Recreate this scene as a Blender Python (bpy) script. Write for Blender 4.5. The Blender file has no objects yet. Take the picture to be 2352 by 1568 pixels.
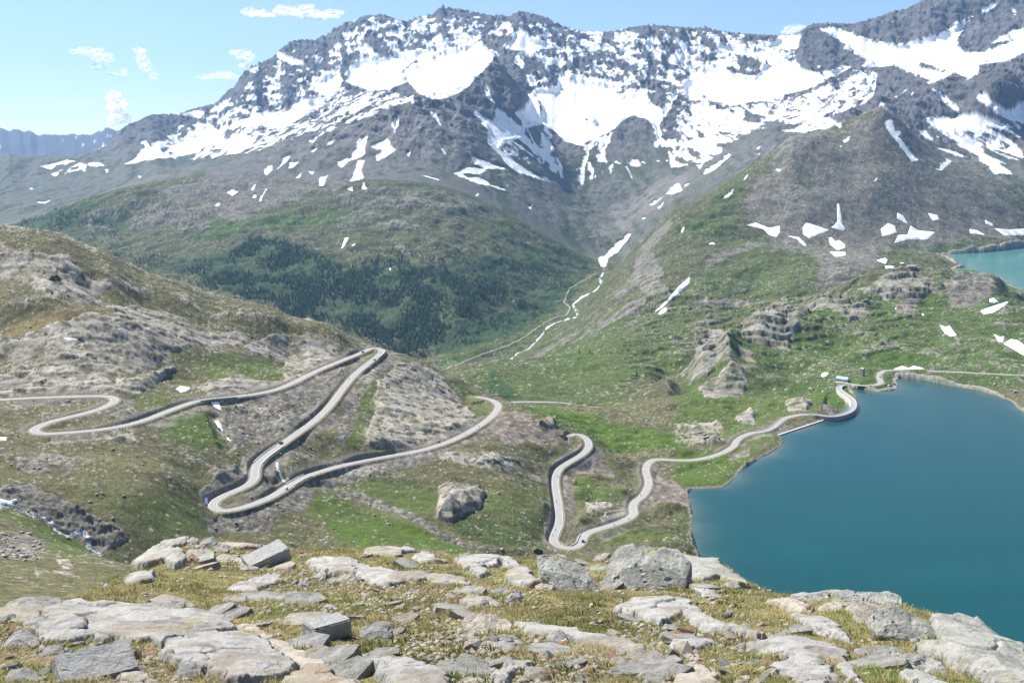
HAZE = 3.7e-5; EXPO = 0.95
import bpy, bmesh, math, random
import numpy as np
from mathutils import Vector, Matrix
sc = bpy.context.scene
COL = sc.collection
PI = math.pi
random.seed(7)
RNG = np.random.default_rng(11)
# ------------------------------------------------------------------ camera geometry (metres; camera is the origin)
FPX, CX, CY = 2412.0, 1176.0, 784.0
TH = math.radians(10.3)
CT, ST = math.cos(TH), math.sin(TH)

def ut(px, py):
    """photo measurement -> (u = X/Y, t = Z/Y)"""
    px = np.asarray(px, float); py = np.asarray(py, float)
    xc = (px - CX) / FPX; yc = -(py - CY) / FPX
    dy = CT + yc * ST
    return xc / dy, (-ST + yc * CT) / dy

def pix(X, Y, Z):
    f = Y * CT - Z * ST
    return CX + FPX * X / f, CY - FPX * (Y * ST + Z * CT) / f

CROP = dict(A=(0, 0), B=(1350, 0), C=(2696, 0), D=(0, 850), E=(1350, 850), F=(2696, 850), G=(0, 1798), H=(1350, 1798), I=(2696, 1798))
def pts(c, s):
    a = np.array([[float(v) for v in p.split(',')] for p in s.split()])
    if c in CROP:
        x0, y0 = CROP[c]
        a = (a / 1.68 + np.array([x0, y0])) / 1.74150
    return a

# ------------------------------------------------------------------ noise
_P = np.random.default_rng(3).permutation(256)
_P = np.concatenate([_P, _P]).astype(np.int32)
_a = np.random.default_rng(4).random(256) * 2 * PI
_GX, _GY = np.cos(_a).astype(np.float32), np.sin(_a).astype(np.float32)
def perlin(x, y, seed=0):
    xi = np.floor(x); yi = np.floor(y)
    xf = (x - xi).astype(np.float32); yf = (y - yi).astype(np.float32)
    xi = (xi.astype(np.int64) + seed * 37) & 255; yi = (yi.astype(np.int64) + seed * 91) & 255
    a = _P[xi]; b = _P[xi + 1]
    aa = _P[a + yi]; ab = _P[a + yi + 1]; ba = _P[b + yi]; bb = _P[b + yi + 1]
    u = xf * xf * xf * (xf * (xf * 6 - 15) + 10); v = yf * yf * yf * (yf * (yf * 6 - 15) + 10)
    n00 = _GX[aa] * xf + _GY[aa] * yf
    n10 = _GX[ba] * (xf - 1) + _GY[ba] * yf
    n01 = _GX[ab] * xf + _GY[ab] * (yf - 1)
    n11 = _GX[bb] * (xf - 1) + _GY[bb] * (yf - 1)
    l0 = n00 + u * (n10 - n00); l1 = n01 + u * (n11 - n01)
    return (l0 + v * (l1 - l0)) * 1.5
def fbm(x, y, o=4, seed=0, gain=.5):
    s = 0; a = 1.0; n = 0
    for k in range(o):
        s = s + a * perlin(x, y, seed + k); n += a; a *= gain; x = x * 2.03 + 17.1; y = y * 2.03 + 5.3
    return s / n
def ridged(x, y, o=4, seed=0, gain=.5):
    s = 0; a = 1.0; n = 0
    for k in range(o):
        s = s + a * (1 - 2 * np.abs(perlin(x, y, seed + k))); n += a; a *= gain; x = x * 2.07 + 11.1; y = y * 2.07 + 7.3
    return s / n
def cells(x, y, seed=0):
    """distance to nearest / second nearest jittered point, id noise"""
    xi = np.floor(x).astype(np.int64); yi = np.floor(y).astype(np.int64)
    d1 = np.full(x.shape, 9., np.float32); d2 = d1.copy(); idv = np.zeros(x.shape, np.float32)
    for ox in (-1, 0, 1):
        for oy in (-1, 0, 1):
            h = _P[(_P[(xi + ox + seed * 13) & 255] + ((yi + oy) & 255)) & 511]
            jx = (h * 0.6180339) % 1.0; jy = (h * 0.7548777 + .31) % 1.0
            d = np.hypot(xi + ox + jx - x, yi + oy + jy - y).astype(np.float32)
            nearer = d < d1
            d2 = np.where(nearer, d1, np.minimum(d2, d)); idv = np.where(nearer, h / 255.0, idv); d1 = np.where(nearer, d, d1)
    return d1, d2, idv
def facets(x, y, seed=0, tilt=1.):
    """broken rock: every cell a tilted plane; returns height, crack (0 in the joints) and cell id"""
    xi = np.floor(x).astype(np.int64); yi = np.floor(y).astype(np.int64)
    d1 = np.full(x.shape, 9., np.float32); d2 = d1.copy(); idv = np.zeros(x.shape, np.float32); h0 = np.zeros(x.shape, np.float32)
    for ox in (-1, 0, 1):
        for oy in (-1, 0, 1):
            h = _P[(_P[(xi + ox + seed * 13) & 255] + ((yi + oy) & 255)) & 511]
            ex = x - (xi + ox + (h * 0.6180339) % 1.0); ey = y - (yi + oy + (h * 0.7548777 + .31) % 1.0)
            d = np.hypot(ex, ey).astype(np.float32); n = d < d1
            d2 = np.where(n, d1, np.minimum(d2, d)); idv = np.where(n, h / 255.0, idv); d1 = np.where(n, d, d1)
            h0 = np.where(n, ((h * .317) % 1 - .5) * ex + ((h * .571) % 1 - .35) * ey, h0)
    return (idv - .5) * .8 + tilt * 1.6 * h0, sstep(.0, .09, d2 - d1), idv
def sstep(a, b, x):
    t = np.clip((x - a) / (b - a), 0, 1); return t * t * (3 - 2 * t)
def seg_dist(X, Y, P, closed=True):
    """distance of points to a polyline, arc parameter and (for closed) an inside flag"""
    best = np.full(X.shape, 1e12); par = np.zeros(X.shape); inside = np.zeros(X.shape, bool)
    n = len(P); s0 = 0.0
    for i in range(n if closed else n - 1):
        ax, ay = P[i]; bx, by = P[(i + 1) % n]
        dx, dy = bx - ax, by - ay; L2 = dx * dx + dy * dy + 1e-12
        t = np.clip(((X - ax) * dx + (Y - ay) * dy) / L2, 0, 1)
        d = (X - ax - t * dx) ** 2 + (Y - ay - t * dy) ** 2
        L = math.sqrt(L2); m = d < best
        best = np.where(m, d, best); par = np.where(m, s0 + t * L, par); s0 += L
        if closed and abs(dy) > 1e-9:
            c = ((ay > Y) != (by > Y)) & (X < dx * (Y - ay) / dy + ax)
            inside ^= c
    d = np.sqrt(best)
    return (np.where(inside, d, -d) if closed else d), par

# ------------------------------------------------------------------ painted masks (what grows or lies where), one set per distance band
BW, BH = 1176, 784
class Band:
    def __init__(s): s.c = {}
    def buf(s, n):
        if n not in s.c: s.c[n] = np.zeros((BH, BW), np.float32)
        return s.c[n]
    def paint(s, n, crop, txt, val=1., feather=6., mode='max'):
        P = pts(crop, txt) / 2; f = feather / 2; b = s.buf(n)
        x0, y0 = np.floor(P.min(0) - f - 1).astype(int); x1, y1 = np.ceil(P.max(0) + f + 2).astype(int)
        x0, y0 = max(x0, 0), max(y0, 0); x1, y1 = min(x1, BW), min(y1, BH)
        if x1 <= x0 or y1 <= y0: return
        gx, gy = np.meshgrid(np.arange(x0, x1) + .5, np.arange(y0, y1) + .5)
        d, _ = seg_dist(gx, gy, P)
        w = sstep(-f, f, d); v = b[y0:y1, x0:x1]
        b[y0:y1, x0:x1] = np.maximum(v, w * val) if mode == 'max' else v * (1 - w) + val * w
    def sample(s, n, px, py):
        if n not in s.c: return np.zeros(np.shape(px), np.float32)
        b = s.c[n]
        x = np.clip(px / 2 - .5, 0, BW - 1.001); y = np.clip(py / 2 - .5, 0, BH - 1.001)
        xi = x.astype(np.int32); yi = y.astype(np.int32); fx = x - xi; fy = y - yi
        return (b[yi, xi] * (1 - fx) + b[yi, xi + 1] * fx) * (1 - fy) + (b[yi + 1, xi] * (1 - fx) + b[yi + 1, xi + 1] * fx) * fy

# ------------------------------------------------------------------ object helpers
def prop(o, label=None, cat=None, group=None, kind=None):
    if label: o['label'] = label
    if cat: o['category'] = cat
    if group: o['group'] = group
    if kind: o['kind'] = kind
    return o
def mesh_np(name, V, F, mat=None, parent=None, smooth=False, cols=None):
    """V (n,3), F (m,3|4) index array"""
    V = np.asarray(V, np.float32); F = np.asarray(F, np.int32); k = F.shape[1]
    me = bpy.data.meshes.new(name)
    me.vertices.add(len(V)); me.vertices.foreach_set('co', V.ravel())
    me.loops.add(F.size); me.loops.foreach_set('vertex_index', F.ravel())
    me.polygons.add(len(F)); me.polygons.foreach_set('loop_start', np.arange(0, F.size, k, dtype=np.int32))
    me.polygons.foreach_set('loop_total', np.full(len(F), k, np.int32))
    if smooth: me.polygons.foreach_set('use_smooth', np.ones(len(F), bool))
    for cn, c in (cols or {}).items():
        at = me.color_attributes.new(cn, 'FLOAT_COLOR', 'POINT')
        c4 = np.ones((len(V), 4), np.float32); c4[:, :c.shape[1]] = c
        at.data.foreach_set('color', c4.ravel())
    me.update(calc_edges=True)
    if mat: me.materials.append(mat)
    o = bpy.data.objects.new(name, me); COL.objects.link(o)
    if parent: o.parent = parent
    return o
def empty(name, loc=(0, 0, 0), rz=0.):
    o = bpy.data.objects.new(name, None); COL.objects.link(o); o.location = loc; o.rotation_euler = (0, 0, rz); o.empty_display_size = .2
    return o
class MB:
    """collects boxes / prisms / tubes and links them as ONE mesh"""
    def __init__(s): s.V = []; s.F = []
    def add(s, V, F):
        n = len(s.V); s.V += [tuple(v) for v in V]; s.F += [tuple(i + n for i in f) for f in F]; return s
    def box(s, c, d, rz=0., taper=1.):
        cx, cy, cz = c; a, b, h = d[0] / 2, d[1] / 2, d[2] / 2; ca, sa = math.cos(rz), math.sin(rz)
        V = []
        for z, k in ((-h, 1.), (h, taper)):
            for x, y in ((-a, -b), (a, -b), (a, b), (-a, b)):
                V.append((cx + k * (x * ca - y * sa), cy + k * (x * sa + y * ca), cz + z))
        return s.add(V, [(3, 2, 1, 0), (4, 5, 6, 7), (0, 1, 5, 4), (1, 2, 6, 5), (2, 3, 7, 6), (3, 0, 4, 7)])
    def prism(s, prof, y0, y1):
        """profile in x,z extruded along y"""
        n = len(prof)
        V = [(x, y0, z) for x, z in prof] + [(x, y1, z) for x, z in prof]
        F = [tuple(range(n))[::1], tuple(range(2 * n - 1, n - 1, -1))] + [((i + 1) % n, i, n + i, n + (i + 1) % n) for i in range(n)]
        return s.add(V, F)
    def tube(s, P, r, k=6, closed=False):
        P = [Vector(p) for p in P]; n = len(P); V = []; F = []
        rr = r if hasattr(r, '__len__') else [r] * n
        for i, p in enumerate(P):
            t = (P[(i + 1) % n] - P[i - 1]) if closed else (P[min(i + 1, n - 1)] - P[max(i - 1, 0)])
            t.normalize(); q = t.orthogonal().normalized() if abs(t.z) > .99 else t.cross(Vector((0, 0, 1))).normalized(); w = t.cross(q)
            for j in range(k):
                a = 2 * PI * j / k; V.append(p + (q * math.cos(a) + w * math.sin(a)) * rr[i])
        for i in range(n if closed else n - 1):
            for j in range(k):
                a = i * k; b = ((i + 1) % n) * k; F.append((a + j, a + (j + 1) % k, b + (j + 1) % k, b + j))
        if not closed: F += [tuple(range(k))[::-1], tuple(range((n - 1) * k, n * k))]
        return s.add(V, F)
    def build(s, name, mat, parent=None, smooth=False, bevel=0.):
        me = bpy.data.meshes.new(name); me.from_pydata(s.V, [], s.F); me.update()
        bm = bmesh.new(); bm.from_mesh(me); bmesh.ops.recalc_face_normals(bm, faces=bm.faces)
        if bevel: bmesh.ops.bevel(bm, geom=list(bm.edges), offset=bevel, segments=2, affect='EDGES', clamp_overlap=True)
        bm.to_mesh(me); bm.free()
        if smooth:
            for p in me.polygons: p.use_smooth = True
        me.materials.append(mat); o = bpy.data.objects.new(name, me); COL.objects.link(o)
        if parent: o.parent = parent
        return o

# ------------------------------------------------------------------ materials
def mat(name, col=(.5, .5, .5), rough=.8, spec=.3, var=.25, scale=3., bump=.0, metal=0., attr=None, bscale=None, detail=6.):
    m = bpy.data.materials.new(name); m.use_nodes = True; nt = m.node_tree; N = nt.nodes; L = nt.links
    b = N['Principled BSDF']; b.inputs['Roughness'].default_value = rough; b.inputs['Specular IOR Level'].default_value = spec; b.inputs['Metallic'].default_value = metal
    tc = N.new('ShaderNodeTexCoord'); nz = N.new('ShaderNodeTexNoise'); nz.inputs['Scale'].default_value = scale; nz.inputs['Detail'].default_value = detail
    nz.inputs['Roughness'].default_value = .65
    L.new(tc.outputs['Object'], nz.inputs['Vector'])
    mr = N.new('ShaderNodeMapRange'); mr.inputs['From Min'].default_value = .3; mr.inputs['From Max'].default_value = .7
    mr.inputs['To Min'].default_value = 1 - var; mr.inputs['To Max'].default_value = 1 + var
    L.new(nz.outputs['Fac'], mr.inputs['Value'])
    mx = N.new('ShaderNodeMix'); mx.data_type = 'RGBA'; mx.blend_type = 'MULTIPLY'; mx.inputs['Factor'].default_value = 1
    if attr:
        at = N.new('ShaderNodeAttribute'); at.attribute_name = attr; L.new(at.outputs['Color'], mx.inputs[6])
    else: mx.inputs[6].default_value = (*col, 1)
    cmb = N.new('ShaderNodeCombineColor')
    for k in range(3): L.new(mr.outputs['Result'], cmb.inputs[k])
    L.new(cmb.outputs['Color'], mx.inputs[7]); L.new(mx.outputs[2], b.inputs['Base Color'])
    if bump:
        n2 = N.new('ShaderNodeTexNoise'); n2.inputs['Scale'].default_value = bscale or scale * 2; n2.inputs['Detail'].default_value = 8; n2.inputs['Roughness'].default_value = .7
        L.new(tc.outputs['Object'], n2.inputs['Vector'])
        bp = N.new('ShaderNodeBump'); bp.inputs['Strength'].default_value = 1; bp.inputs['Distance'].default_value = bump
        L.new(n2.outputs['Fac'], bp.inputs['Height']); L.new(bp.outputs['Normal'], b.inputs['Normal'])
    return m
# ------------------------------------------------------------------ surveyed points: photo x, photo y, distance ahead (or, if negative, height)
LAKE_Z, UPLAKE_Z = -305.0, -310.0
def resolve(txt):
    a = np.array([[float(v) for v in p.split(',')] for p in txt.split()])
    u, t = ut(a[:, 0], a[:, 1])
    Y = np.where(a[:, 2] > 0, a[:, 2], a[:, 2] / np.where(a[:, 2] < 0, t, -1))
    return u, t, Y
SHORE = pts('px', '1588,1230 1592,1195 1585,1165 1580,1130 1588,1122 1640,1120 1665,1118 1690,1095 1700,1080 1730,1060 1760,1045 1795,1025 1800,1013 1790,999 1845,980 1895,963 1922,962 1950,952 1965,936 1968,915 1957,897 1946,886 1960,890 1990,896 2020,900 2055,895 2064,888 2058,875 2065,868 2100,870 2130,875 2165,882 2200,888 2250,897 2290,908 2320,920 2340,938 2355,946 2420,980 2560,1080 2760,1300 2800,1640 2500,1660 2300,1560 2100,1480 1900,1440 1760,1400 1640,1335 1594,1270')
u_, t_ = ut(SHORE[:, 0], SHORE[:, 1]); SHORE_Y = LAKE_Z / t_; SHORE_W = np.stack([u_ * SHORE_Y, SHORE_Y], 1)
USHORE = pts('px', '2156,587 2200,583 2266,579 2352,569 2450,562 2600,560 2700,640 2500,690 2352,667 2320,655 2300,636 2240,622 2184,621 2195,617 2218,613 2205,608 2177,597')
u_, t_ = ut(USHORE[:, 0], USHORE[:, 1]); USHORE_Y = UPLAKE_Z / t_; USHORE_W = np.stack([u_ * USHORE_Y, USHORE_Y], 1)

def smooth_line(P, step=2.5, it=2):
    for _ in range(it):
        Q = [P[0]]
        for a, b in zip(P[:-1], P[1:]): Q += [.75 * a + .25 * b, .25 * a + .75 * b]
        Q.append(P[-1]); P = np.array(Q)
    d = np.r_[0, np.cumsum(np.linalg.norm(np.diff(P, axis=0), axis=1))]
    s = np.linspace(0, d[-1], max(int(d[-1] / step), 2))
    return np.stack([np.interp(s, d, P[:, k]) for k in range(P.shape[1])], 1)
def road_line(txt):
    """px,py[,z] with z filled in along the line"""
    rows = [[float(v) for v in p.split(',')] for p in txt.split()]
    P = np.array([r[:2] for r in rows]); zi = [i for i, r in enumerate(rows) if len(r) > 2]; zv = [rows[i][2] for i in zi]
    z = np.interp(np.arange(len(rows)), zi, zv)
    for _ in range(4):     # spread the climb along the real length
        u, t = ut(P[:, 0], P[:, 1]); Y = z / t; W = np.stack([u * Y, Y], 1)
        s = np.r_[0, np.cumsum(np.linalg.norm(np.diff(W, axis=0), axis=1))]
        z = .5 * z + .5 * np.interp(s, s[zi], zv)
    u, t = ut(P[:, 0], P[:, 1]); Y = z / t
    return np.stack([u * Y, Y, z], 1), np.stack([P[:, 0], P[:, 1], z], 1)
R1_TXT = ('2600,880,-293 2480,870,-294 2352,862 2200,854,-297 2100,851 2050,850,-300 2030,851 2020,858 2019,868 2024,877 2020,882,-300 2003,885 1985,886 1960,883 1950,883,-300 1933,884 1926,890 1928,897 '
  '1940,905 1953,914 1961,924 1961,937 1949,947 1928,954 1905,957 1876,952 1845,951,-300 1820,955 1799,961 1785,973 1773,983 1755,990 1725,994 1702,1003 1690,1014 1687,1024,-301 1668,1036 1640,1047 1600,1056,-300 1560,1057 1530,1055 '
  '1505,1054 1488,1062 1482,1080,-298 1489,1100 1490,1115 1478,1138 1457,1152 1453,1166,-294 1458,1179 1443,1192 1405,1206 1355,1220 1340,1231 1335,1247 1323,1256 1305,1259,-288 1282,1254 1269,1242 1276,1223 1286,1200 1283,1160 1276,1120,-282 1275,1095 '
  '1284,1075 1308,1060 1340,1042 1354,1025,-275 1350,1010 1338,1000 1324,996,-273 1308,1000,-272')
R2_TXT = ('1095,911,-254 1120,915,-252 1136,921 1147,932,-250 1138,948 1117,967 1083,989 1055,1004 1014,1021,-243 960,1036 900,1046 850,1055 800,1065,-236 750,1078 700,1094 668,1112 640,1131 610,1147 560,1165 520,1173 500,1171,-225 487,1163 492,1151 515,1137 550,1123 575,1111 587,1095,-221 '
  '585,1077 597,1056 640,1025,-217 690,990 730,960,-213 760,930 785,895 812,862,-209 845,835 868,818 880,806,-206 868,799 850,800 835,808,-204 800,822 760,838 720,855,-200 690,871 645,892 600,903,-195 540,911 460,918,-190 420,931 380,946 330,966,-186 270,981 200,990,-183 120,996 92,996 76,990,-181 84,981 '
  '110,970 145,961 170,955,-179 215,944 250,931 267,919,-177 255,911 230,909 150,911,-175 60,914 0,918,-173 -80,924,-171 -220,940,-168')
R3_TXT = '1100,930,-345 1170,923,-341 1225,922 1300,925,-340 1330,932 1365,936 1440,934,-340'
ROADS = []; ROADC = []
for txt in (R1_TXT, R2_TXT, R3_TXT):
    w, c = road_line(txt); ROADS.append(smooth_line(w)); ROADC.append(c)

CP = '''
-100,505,970 0,514,960 79,524,955 164,544,958 191,560,960 239,577,968 290,601,975 342,625,985 403,644,995 444,656,1002 485,673,1010 530,683,1016 574,693,1022 632,707,1030 670,727,1036 725,734,1052 772,751,1066 809,775,1085 844,789,1100 888,803,1108 929,814,1112 980,833,1115 1031,858,1115 1069,874,1112 1103,902,1100
-200,640,1500 0,680,1500 200,720,1450 400,800,1450 600,860,1450 800,900,1500 1000,960,1500 -200,640,2100 0,690,2100 200,720,2100 400,780,2100 600,860,2100 800,900,2100 950,930,2050
0,700,860 0,600,915 0,850,790 -150,700,870 -150,850,790 200,620,935 200,700,885 200,800,825 200,870,775 400,700,952 400,760,912 400,830,865 400,885,832 550,760,965 550,850,892 650,780,1000 650,840,945 750,790,1030 100,600,920 100,750,840 300,760,870 300,860,800
950,836,1070 1020,872,1085 1060,900,1080 900,900,955 1000,900,1025 950,960,905 1030,960,960 850,1000,828 950,1010,860 780,1000,800 1080,940,1030 760,1040,785
400,1000,705 560,960,795 500,1060,692 400,1080,645 300,1030,662 200,1050,632 100,1050,622 0,1030,615 -150,1030,610 0,1100,578 200,1100,600 350,1130,605 450,1110,662 300,1200,570 400,1200,590 450,1230,590 100,1130,572
0,1150,550 60,1180,548 120,1215,545 180,1255,543 240,1285,540 -150,1100,560 300,1320,538 400,1370,540
0,1200,440 0,1280,330 0,1350,230 100,1250,400 150,1300,330 200,1330,285 300,1340,300 300,1300,400 -150,1200,420 -150,1330,220 80,1215,460 150,1260,450
600,1400,320 1000,1450,320 1500,1500,350 2000,1600,350 -200,1400,110 0,1420,110 200,1440,110 600,1500,110 1200,1600,110 2300,1750,110 0,1490,45 600,1600,45 1200,1700,45 2300,1850,45 2600,1850,110 2700,1750,350
500,1240,612 600,1220,632 700,1180,668 700,1240,635 850,1250,632 850,1190,692 800,1120,745 900,1100,768 1000,1150,745 1000,1230,680 1100,1275,655 1200,1275,690 1240,1330,600 1000,1340,560 700,1330,540 500,1330,520
1100,1080,815 1200,1000,930 1200,1050,875 1200,1120,805 1200,1200,745 1240,960,995 1100,1020,880 1190,930,1040 1230,950,1035 1270,966,1032 1310,983,1024
1200,945,1230 1260,940,1250 1300,935,1290 1350,960,1200 1450,985,1130 1450,960,1190 1550,1000,1095 1430,1015,1075 1410,1050,1005 1400,1130,865 1350,1100,895 1380,1180,805 1380,1010,1080
1540,1110,930 1500,1160,855 1530,1220,790 1400,1270,735 1560,1260,755 1720,1040,1045
1600,990,1140 1650,970,1180 1700,960,1200 1500,940,1250 1600,930,1250 1700,910,1310 1780,900,1340 1850,930,-304 1880,915,-305 1915,935,-307 1800,860,1440 1900,855,1430 1720,850,1410 1650,900,1310 1600,870,1370 1820,790,1590 1700,790,1550 1900,780,1630 1900,720,1800 2000,800,1580 2000,700,1880 2100,800,1580 2100,700,1900 2200,800,1560 2200,700,1860 2300,800,1530 2300,720,1750 2352,740,1700 2500,760,1650 2500,820,1500 1980,845,1460 2150,836,1460 2300,842,1430 1935,868,1390 1982,862,1405
1446,935,1290 1442,925,1310 1460,900,1350 1500,882,1370 1560,860,1400 1592,828,1450 1605,800,1480 1640,772,1540 1700,742,1620 1740,717,1700 1785,710,1760 1850,702,1860 1870,684,1920 1930,652,2050 1990,628,2160 2060,615,2260 2120,615,2300 2200,624,2320 2290,630,2330 2320,655,2290 2352,668,2250 2450,690,2200
1500,900,1460 1560,890,1520 1650,850,1640 1750,780,1820 1850,760,2000 2000,690,2400 2150,670,2500
1160,905,1450 1200,895,1500 1300,895,1520 1400,895,1500 1072,869,1560 1117,846,1650 1160,832,1750 1190,829,1850 1250,860,1680 1330,840,1750 1400,800,1830 1450,850,1650 1450,800,1830 1500,840,1700 1500,780,1950 1550,800,1950 1560,750,2150 1600,720,2300 1700,715,2400 1800,690,2450 1100,900,1420
1110,900,2200 1180,870,2250 1240,840,2200 1020,920,2200
1178,818,2700 1226,785,2850 1023,849,2600 1322,700,3300 1340,660,3550 1387,618,3900 1410,580,4200 1445,525,4600 1430,480,4900 1300,740,3050 1080,835,2640 950,840,2700
1300,800,2450 1350,770,2450 1400,720,2500 1400,680,2800 1450,700,2450 1450,650,2720 1500,640,2650 1470,600,3000 1500,560,3050 1530,520,3150 1490,540,3400 1560,480,3350
1600,640,2600 1700,640,2650 1600,560,2950 1700,570,2900 1700,500,3150 1620,450,3350 1700,400,3500 1780,340,3600 1830,330,3650 1850,480,3200 1850,420,3400 1900,310,3720 1960,275,3800 2010,251,3860 2040,258,3870 2080,300,3860 2130,370,3840 2200,420,3830 2352,450,3880 2500,440,3900 2000,350,3620 2000,430,3400 2150,480,3480 2250,500,3560 1800,600,2750 1900,640,2550 1900,600,2750 1800,560,3000 1900,540,3100 2000,540,3200 2050,590,2800 2100,545,3240 2200,555,3330 2352,552,3520 2140,580,3150 2500,550,3650 2100,600,2650
2000,310,4500 2100,390,4500 1900,350,4300 1800,400,4000 1700,450,3850 1620,510,3650 2250,460,4300
900,790,2900 900,720,3020 900,640,3200 900,560,3450 900,480,3750 900,400,4050 900,300,4400 922,243,4600 1000,830,2700 1000,720,2980 1000,600,3300 1000,480,3750 1000,380,4150 1000,300,4400 978,239,4600 1100,800,2780 1100,700,3100 1100,560,3600 1100,480,3900 1100,380,4300 1100,290,4700 1062,202,5000 1120,157,5300 1137,130,5500 1200,740,3120 1200,680,3300 1200,600,3600 1200,520,3950 1200,440,4300 1200,390,4600 1270,600,3750 1300,520,4200 1300,640,3550
1180,230,5100 1200,320,4900 878,260,4550 826,273,4500 775,294,4450 804,284,4480 670,345,4250 615,369,4150 533,378,4100 437,403,4000 342,427,3950 284,441,3900 200,470,3850 
700,400,4050 700,480,3750 700,560,3450 700,650,3150 700,720,2980 500,450,3850 500,520,3600 500,600,3300 500,660,3100 300,500,3750 300,540,3600 300,600,3300 100,500,4200 0,510,4300 -200,510,4300 100,560,3600 -200,600,3600 550,720,2900 750,770,2850
950,300,5200 800,330,5100 650,400,5000 500,440,4900 350,470,4900
1330,440,5000 1400,440,5000 1330,380,5200 1330,330,5400 1250,330,5350 1250,290,5600 1400,270,5700 1450,268,5700 1480,300,5500 1500,400,5100 1500,460,4700 1450,330,5400 1350,220,6200 1500,220,6250 1600,200,6300 1600,300,5500 1600,350,5150 1600,400,4600 1550,440,4400 1300,170,6600 1200,150,6500 1450,170,6600 1600,150,6700 1200,70,7000 1400,110,6900
1700,300,5150 1700,350,4800 1750,250,5550 1800,200,6000 1800,290,4800 1900,150,6300 1900,100,6600 1860,100,6700 2000,200,5700 2000,230,5400 2100,200,5500 2100,110,6300 2100,250,5000 2200,150,5800 2350,170,5300 2352,100,5900 2250,50,6500 2352,230,5000 2352,300,4900 2250,330,4800 2200,270,5000 2250,200,5100 2300,180,4950 2352,350,4700 2250,400,4500 2500,170,5300 2500,300,4800 2550,0,6500
1010,40,7450 1180,45,7350 850,60,7550 700,110,7700 600,165,7700 500,245,7700 950,170,6800 950,220,6500 800,200,6900 1050,130,6900 900,235,6200 800,260,6000 650,270,6600 500,320,6400 400,350,6300 300,375,6100 420,300,6900 350,300,7000 600,330,5800
100,400,5900 250,400,5800 0,420,5800 200,450,5200 0,370,6300 100,360,6400 180,352,6500 -200,400,5900 100,470,4700 250,330,6900 400,400,5500
'''
SKY = np.concatenate([pts('A', '-600,1120 -200,1080 0,1065 50,1025 180,1050 330,1045 500,1040 620,1015 700,985 760,930 810,870 860,835 920,815 1010,770 1130,765 1200,770 1250,745 1300,730 1380,710 1460,690 1480,660 1540,600 1580,580 1620,500 1700,440 1800,400 1850,370 1890,325 1950,280 2010,265 2060,265 2130,270 2150,240 2200,235 2230,200 2280,180 2320,150 2351,145'),
  pts('B', '5,178 50,150 110,140 180,105 260,100 300,95 350,110 400,130 470,145 520,120 570,110 640,95 680,55 700,38 740,52 800,58 880,70 960,90 1030,102 1080,105 1100,92 1140,115 1180,95 1220,72 1260,80 1330,95 1400,115 1450,140 1520,175 1600,200 1680,215 1800,215 1880,205 1960,185 2080,168 2200,172 2300,178 2340,182'),
  pts('C', '20,180 50,185 130,190 210,180 270,200 400,220 560,232 700,238 820,230 870,195 930,158 1060,155 1200,160 1290,135 1400,105 1470,75 1560,60 1620,30 1680,-5 1800,-60 2000,-110 2352,-170 2900,-200')])
SKY_U, SKY_T = ut(SKY[:, 0], SKY[:, 1])
SKY_Y = np.interp(SKY[:, 0], [-300, 0, 180, 350, 420, 700, 1010, 1180, 1400, 1700, 1860, 2050, 2400], [6400, 6400, 6500, 7200, 7600, 7800, 7550, 7400, 7100, 7000, 6900, 6800, 6900])

cu, ct, cy = [], [], []
def addcp(u, t, Y): cu.extend(u); ct.extend(t); cy.extend(Y)
addcp(*resolve(CP))
for c in ROADC:
    c = c[~((c[:, 0] > 1868) & (c[:, 0] < 1965) & (c[:, 1] > 884) & (c[:, 1] < 960))]
    u, t = ut(c[:, 0], c[:, 1]); addcp(u, t, c[:, 2] / t)
k = np.arange(0, len(SKY), 2)
addcp(SKY_U[k], SKY_T[k], SKY_Y[k]); 
kk = np.arange(0, len(SKY), 6)
addcp(SKY_U[kk], SKY_T[kk] - .06, SKY_Y[kk] * 1.12); addcp(SKY_U[kk], SKY_T[kk] - .16, SKY_Y[kk] * 1.4)
sel = [i for i in range(len(SHORE)) if i < 10 or 22 <= i < 38]
u, t = ut(SHORE[sel, 0], SHORE[sel, 1]); addcp(u, t + .002, SHORE_Y[sel])
addcp(*[np.array(v) for v in zip(*[(x / y, -318 / y, y) for x, y in ((300, 700), (300, 900), (330, 1100), (420, 1150), (200, 800), (450, 800), (450, 1000), (560, 1000))])])
u, t = ut(USHORE[:5, 0], USHORE[:5, 1]); addcp(u, t + .001, USHORE_Y[:5])
cu, ct, cy = np.array(cu), np.array(ct), np.array(cy); cl = np.log(cy)
# thin-plate surface through the points, in (direction, log distance)
KX = 1.0
A = np.stack([cu, cl * KX], 1)
_, iu = np.unique(np.round(A, 3), axis=0, return_index=True)
A = A[iu]; B = ct[iu]; n = len(A)
def tpk(r2): return -(r2 + 1e-9) ** .8
r2 = ((A[:, None, :] - A[None, :, :]) ** 2).sum(2)
M = np.zeros((n + 3, n + 3)); M[:n, :n] = tpk(r2) + np.eye(n) * 4e-4; M[:n, n] = 1; M[:n, n + 1:] = A; M[n, :n] = 1; M[n + 1:, :n] = A.T
W = np.linalg.solve(M, np.r_[B, 0, 0, 0])
GU = np.linspace(-.66, .66, 265); GL = np.linspace(math.log(40), math.log(11500), 420)
gu, gl = np.meshgrid(GU, GL); q = np.stack([gu.ravel(), gl.ravel() * KX], 1)
GT = np.empty(len(q))
for i in range(0, len(q), 8000):
    d = q[i:i + 8000, None, :] - A[None]; r2 = d[..., 0] ** 2 + d[..., 1] ** 2
    GT[i:i + 8000] = tpk(r2) @ W[:n] + W[n] + q[i:i + 8000] @ W[n + 1:]
GT = GT.reshape(gu.shape)
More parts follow.
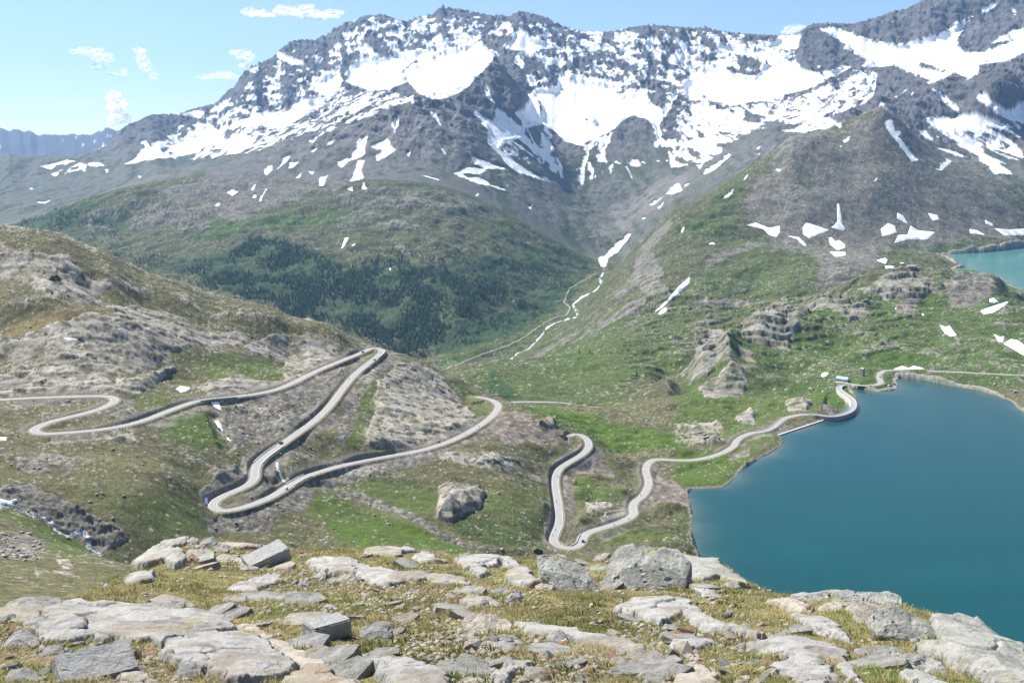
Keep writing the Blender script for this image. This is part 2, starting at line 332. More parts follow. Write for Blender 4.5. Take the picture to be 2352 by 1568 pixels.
def _cub(f):
    return (-.5 * f + f * f - .5 * f ** 3, 1 - 2.5 * f * f + 1.5 * f ** 3, .5 * f + 2 * f * f - 1.5 * f ** 3, -.5 * f * f + .5 * f ** 3)
def base_t(u, l):
    x = np.clip((u - GU[0]) / (GU[1] - GU[0]), 1, len(GU) - 2.001); y = np.clip((l - GL[0]) / (GL[1] - GL[0]), 1, len(GL) - 2.001)
    xi = x.astype(int); yi = y.astype(int); wx = _cub(x - xi); wy = _cub(y - yi); s = 0
    for j in range(4):
        r = 0
        for i in range(4): r = r + wx[i] * GT[np.clip(yi - 1 + j, 0, len(GL) - 1), np.clip(xi - 1 + i, 0, len(GU) - 1)]
        s = s + wy[j] * r
    return s
# ------------------------------------------------------------------ what lies where (masks are painted once and baked as ground cover)
N_, M_, S_ = Band(), Band(), Band()
def paints(band, rows):
    for name, crop, val, fe, txt in rows: band.paint(name, crop, txt, val, fe)
paints(N_, [
 ('rock','D',.95,10,'190,830 350,760 640,660 850,650 1200,620 1400,680 1680,720 1600,800 1450,850 1150,930 980,900 760,850 520,850'),
 ('rock','D',.95,8,'700,540 880,490 1100,510 1240,560 1100,610 900,600 760,580'),
 ('rock','D',.72,16,'0,90 250,120 480,170 600,260 720,330 600,420 380,450 150,350 0,330'),
 ('rock','D',.6,12,'220,430 340,360 600,350 560,400 700,480 560,540 400,520 250,500'),
 ('rock','D',.95,10,'1650,820 1800,720 2000,720 2150,760 2270,870 2250,950 2100,1030 1900,1000 1950,920 1700,880'),
 ('rock','D',.7,16,'0,880 300,850 600,870 980,880 1080,980 1050,1020 800,1080 500,1080 300,1060 100,1000'),
 ('rock','D',.8,12,'160,1080 500,1060 700,1100 800,1190 600,1210 200,1210 0,1230 0,1120'),
 ('rock','D',1,4,'790,1110 1050,1080 1180,1060 940,1205 800,1180'),
 ('rock','D',.65,10,'1400,1150 1700,1130 2000,1100 2040,1150 1700,1210 1420,1220'),
 ('rock','E',.97,8,'210,1500 260,1330 280,1170 380,1040 560,1030 700,1100 740,1180 850,1290 930,1400 860,1470 650,1560 300,1580 220,1560'),
 ('rock','G',.95,6,'0,240 200,230 450,330 560,420 700,520 830,560 870,620 680,700 600,660 480,580 350,520 180,430 0,370'),
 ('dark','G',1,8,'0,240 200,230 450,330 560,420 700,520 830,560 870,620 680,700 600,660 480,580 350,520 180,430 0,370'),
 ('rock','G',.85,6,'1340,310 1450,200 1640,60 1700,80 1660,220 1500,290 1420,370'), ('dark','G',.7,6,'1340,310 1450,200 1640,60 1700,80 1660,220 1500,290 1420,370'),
 ('rock','G',.85,4,'380,740 450,730 520,790 430,800'), ('rock','G',.85,4,'320,780 450,810 510,860 400,850'), ('rock','G',.8,4,'225,825 290,845 245,872'), ('rock','G',.6,6,'100,860 200,840 210,890 120,900'), ('rock','H',1,3,'670,350 690,250 760,225 950,230 1000,300 960,400 780,490 670,480'),
 ('rock','H',.6,12,'640,0 900,20 1250,60 1440,200 1400,240 1200,180 900,120 700,60'),
 ('rock','H',.95,5,'1400,480 1480,560 1430,620 1380,560'), ('rock','H',.75,8,'1640,330 1800,330 1850,380 1760,430 1700,440'), ('rock','H',.97,4,'1760,460 1980,370 1980,420 1880,480 1770,500'),
 ('rock','E',1,3,'1350,1440 1420,1380 1460,1390 1470,1440 1420,1460'),
 ('rock','F',.97,6,'100,1070 190,870 260,820 330,830 390,960 300,1000 220,1060'), ('rock','F',.78,8,'160,1150 280,1100 420,1060 490,1140 440,1230 300,1260 200,1250'), ('rock','F',.85,6,'400,1420 430,1340 530,1310 560,1430'),
 ('rock','F',.95,6,'750,1300 820,1250 940,1280 900,1340 760,1340'), ('scree','F',.9,6,'960,1310 1100,1290 1100,1340 1000,1350'),
 ('rock','F',.62,8,'0,1420 200,1400 330,1440 400,1500 250,1567 0,1567'),
 ('lush','D',.6,14,'1310,1000 1500,930 1800,920 1880,970 1950,1080 1800,1140 1600,1150 1400,1110 1330,1060'), ('lush','D',.8,8,'1060,1340 1180,1330 1400,1350 1500,1500 1560,1567 1300,1600 1100,1500'), ('lush','D',.35,10,'870,1220 1160,1190 1200,1250 960,1350 900,1320'),
 ('dry','D',.9,14,'0,780 300,650 560,590 680,570 560,640 400,700 250,770 50,850'), ('dry','D',.7,8,'1500,900 1600,780 1700,730 1640,800 1560,900'), ('dry','D',.5,10,'0,1030 200,1050 150,1110 0,1110'),
 ('scree','D',.75,12,'1570,1240 1900,1190 2352,1010 2352,1100 2100,1380 1900,1500 1750,1567 1600,1520 1450,1300'), ('red','D',.9,10,'2000,1120 2250,1090 2200,1180 1950,1200'), ('scree','D',.95,6,'1400,1260 1600,1450 1680,1580 1560,1600 1440,1400'),
 ('scree','G',.7,12,'80,60 200,0 500,20 560,120 400,160 150,150'), ('scree','G',1,6,'1360,460 1480,470 1700,400 1950,330 2000,280 2110,290 2060,400 1850,450 1800,560 1600,580 1400,560'), ('scree','G',.75,6,'1150,0 1320,60 1560,110 1640,180 1500,160 1300,100'), ('scree','G',.8,10,'0,560 200,560 330,620 280,700 100,740 0,730'),
 ('lush','G',.6,14,'0,400 130,410 300,500 500,600 620,720 400,700 200,560 0,480'), ('lush','G',.85,8,'2110,290 2352,310 2352,560 2250,580 2180,500 2070,430'), ('lush','G',.45,20,'500,300 1300,280 1400,480 1390,570 1000,640 800,450'),
 ('lush','H',.85,8,'0,320 200,410 420,480 560,520 700,610 900,670 1060,700 800,715 500,650 0,640'), ('lush','H',.6,12,'200,230 650,220 680,290 660,430 560,460 400,400 200,300 60,260'), ('lush','H',.4,14,'1000,300 1400,240 1440,350 1420,560 1200,640 900,580 1000,480'),
 ('shrub','H',.6,10,'720,500 1000,420 1100,520 1300,600 1400,680 1200,680 900,600'), ('lush','H',.7,10,'1550,200 1700,200 1900,300 1960,340 1800,330 1640,350'), ('lush','H',.6,12,'1640,560 1900,500 2200,560 2352,640 2100,640 1700,640'),
 ('lush','I',.85,6,'0,0 600,0 480,110 420,200 280,260 80,265 0,230'), ('lush','F',.85,6,'430,1567 520,1500 620,1480 730,1510 740,1567'), ('red','I',.8,6,'330,60 450,20 520,0 500,50 380,90'), ('shrub','I',.5,8,'0,400 80,450 110,600 60,660 0,660'), ('scree','I',.7,6,'0,230 70,260 100,380 40,380 0,340'),
 ('scree','H',.95,5,'0,130 300,60 640,0 780,0 500,110 300,150 100,240 0,220'), ('scree','H',1,4,'0,260 200,310 500,430 700,540 850,600 1000,640 1250,690 1000,660 780,620 600,540 400,440 180,370 0,300'),
 ('red','H',1,6,'1560,130 1700,30 1780,0 1790,90 1870,160 1700,180'), ('red','H',.8,8,'2110,180 2250,200 2352,290 2352,380 2150,360 2060,330'),
 ('lush','E',.5,10,'740,1100 900,1170 1000,1240 1030,1330 940,1390 870,1280 760,1180'), ('scree','E',.85,8,'0,1400 100,1250 250,1000 330,970 420,1000 300,1060 200,1200 120,1350 60,1567 0,1567'), ('lush','E',.6,8,'60,1567 130,1350 150,1180 240,1150 250,1260 180,1400 130,1560'),
 ('lush','E',1,8,'1200,1290 1400,1260 1560,1330 1700,1360 1900,1430 2100,1450 2352,1500 2352,1600 1800,1600 1560,1460 1350,1380'), ('red','E',.7,12,'1060,1340 1200,1310 1400,1400 1550,1480 1600,1520 1450,1567 1100,1567 1000,1480'),
 ('lush','F',.8,14,'0,1100 330,820 700,700 900,640 1400,500 2352,480 2352,1110 1900,1250 1200,1250 960,1340 700,1360 400,1500 0,1567'), ('lush','F',.95,8,'860,1160 1090,1170 1170,1300 1130,1340 950,1290 820,1240'),
])
paints(M_, [
 ('lush','F',.75,14,'0,1300 100,1000 330,820 700,700 900,640 1400,500 1900,350 2352,480 2352,1110 1900,1250 1200,1250 960,1340 700,1360 400,1500 0,1567'),
 ('rock','F',.97,6,'100,1070 190,870 260,820 330,830 390,960 300,1000 220,1060'), ('rock','F',.78,8,'160,1150 280,1100 420,1060 490,1140 440,1230 300,1260 200,1250'),
 ('rock','F',.85,8,'470,830 560,700 620,720 760,710 830,760 760,850 770,920 620,860'), ('rock','F',.85,6,'630,680 760,640 900,660 860,690 700,700'), ('rock','F',.75,8,'910,610 1000,580 1140,590 1180,680 1280,620 1300,700 1200,740 1050,660'),
 ('rock','F',.82,8,'1350,480 1450,420 1700,400 1780,480 1700,560 1600,590 1500,560 1450,600'), ('scree','F',.9,10,'1790,450 1900,400 2100,410 2200,450 2150,560 2050,600 1960,660 1860,620 1800,540'),
 ('red','F',.7,8,'1480,650 1600,560 1640,700 1540,720'), ('red','F',.5,10,'1880,830 1960,800 1920,900 1860,960'), ('scree','F',.6,12,'2080,760 2352,720 2352,870 2150,800 2100,950 2200,1000'), ('dirt','F',.9,6,'400,870 460,890 580,960 560,980 460,940'), ('scree','F',.45,16,'980,760 1200,800 1350,900 1200,920 1000,860'),
 ('lush','F',.45,20,'0,560 120,440 300,260 600,120 800,180 1000,170 1100,330 960,480 850,640 600,660 240,660 0,720'), ('lush','F',.9,8,'220,700 400,660 650,655 560,690 300,720'), ('lush','F',.4,10,'1420,260 1600,200 2000,170 2352,200 1800,320 1500,330'),
 ('scree','F',.9,14,'230,280 480,190 700,170 900,230 960,200 1350,240 1420,330 1250,400 1150,470 930,560 980,420 960,320 830,220 600,230 350,330 200,400'), ('scree','F',.75,8,'20,640 200,600 400,590 680,610 500,660 250,650'),
 ('scree','C',.95,45,'540,1040 700,980 1040,850 1180,820 1400,700 1600,860 1750,960 2000,1200 2352,1350 2352,1620 1900,1660 1300,1700 700,1680 500,1500 450,1300'),
 ('lush','C',.55,14,'680,1240 800,1200 900,1250 1050,1480 900,1500 700,1400'), ('lush','C',.5,14,'1540,1300 1700,1460 1600,1460 1530,1360'), ('lush','C',.55,14,'0,1567 100,1480 330,1340 560,1020 600,1040 480,1200 400,1400 480,1500 300,1600'), ('rock','C',.9,8,'680,1000 760,930 900,900 1050,880 1040,970 920,1030 800,1050'),
 ('scree','E',.7,10,'1280,980 1500,850 1700,740 2000,600 2100,650 1900,740 1700,850 1500,900 1330,1000'), ('scree','E',.8,10,'1820,560 1960,440 2050,200 2200,60 2250,80 2100,280 2020,480 1900,600'), ('rock','E',.8,8,'1980,420 2060,280 2150,300 2200,480 2230,560 2100,560 2000,480'),
 ('lush','E',.55,20,'860,1130 1000,1030 1300,1000 1700,740 2352,640 2352,1060 1960,1170 1930,1300 1200,1280'), ('shrub','E',.75,8,'960,1200 1050,1080 1120,1130 1180,1200 1280,1250 1150,1270 1000,1240'),
 ('shrub','E',.85,14,'600,860 750,720 1000,680 1200,640 1400,520 1700,430 1560,560 1530,620 1300,750 1000,900 800,940 650,930'), ('shrub','E',.6,30,'0,400 300,330 700,330 1200,200 1700,100 1850,150 1700,420 1200,640 700,720 600,860 0,800'), ('shrub','D',.6,25,'620,240 900,320 1300,300 1700,160 2352,330 2352,800 1900,660 1200,440'), ('shrub','A',.55,25,'0,1350 600,1330 900,1400 840,1600 0,1600'),
 ('lush','E',.95,8,'690,1000 780,960 950,930 900,980 740,1040'), ('lush','E',.85,12,'1050,130 1130,60 1300,20 1250,80 1100,170'), ('lush','D',.8,14,'1250,150 1600,50 2000,20 2352,0 2352,120 2000,100 1700,130 1400,180'), ('lush','E',.55,20,'800,900 1200,800 1500,640 1600,560 1650,620 1400,820 1150,960 850,980'),
 ('rock','B',.42,16,'0,1230 250,1250 700,1280 1000,1300 1300,1350 1000,1460 600,1440 300,1500 0,1567'), ('rock','E',.9,4,'370,230 450,230 520,280 480,300 400,260'), ('rock','E',.5,16,'0,60 200,20 550,30 600,120 300,120 0,130'),
 ('scree','A',.8,16,'1000,1280 1300,1180 1600,1110 2000,1010 2352,850 2352,1250 1900,1400 1600,1500 1200,1400'), ('rock','A',.5,14,'800,1500 900,1350 1200,1330 1500,1420 1400,1567 820,1567'), ('rock','A',.5,12,'540,1450 640,1390 840,1420 800,1567 560,1567'),
 ('scree','B',.9,16,'0,860 300,760 600,690 800,700 900,1000 800,1150 300,1200 0,1230'), ('scree','B',1,6,'1800,1490 1870,1350 1960,1330 2100,1250 2300,1150 2352,1150 2352,1300 2100,1440 1990,1480 1960,1560 1930,1560'), ('scree','E',1,6,'1740,110 1820,140 1790,200 1760,200'), ('scree','E',.6,6,'1490,320 1700,430 1650,440 1480,340'),
])
# snow: solid fields, broken cover (values under .6 are thinned by the noise), and bare holes
for v, fe, crop, rows in (
 (.42, 30, 'A', ['1480,700 1700,450 2000,300 2352,200 2352,900 1900,950 1500,980 1100,1080 900,1050 1000,900 1250,780']), (.44, 30, 'B', ['0,200 400,130 700,60 1000,110 1200,90 1600,220 2352,200 2352,800 1100,560 900,400 0,500']),
 (.54, 25, 'C', ['0,200 400,230 850,240 860,480 1000,520 700,700 0,720']), (.53, 20, 'C', ['0,700 500,700 1000,560 1380,460 1360,640 1000,840 560,900 380,1000 0,1100']), (.47, 30, 'B', ['1100,900 1500,900 2352,800 2352,1150 1700,1230 1300,1150']), (.45, 20, 'C', ['1650,850 2000,760 2352,830 2352,1100 2200,1170 1800,950']),
 (.4, 25, 'C', ['1600,150 2352,0 2352,420 1600,480 1300,420']), (.57, 14, 'B', ['0,640 300,600 600,650 750,690 560,700 300,760 0,880']), (.5, 16, 'A', ['1900,900 2352,650 2352,860 2100,900 1750,1010 1500,1060']), (.56, 14, 'C', ['400,950 600,820 740,640 900,600 1060,530 1190,470 1000,690 860,770 560,890']), (.6, 12, 'C', ['1200,480 1370,480 1340,640 1240,720 1100,770 1020,760 1050,620']), (.38, 10, 'A', ['200,1170 400,1080 730,1100 700,1150 350,1200']),
 (.5, 25, 'B', ['1000,780 1260,860 1560,960 1500,1200 1100,1050 900,760'])):
    for r in rows: S_.paint('cov', crop, r, v, fe)
for c_, r_ in (('A', '1200,1000 1900,800 2352,560 2352,900 1950,990 1500,1130 800,1120'), ('B', '0,560 300,580 700,650 600,720 300,760 0,880'), ('C', '380,1000 600,780 760,620 1150,440 1400,430 1360,640 1000,860 560,900'), ('C', '1250,260 1700,240 2352,200 2352,560 1700,560 1400,460')): S_.paint('diag', c_, r_, 1, 20)
for c_, r_ in (('B', '900,700 1060,760 1250,900 1500,1200 1300,1250 1000,1000'), ('C', '1600,760 2352,700 2352,1250 2000,1150 1750,950')): S_.paint('diag2', c_, r_, 1, 20)
for v_, c_, r_ in ((.5, 'A', '850,1110 960,940 1120,900 1350,800 1500,660 1640,640 1900,760 2100,560 2352,420 2352,880 1950,960 1640,1060 1300,1090'), (.46, 'B', '100,100 500,90 700,50 1000,90 1080,110 1000,330 850,310 500,330 100,420 0,300'), (.48, 'B', '1120,100 1500,180 2352,190 2352,620 2100,600 1850,540 1500,480 1300,420 1120,340'), (.5, 'C', '0,190 820,240 850,420 600,340 300,290 100,480 0,480'), (.55, 'C', '20,680 520,680 420,960 200,1130 0,1100'), (.55, 'B', '1640,960 1760,900 1900,830 1860,1000 1800,1120 1660,1120'), (.53, 'B', '1250,930 1400,900 1560,1180 1400,1160 1300,1120')): S_.paint('cov', c_, r_, v_, 20)
SNOW = dict(A='1860,350 1960,385 2060,420 2040,440 1930,425 1870,390|1670,470 1730,445 1745,470 1710,495|1780,505 1870,550 1850,560 1780,520|2100,550 2190,480 2270,460 2310,540 2250,640 2130,720 2020,800 1900,870 1800,850 1640,850 1580,820 1700,770 1830,730 1880,760 1980,700 2050,680 2180,640 2080,600|1410,740 1500,680 1530,690 1480,750 1420,755|1210,770 1290,740 1390,745 1340,795 1270,785|1120,1010 1240,920 1330,820 1420,830 1450,860 1510,880 1480,930 1540,930 1440,980 1330,1000 1180,1040|960,960 990,950 1020,1000 1050,945 1080,950 1080,1000 1110,1050 1040,1065 900,1100 850,1100 940,1050 980,1010|1120,915 1170,900 1200,930 1140,945|1400,1000 1540,930 1560,900 1640,900 1720,930 1640,990 1540,1010|280,1120 420,1080 520,1085 380,1110 340,1140|590,1100 640,1090 730,1115 600,1115|340,1170 400,1160 370,1190|550,1130 575,1120 570,1160|700,1140 730,1130 715,1170|190,1265 230,1258 215,1277|240,1360 350,1345 300,1370|930,1180 957,1183 940,1205|1525,1290 1560,1265 1600,1285 1560,1315|1670,1265 1730,1240 1700,1275|1740,1320 1800,1265 1760,1340 1745,1365|1690,1330 1730,1310 1720,1335|1770,1150 1830,1110 1830,1140 1790,1180|1860,1145 1900,1090 1890,1060 1960,1040 1930,1080|1935,1140 1960,1090 2010,1095 1960,1130|2080,950 2150,915 2100,965|2180,980 2260,930 2230,970|1985,1205 2030,1165 2020,1195|2075,1155 2110,1150 2100,1175|2145,1250 2150,1210 2205,1170 2180,1240|2090,1020 2135,990 2110,1025|1435,1385 1470,1355 1450,1330 1485,1370 1460,1390|640,1010 690,960 670,1000',
 B='80,430 200,400 260,400 330,380 400,330 480,340 560,320 640,360 720,320 850,310 900,265 980,280 1010,330 1080,350 1050,400 980,480 900,570 820,620 700,680 560,640 470,550 350,600 200,610 60,550 50,500|330,200 420,190 440,230 430,265 350,230|335,145 440,150 450,185 360,160|120,330 180,285 240,330 250,390 150,350|480,190 520,150 545,190 500,205|720,210 830,200 890,240 820,260 740,225|1120,310 1180,250 1210,180 1290,230 1420,280 1480,300 1420,330 1280,340 1180,335|1180,400 1210,370 1260,430 1240,470 1190,460|1520,330 1570,350 1590,430 1550,390|1330,370 1410,380 1440,420 1380,430|1490,500 1620,490 1700,520 1840,530 1850,600 1900,630 2080,610 2090,680 2180,740 2280,590 2300,620 2240,720 2160,860 2150,960 2120,830 2050,790 1960,780 1880,850 1820,900 1720,920 1640,980 1560,960 1430,870 1380,840 1300,860 1250,860 1200,760 1270,710 1300,630 1330,590 1400,590 1470,570|1050,790 1080,730 1180,800 1260,870 1250,920 1110,970 1090,1000 1200,1090 1320,1170 1460,1220 1400,1220 1200,1150 1080,1040 1000,960 1010,880 920,770 900,720 960,770 1040,810|1370,1110 1380,980 1370,900 1400,850 1440,900 1450,980 1420,1060|1470,1010 1500,1080 1520,1200 1500,1195 1480,1100|1630,1240 1625,1130 1655,1060 1700,960 1740,920 1695,1040 1665,1120 1655,1240|1770,1110 1765,1000 1800,930 1880,850 1830,930 1790,1020|1700,1210 1700,1130 1720,1130 1715,1200|1280,870 1320,950 1370,1000 1350,1010 1290,930|1225,1010 1300,1090 1320,1110 1260,1050|2100,780 2130,850 2150,960 2175,960 2165,850|2090,1020 2130,1080 2150,1100|1930,1110 1950,1120 1985,1205 1960,1170|2220,1000 2250,1050 2340,960 2352,960 2270,1060 2260,1090 2352,1110 2340,1110 2240,1135|370,820 410,795 415,850 380,910|0,1090 100,1050 130,960 200,910 180,1040 80,1090 30,1130|220,990 330,930 380,1010 320,1060 240,1105 290,1010|70,1225 140,1080 190,1070 160,1150 170,1200 100,1220|160,1280 180,1245 200,1280|740,1160 820,1150 860,1115 920,1140 1000,1140 960,1170 850,1170 1000,1220 1130,1280 900,1220|905,1045 990,1090 1140,1140 980,1130 920,1100|550,1175 690,1205 680,1215|1450,150 1600,205 1850,220 1780,235 1680,235 1560,195|1640,260 1700,270 1760,310 1720,350 1620,300|2060,240 2130,260 2230,330 2290,460 2200,330|1900,455 1980,520 2040,560 2000,550|2050,370 2100,450 2180,480 2260,490 2150,490|2150,560 2230,580 2200,600|2250,230 2352,300 2352,440 2290,450 2310,330|60,1275 110,1265 100,1285|545,855 565,850 560,870|690,985 715,1000 740,1045 715,1030|460,1040 490,1010 480,1060|1140,1250 1160,1240 1150,1250|920,1310 950,1300 935,1320|1280,1390 1305,1385 1295,1410|2080,1380 2160,1330 2200,1315 2120,1380|2140,1400 2210,1340 2160,1405|2200,1300 2290,1230 2310,1280 2240,1305|2050,1465 2080,1460 2060,1475',
 C='110,500 200,450 320,440 380,490 540,500 620,420 500,380 420,370 270,310 400,300 600,350 700,390 820,400 850,460 1000,500 1000,480 1150,440 1190,450 1050,530 900,600 740,640 720,690 600,680 520,680 380,720 250,640 70,640 60,540|80,700 230,690 260,830 330,800 240,920 240,1000 200,1090 170,1130 230,980 230,870 200,770 140,830|960,190 1050,175 1110,195 1250,250 1350,280 1500,300 1620,270 1720,250 1860,200 2000,100 2020,110 1950,200 1880,300 1960,350 2080,340 2250,280 2140,290 2250,220 2352,170 2352,360 2220,410 2000,450 2080,450 2060,500 1980,530 1900,500 1850,500 1780,540 1700,570 1720,540 1620,500 1480,440 1380,450 1250,450 1330,410 1240,370 1220,360 1140,330 1180,310 1000,210|2050,70 2160,5 2170,30 2090,100|2040,660 2080,630 2130,700 2180,720 2260,740 2352,670 2352,830 2250,800 2150,750|1700,780 1870,790 2030,770 2160,810 2290,860 2200,870 2100,850 2160,900 2080,900 1980,880 1880,890 1950,940 2020,970 2080,1020 2160,1080 2280,1170 2160,1160 2050,1060 1920,970 1800,900 1710,830|2130,880 2220,900 2330,1000 2352,1070 2280,1040 2180,1010 2250,980|1640,880 1690,880 1750,950 1700,940|1760,990 1850,1010 2000,1060 1900,1050|1410,830 1460,830 1480,910 1530,930 1500,950 1560,1030 1630,1120 1590,1110 1520,1020 1450,920|1715,1180 1770,1195 1840,1130 1820,1090 1860,1170 1790,1215|1745,600 1800,630 1870,700 1970,775 1900,750 1820,690|1140,930 1190,880 1180,920 1150,950|1100,975 1130,970 1120,985|1375,710 1400,685 1415,715|1240,710 1330,600 1360,490 1370,500 1340,640 1290,690|720,880 860,850 1000,860 880,890|890,790 1040,790 1120,840 1000,870 930,840|175,1180 370,1040 380,1050 250,1150|60,1250 135,1210 80,1250|0,1240 30,1250 0,1300|540,1040 600,1020 570,1040|440,1220 520,1155 480,1215|335,1340 400,1285 370,1330|550,1000 580,980 570,1000|680,1140 715,1145 710,1170|1340,1225 1370,1215 1360,1235|1590,640 1640,590 1600,640|1470,655 1560,610 1590,600 1500,655|620,300 720,240 860,240 830,330 700,330|20,330 80,450 60,460 0,380')
for c, rows in SNOW.items():
    for r in rows.split('|'):
        P_ = pts(c, r); S_.paint('cov', c, r, 1.0, float(np.clip(np.ptp(P_, axis=0).min() * .22, 2.5, 11)))
for c, r in (('B', '1310,630 1370,690 1380,760 1360,780 1350,700'), ('B', '1650,790 1740,800 1730,825 1660,815'), ('B', '420,490 520,400 540,410 440,490'), ('C', '350,450 450,460 540,490 480,500 390,485'), ('C', '420,390 520,400 600,430 560,465 450,450'), ('C', '1610,450 1660,410 1750,440 1840,480 1760,490 1650,460'), ('C', '820,400 850,250 930,200 1030,230 1200,350 1230,400 1150,440 980,490 860,450'), ('C', '1890,320 1990,130 2150,60 2200,20 2340,160 2200,240 2080,330 1980,350'), ('C', '1110,190 1290,150 1500,80 1700,0 2100,0 1990,90 1700,240 1500,290 1300,250'), ('C', '1370,480 1470,450 1700,540 1560,620 1480,650 1370,640'), ('C', '1180,830 1280,730 1420,715 1560,830 1720,1000 1640,1000 1490,900 1420,820'), ('C', '2000,540 2080,430 2240,420 2352,380 2352,640 2260,735 2150,690 2060,600'), ('B', '1280,860 1370,845 1430,930 1560,960 1640,990 1590,1200 1530,1200 1460,1000 1370,870'), ('B', '1880,860 1980,780 2080,800 2120,900 2150,1090 2000,1080 1820,1090 1800,1050'), ('B', '820,640 1000,460 1080,380 1180,400 1300,560 1250,700 1060,720 880,680'), ('B', '300,760 600,700 850,620 900,720 1000,960 900,1020 700,850 420,800')):
    S_.paint('cov', c, r, 0.26, 6, mode='mix')
for c, r in SNOW.items():
    pass
S_.paint('cov', 'C', '1410,830 1460,830 1480,910 1530,930 1500,950 1560,1030 1630,1120 1590,1110 1520,1020 1450,920', 1, 3)
for r in '370,820 410,795 415,850 380,910|690,985 715,1000 740,1045 715,1030|610,740 660,770 720,870 690,840|980,560 1010,600 1060,700 990,640'.split('|'): S_.paint('cov', 'B', r, 1, 3)
S_.paint('cov', 'E', '1750,312 1800,285 1858,236 1878,206 1912,186 1948,136 1972,148 1932,204 1884,264 1822,304 1812,342 1802,376 1783,376 1758,348', 1, 3)
S_.paint('dirty', 'B', '1530,530 1640,520 1600,580 1560,570', .8, 10); S_.paint('dirty', 'B', '1770,560 1820,560 1800,650 1770,640', .8, 10); S_.paint('dirty', 'B', '1990,690 2040,670 2030,730 1990,740', .7, 8); S_.paint('dirty', 'C', '130,560 200,480 240,560 180,600', .8, 10); S_.paint('dirty', 'C', '30,510 100,590 70,580', .8, 8); S_.paint('dirty', 'B', '1050,790 1180,790 1250,850 1150,830', .6, 10); S_.paint('dirty', 'C', '730,490 745,440 760,500', .9, 6)

# ------------------------------------------------------------------ terrain bands
UMAX, DU = .60, .00095
US = np.arange(-UMAX, UMAX + DU / 2, DU)
def wmat(x, G):
    f = np.clip((x - G[0]) / (G[1] - G[0]), 1, len(G) - 2.001); i = f.astype(int); w = _cub(f - i)
    M = np.zeros((len(x), len(G)))
    for k in range(4): M[np.arange(len(x)), i - 1 + k] = w[k]
    return M
WU = wmat(US, GU)
class Terrain:
    def __init__(s, *seg):
        """seg: Y0, step, Y1 [, step, Y2 ...]"""
        L = [np.array([math.log(seg[0])])]
        for st, y1 in zip(seg[1::2], seg[2::2]):
            l0 = L[-1][-1]; n = int((math.log(y1) - l0) / st) + 1; L.append(np.linspace(l0, math.log(y1), n + 1)[1:])
        s.L = np.concatenate(L); s.Ys = np.exp(s.L)
        s.T0 = wmat(s.L, GL) @ GT @ WU.T
        s.Y = np.repeat(s.Ys[:, None], len(US), 1); s.X = US[None] * s.Y; s.Z = s.T0 * s.Y
        s.px, s.py = pix(s.X, s.Y, s.Z)
    def z(s, X, Y):
        """bilinear height"""
        X = np.asarray(X, float); Y = np.asarray(Y, float)
        x = np.clip((X / Y - US[0]) / DU, 0, len(US) - 1.001); y = np.clip(np.interp(np.log(Y), s.L, np.arange(len(s.L))), 0, len(s.L) - 1.001)
        xi = x.astype(int); yi = y.astype(int); fx = x - xi; fy = y - yi; Z = s.Z
        return (Z[yi, xi] * (1 - fx) + Z[yi, xi + 1] * fx) * (1 - fy) + (Z[yi + 1, xi] * (1 - fx) + Z[yi + 1, xi + 1] * fx) * fy
    def build(s, name, m, r0=0, r1=None):
        r1 = r1 or len(s.L); R = r1 - r0; C = len(US)
        V = np.stack([s.X[r0:r1], s.Y[r0:r1], s.Z[r0:r1]], 2).reshape(-1, 3)
        i = (np.arange(R - 1)[:, None] * C + np.arange(C - 1)[None]).ravel()
        F = np.stack([i, i + 1, i + C + 1, i + C], 1)
        return mesh_np(name, V, F, m, smooth=True, cols={'Cover': s.C[r0:r1].reshape(-1, 3)})
TN = Terrain(42, .0045, 300, .00135, 1300); TM = Terrain(1300, .0015, 4000); TF = Terrain(4000, .0008, 9300)
def trace(px, py, Ymin=45., Ymax=10500.):
    """first point of the terrain on the line of sight through a photo position"""
    u, t = ut(px, py)
    for T in (TN, TM, TF):
        if T.Ys[-1] < Ymin or T.Ys[0] > Ymax: continue
        x = np.clip((float(u) - US[0]) / DU, 0, len(US) - 1.001); xi = int(x); fx = x - xi
        col = T.Z[:, xi] * (1 - fx) + T.Z[:, xi + 1] * fx
        hit = np.nonzero((col >= float(t) * T.Ys) & (T.Ys >= Ymin))[0]
        if len(hit):
            i = hit[0]
            if i > 0:
                a = col[i - 1] - float(t) * T.Ys[i - 1]; b = col[i] - float(t) * T.Ys[i]; f = a / (a - b) if a < 0 else 1.
                Yh = T.Ys[i - 1] + f * (T.Ys[i] - T.Ys[i - 1])
            else: Yh = T.Ys[0]
            return Vector((float(u) * Yh, Yh, float(t) * Yh))
    return None
def mixc(a, b, w): return a * (1 - w[..., None]) + np.asarray(b, np.float32) * w[..., None]

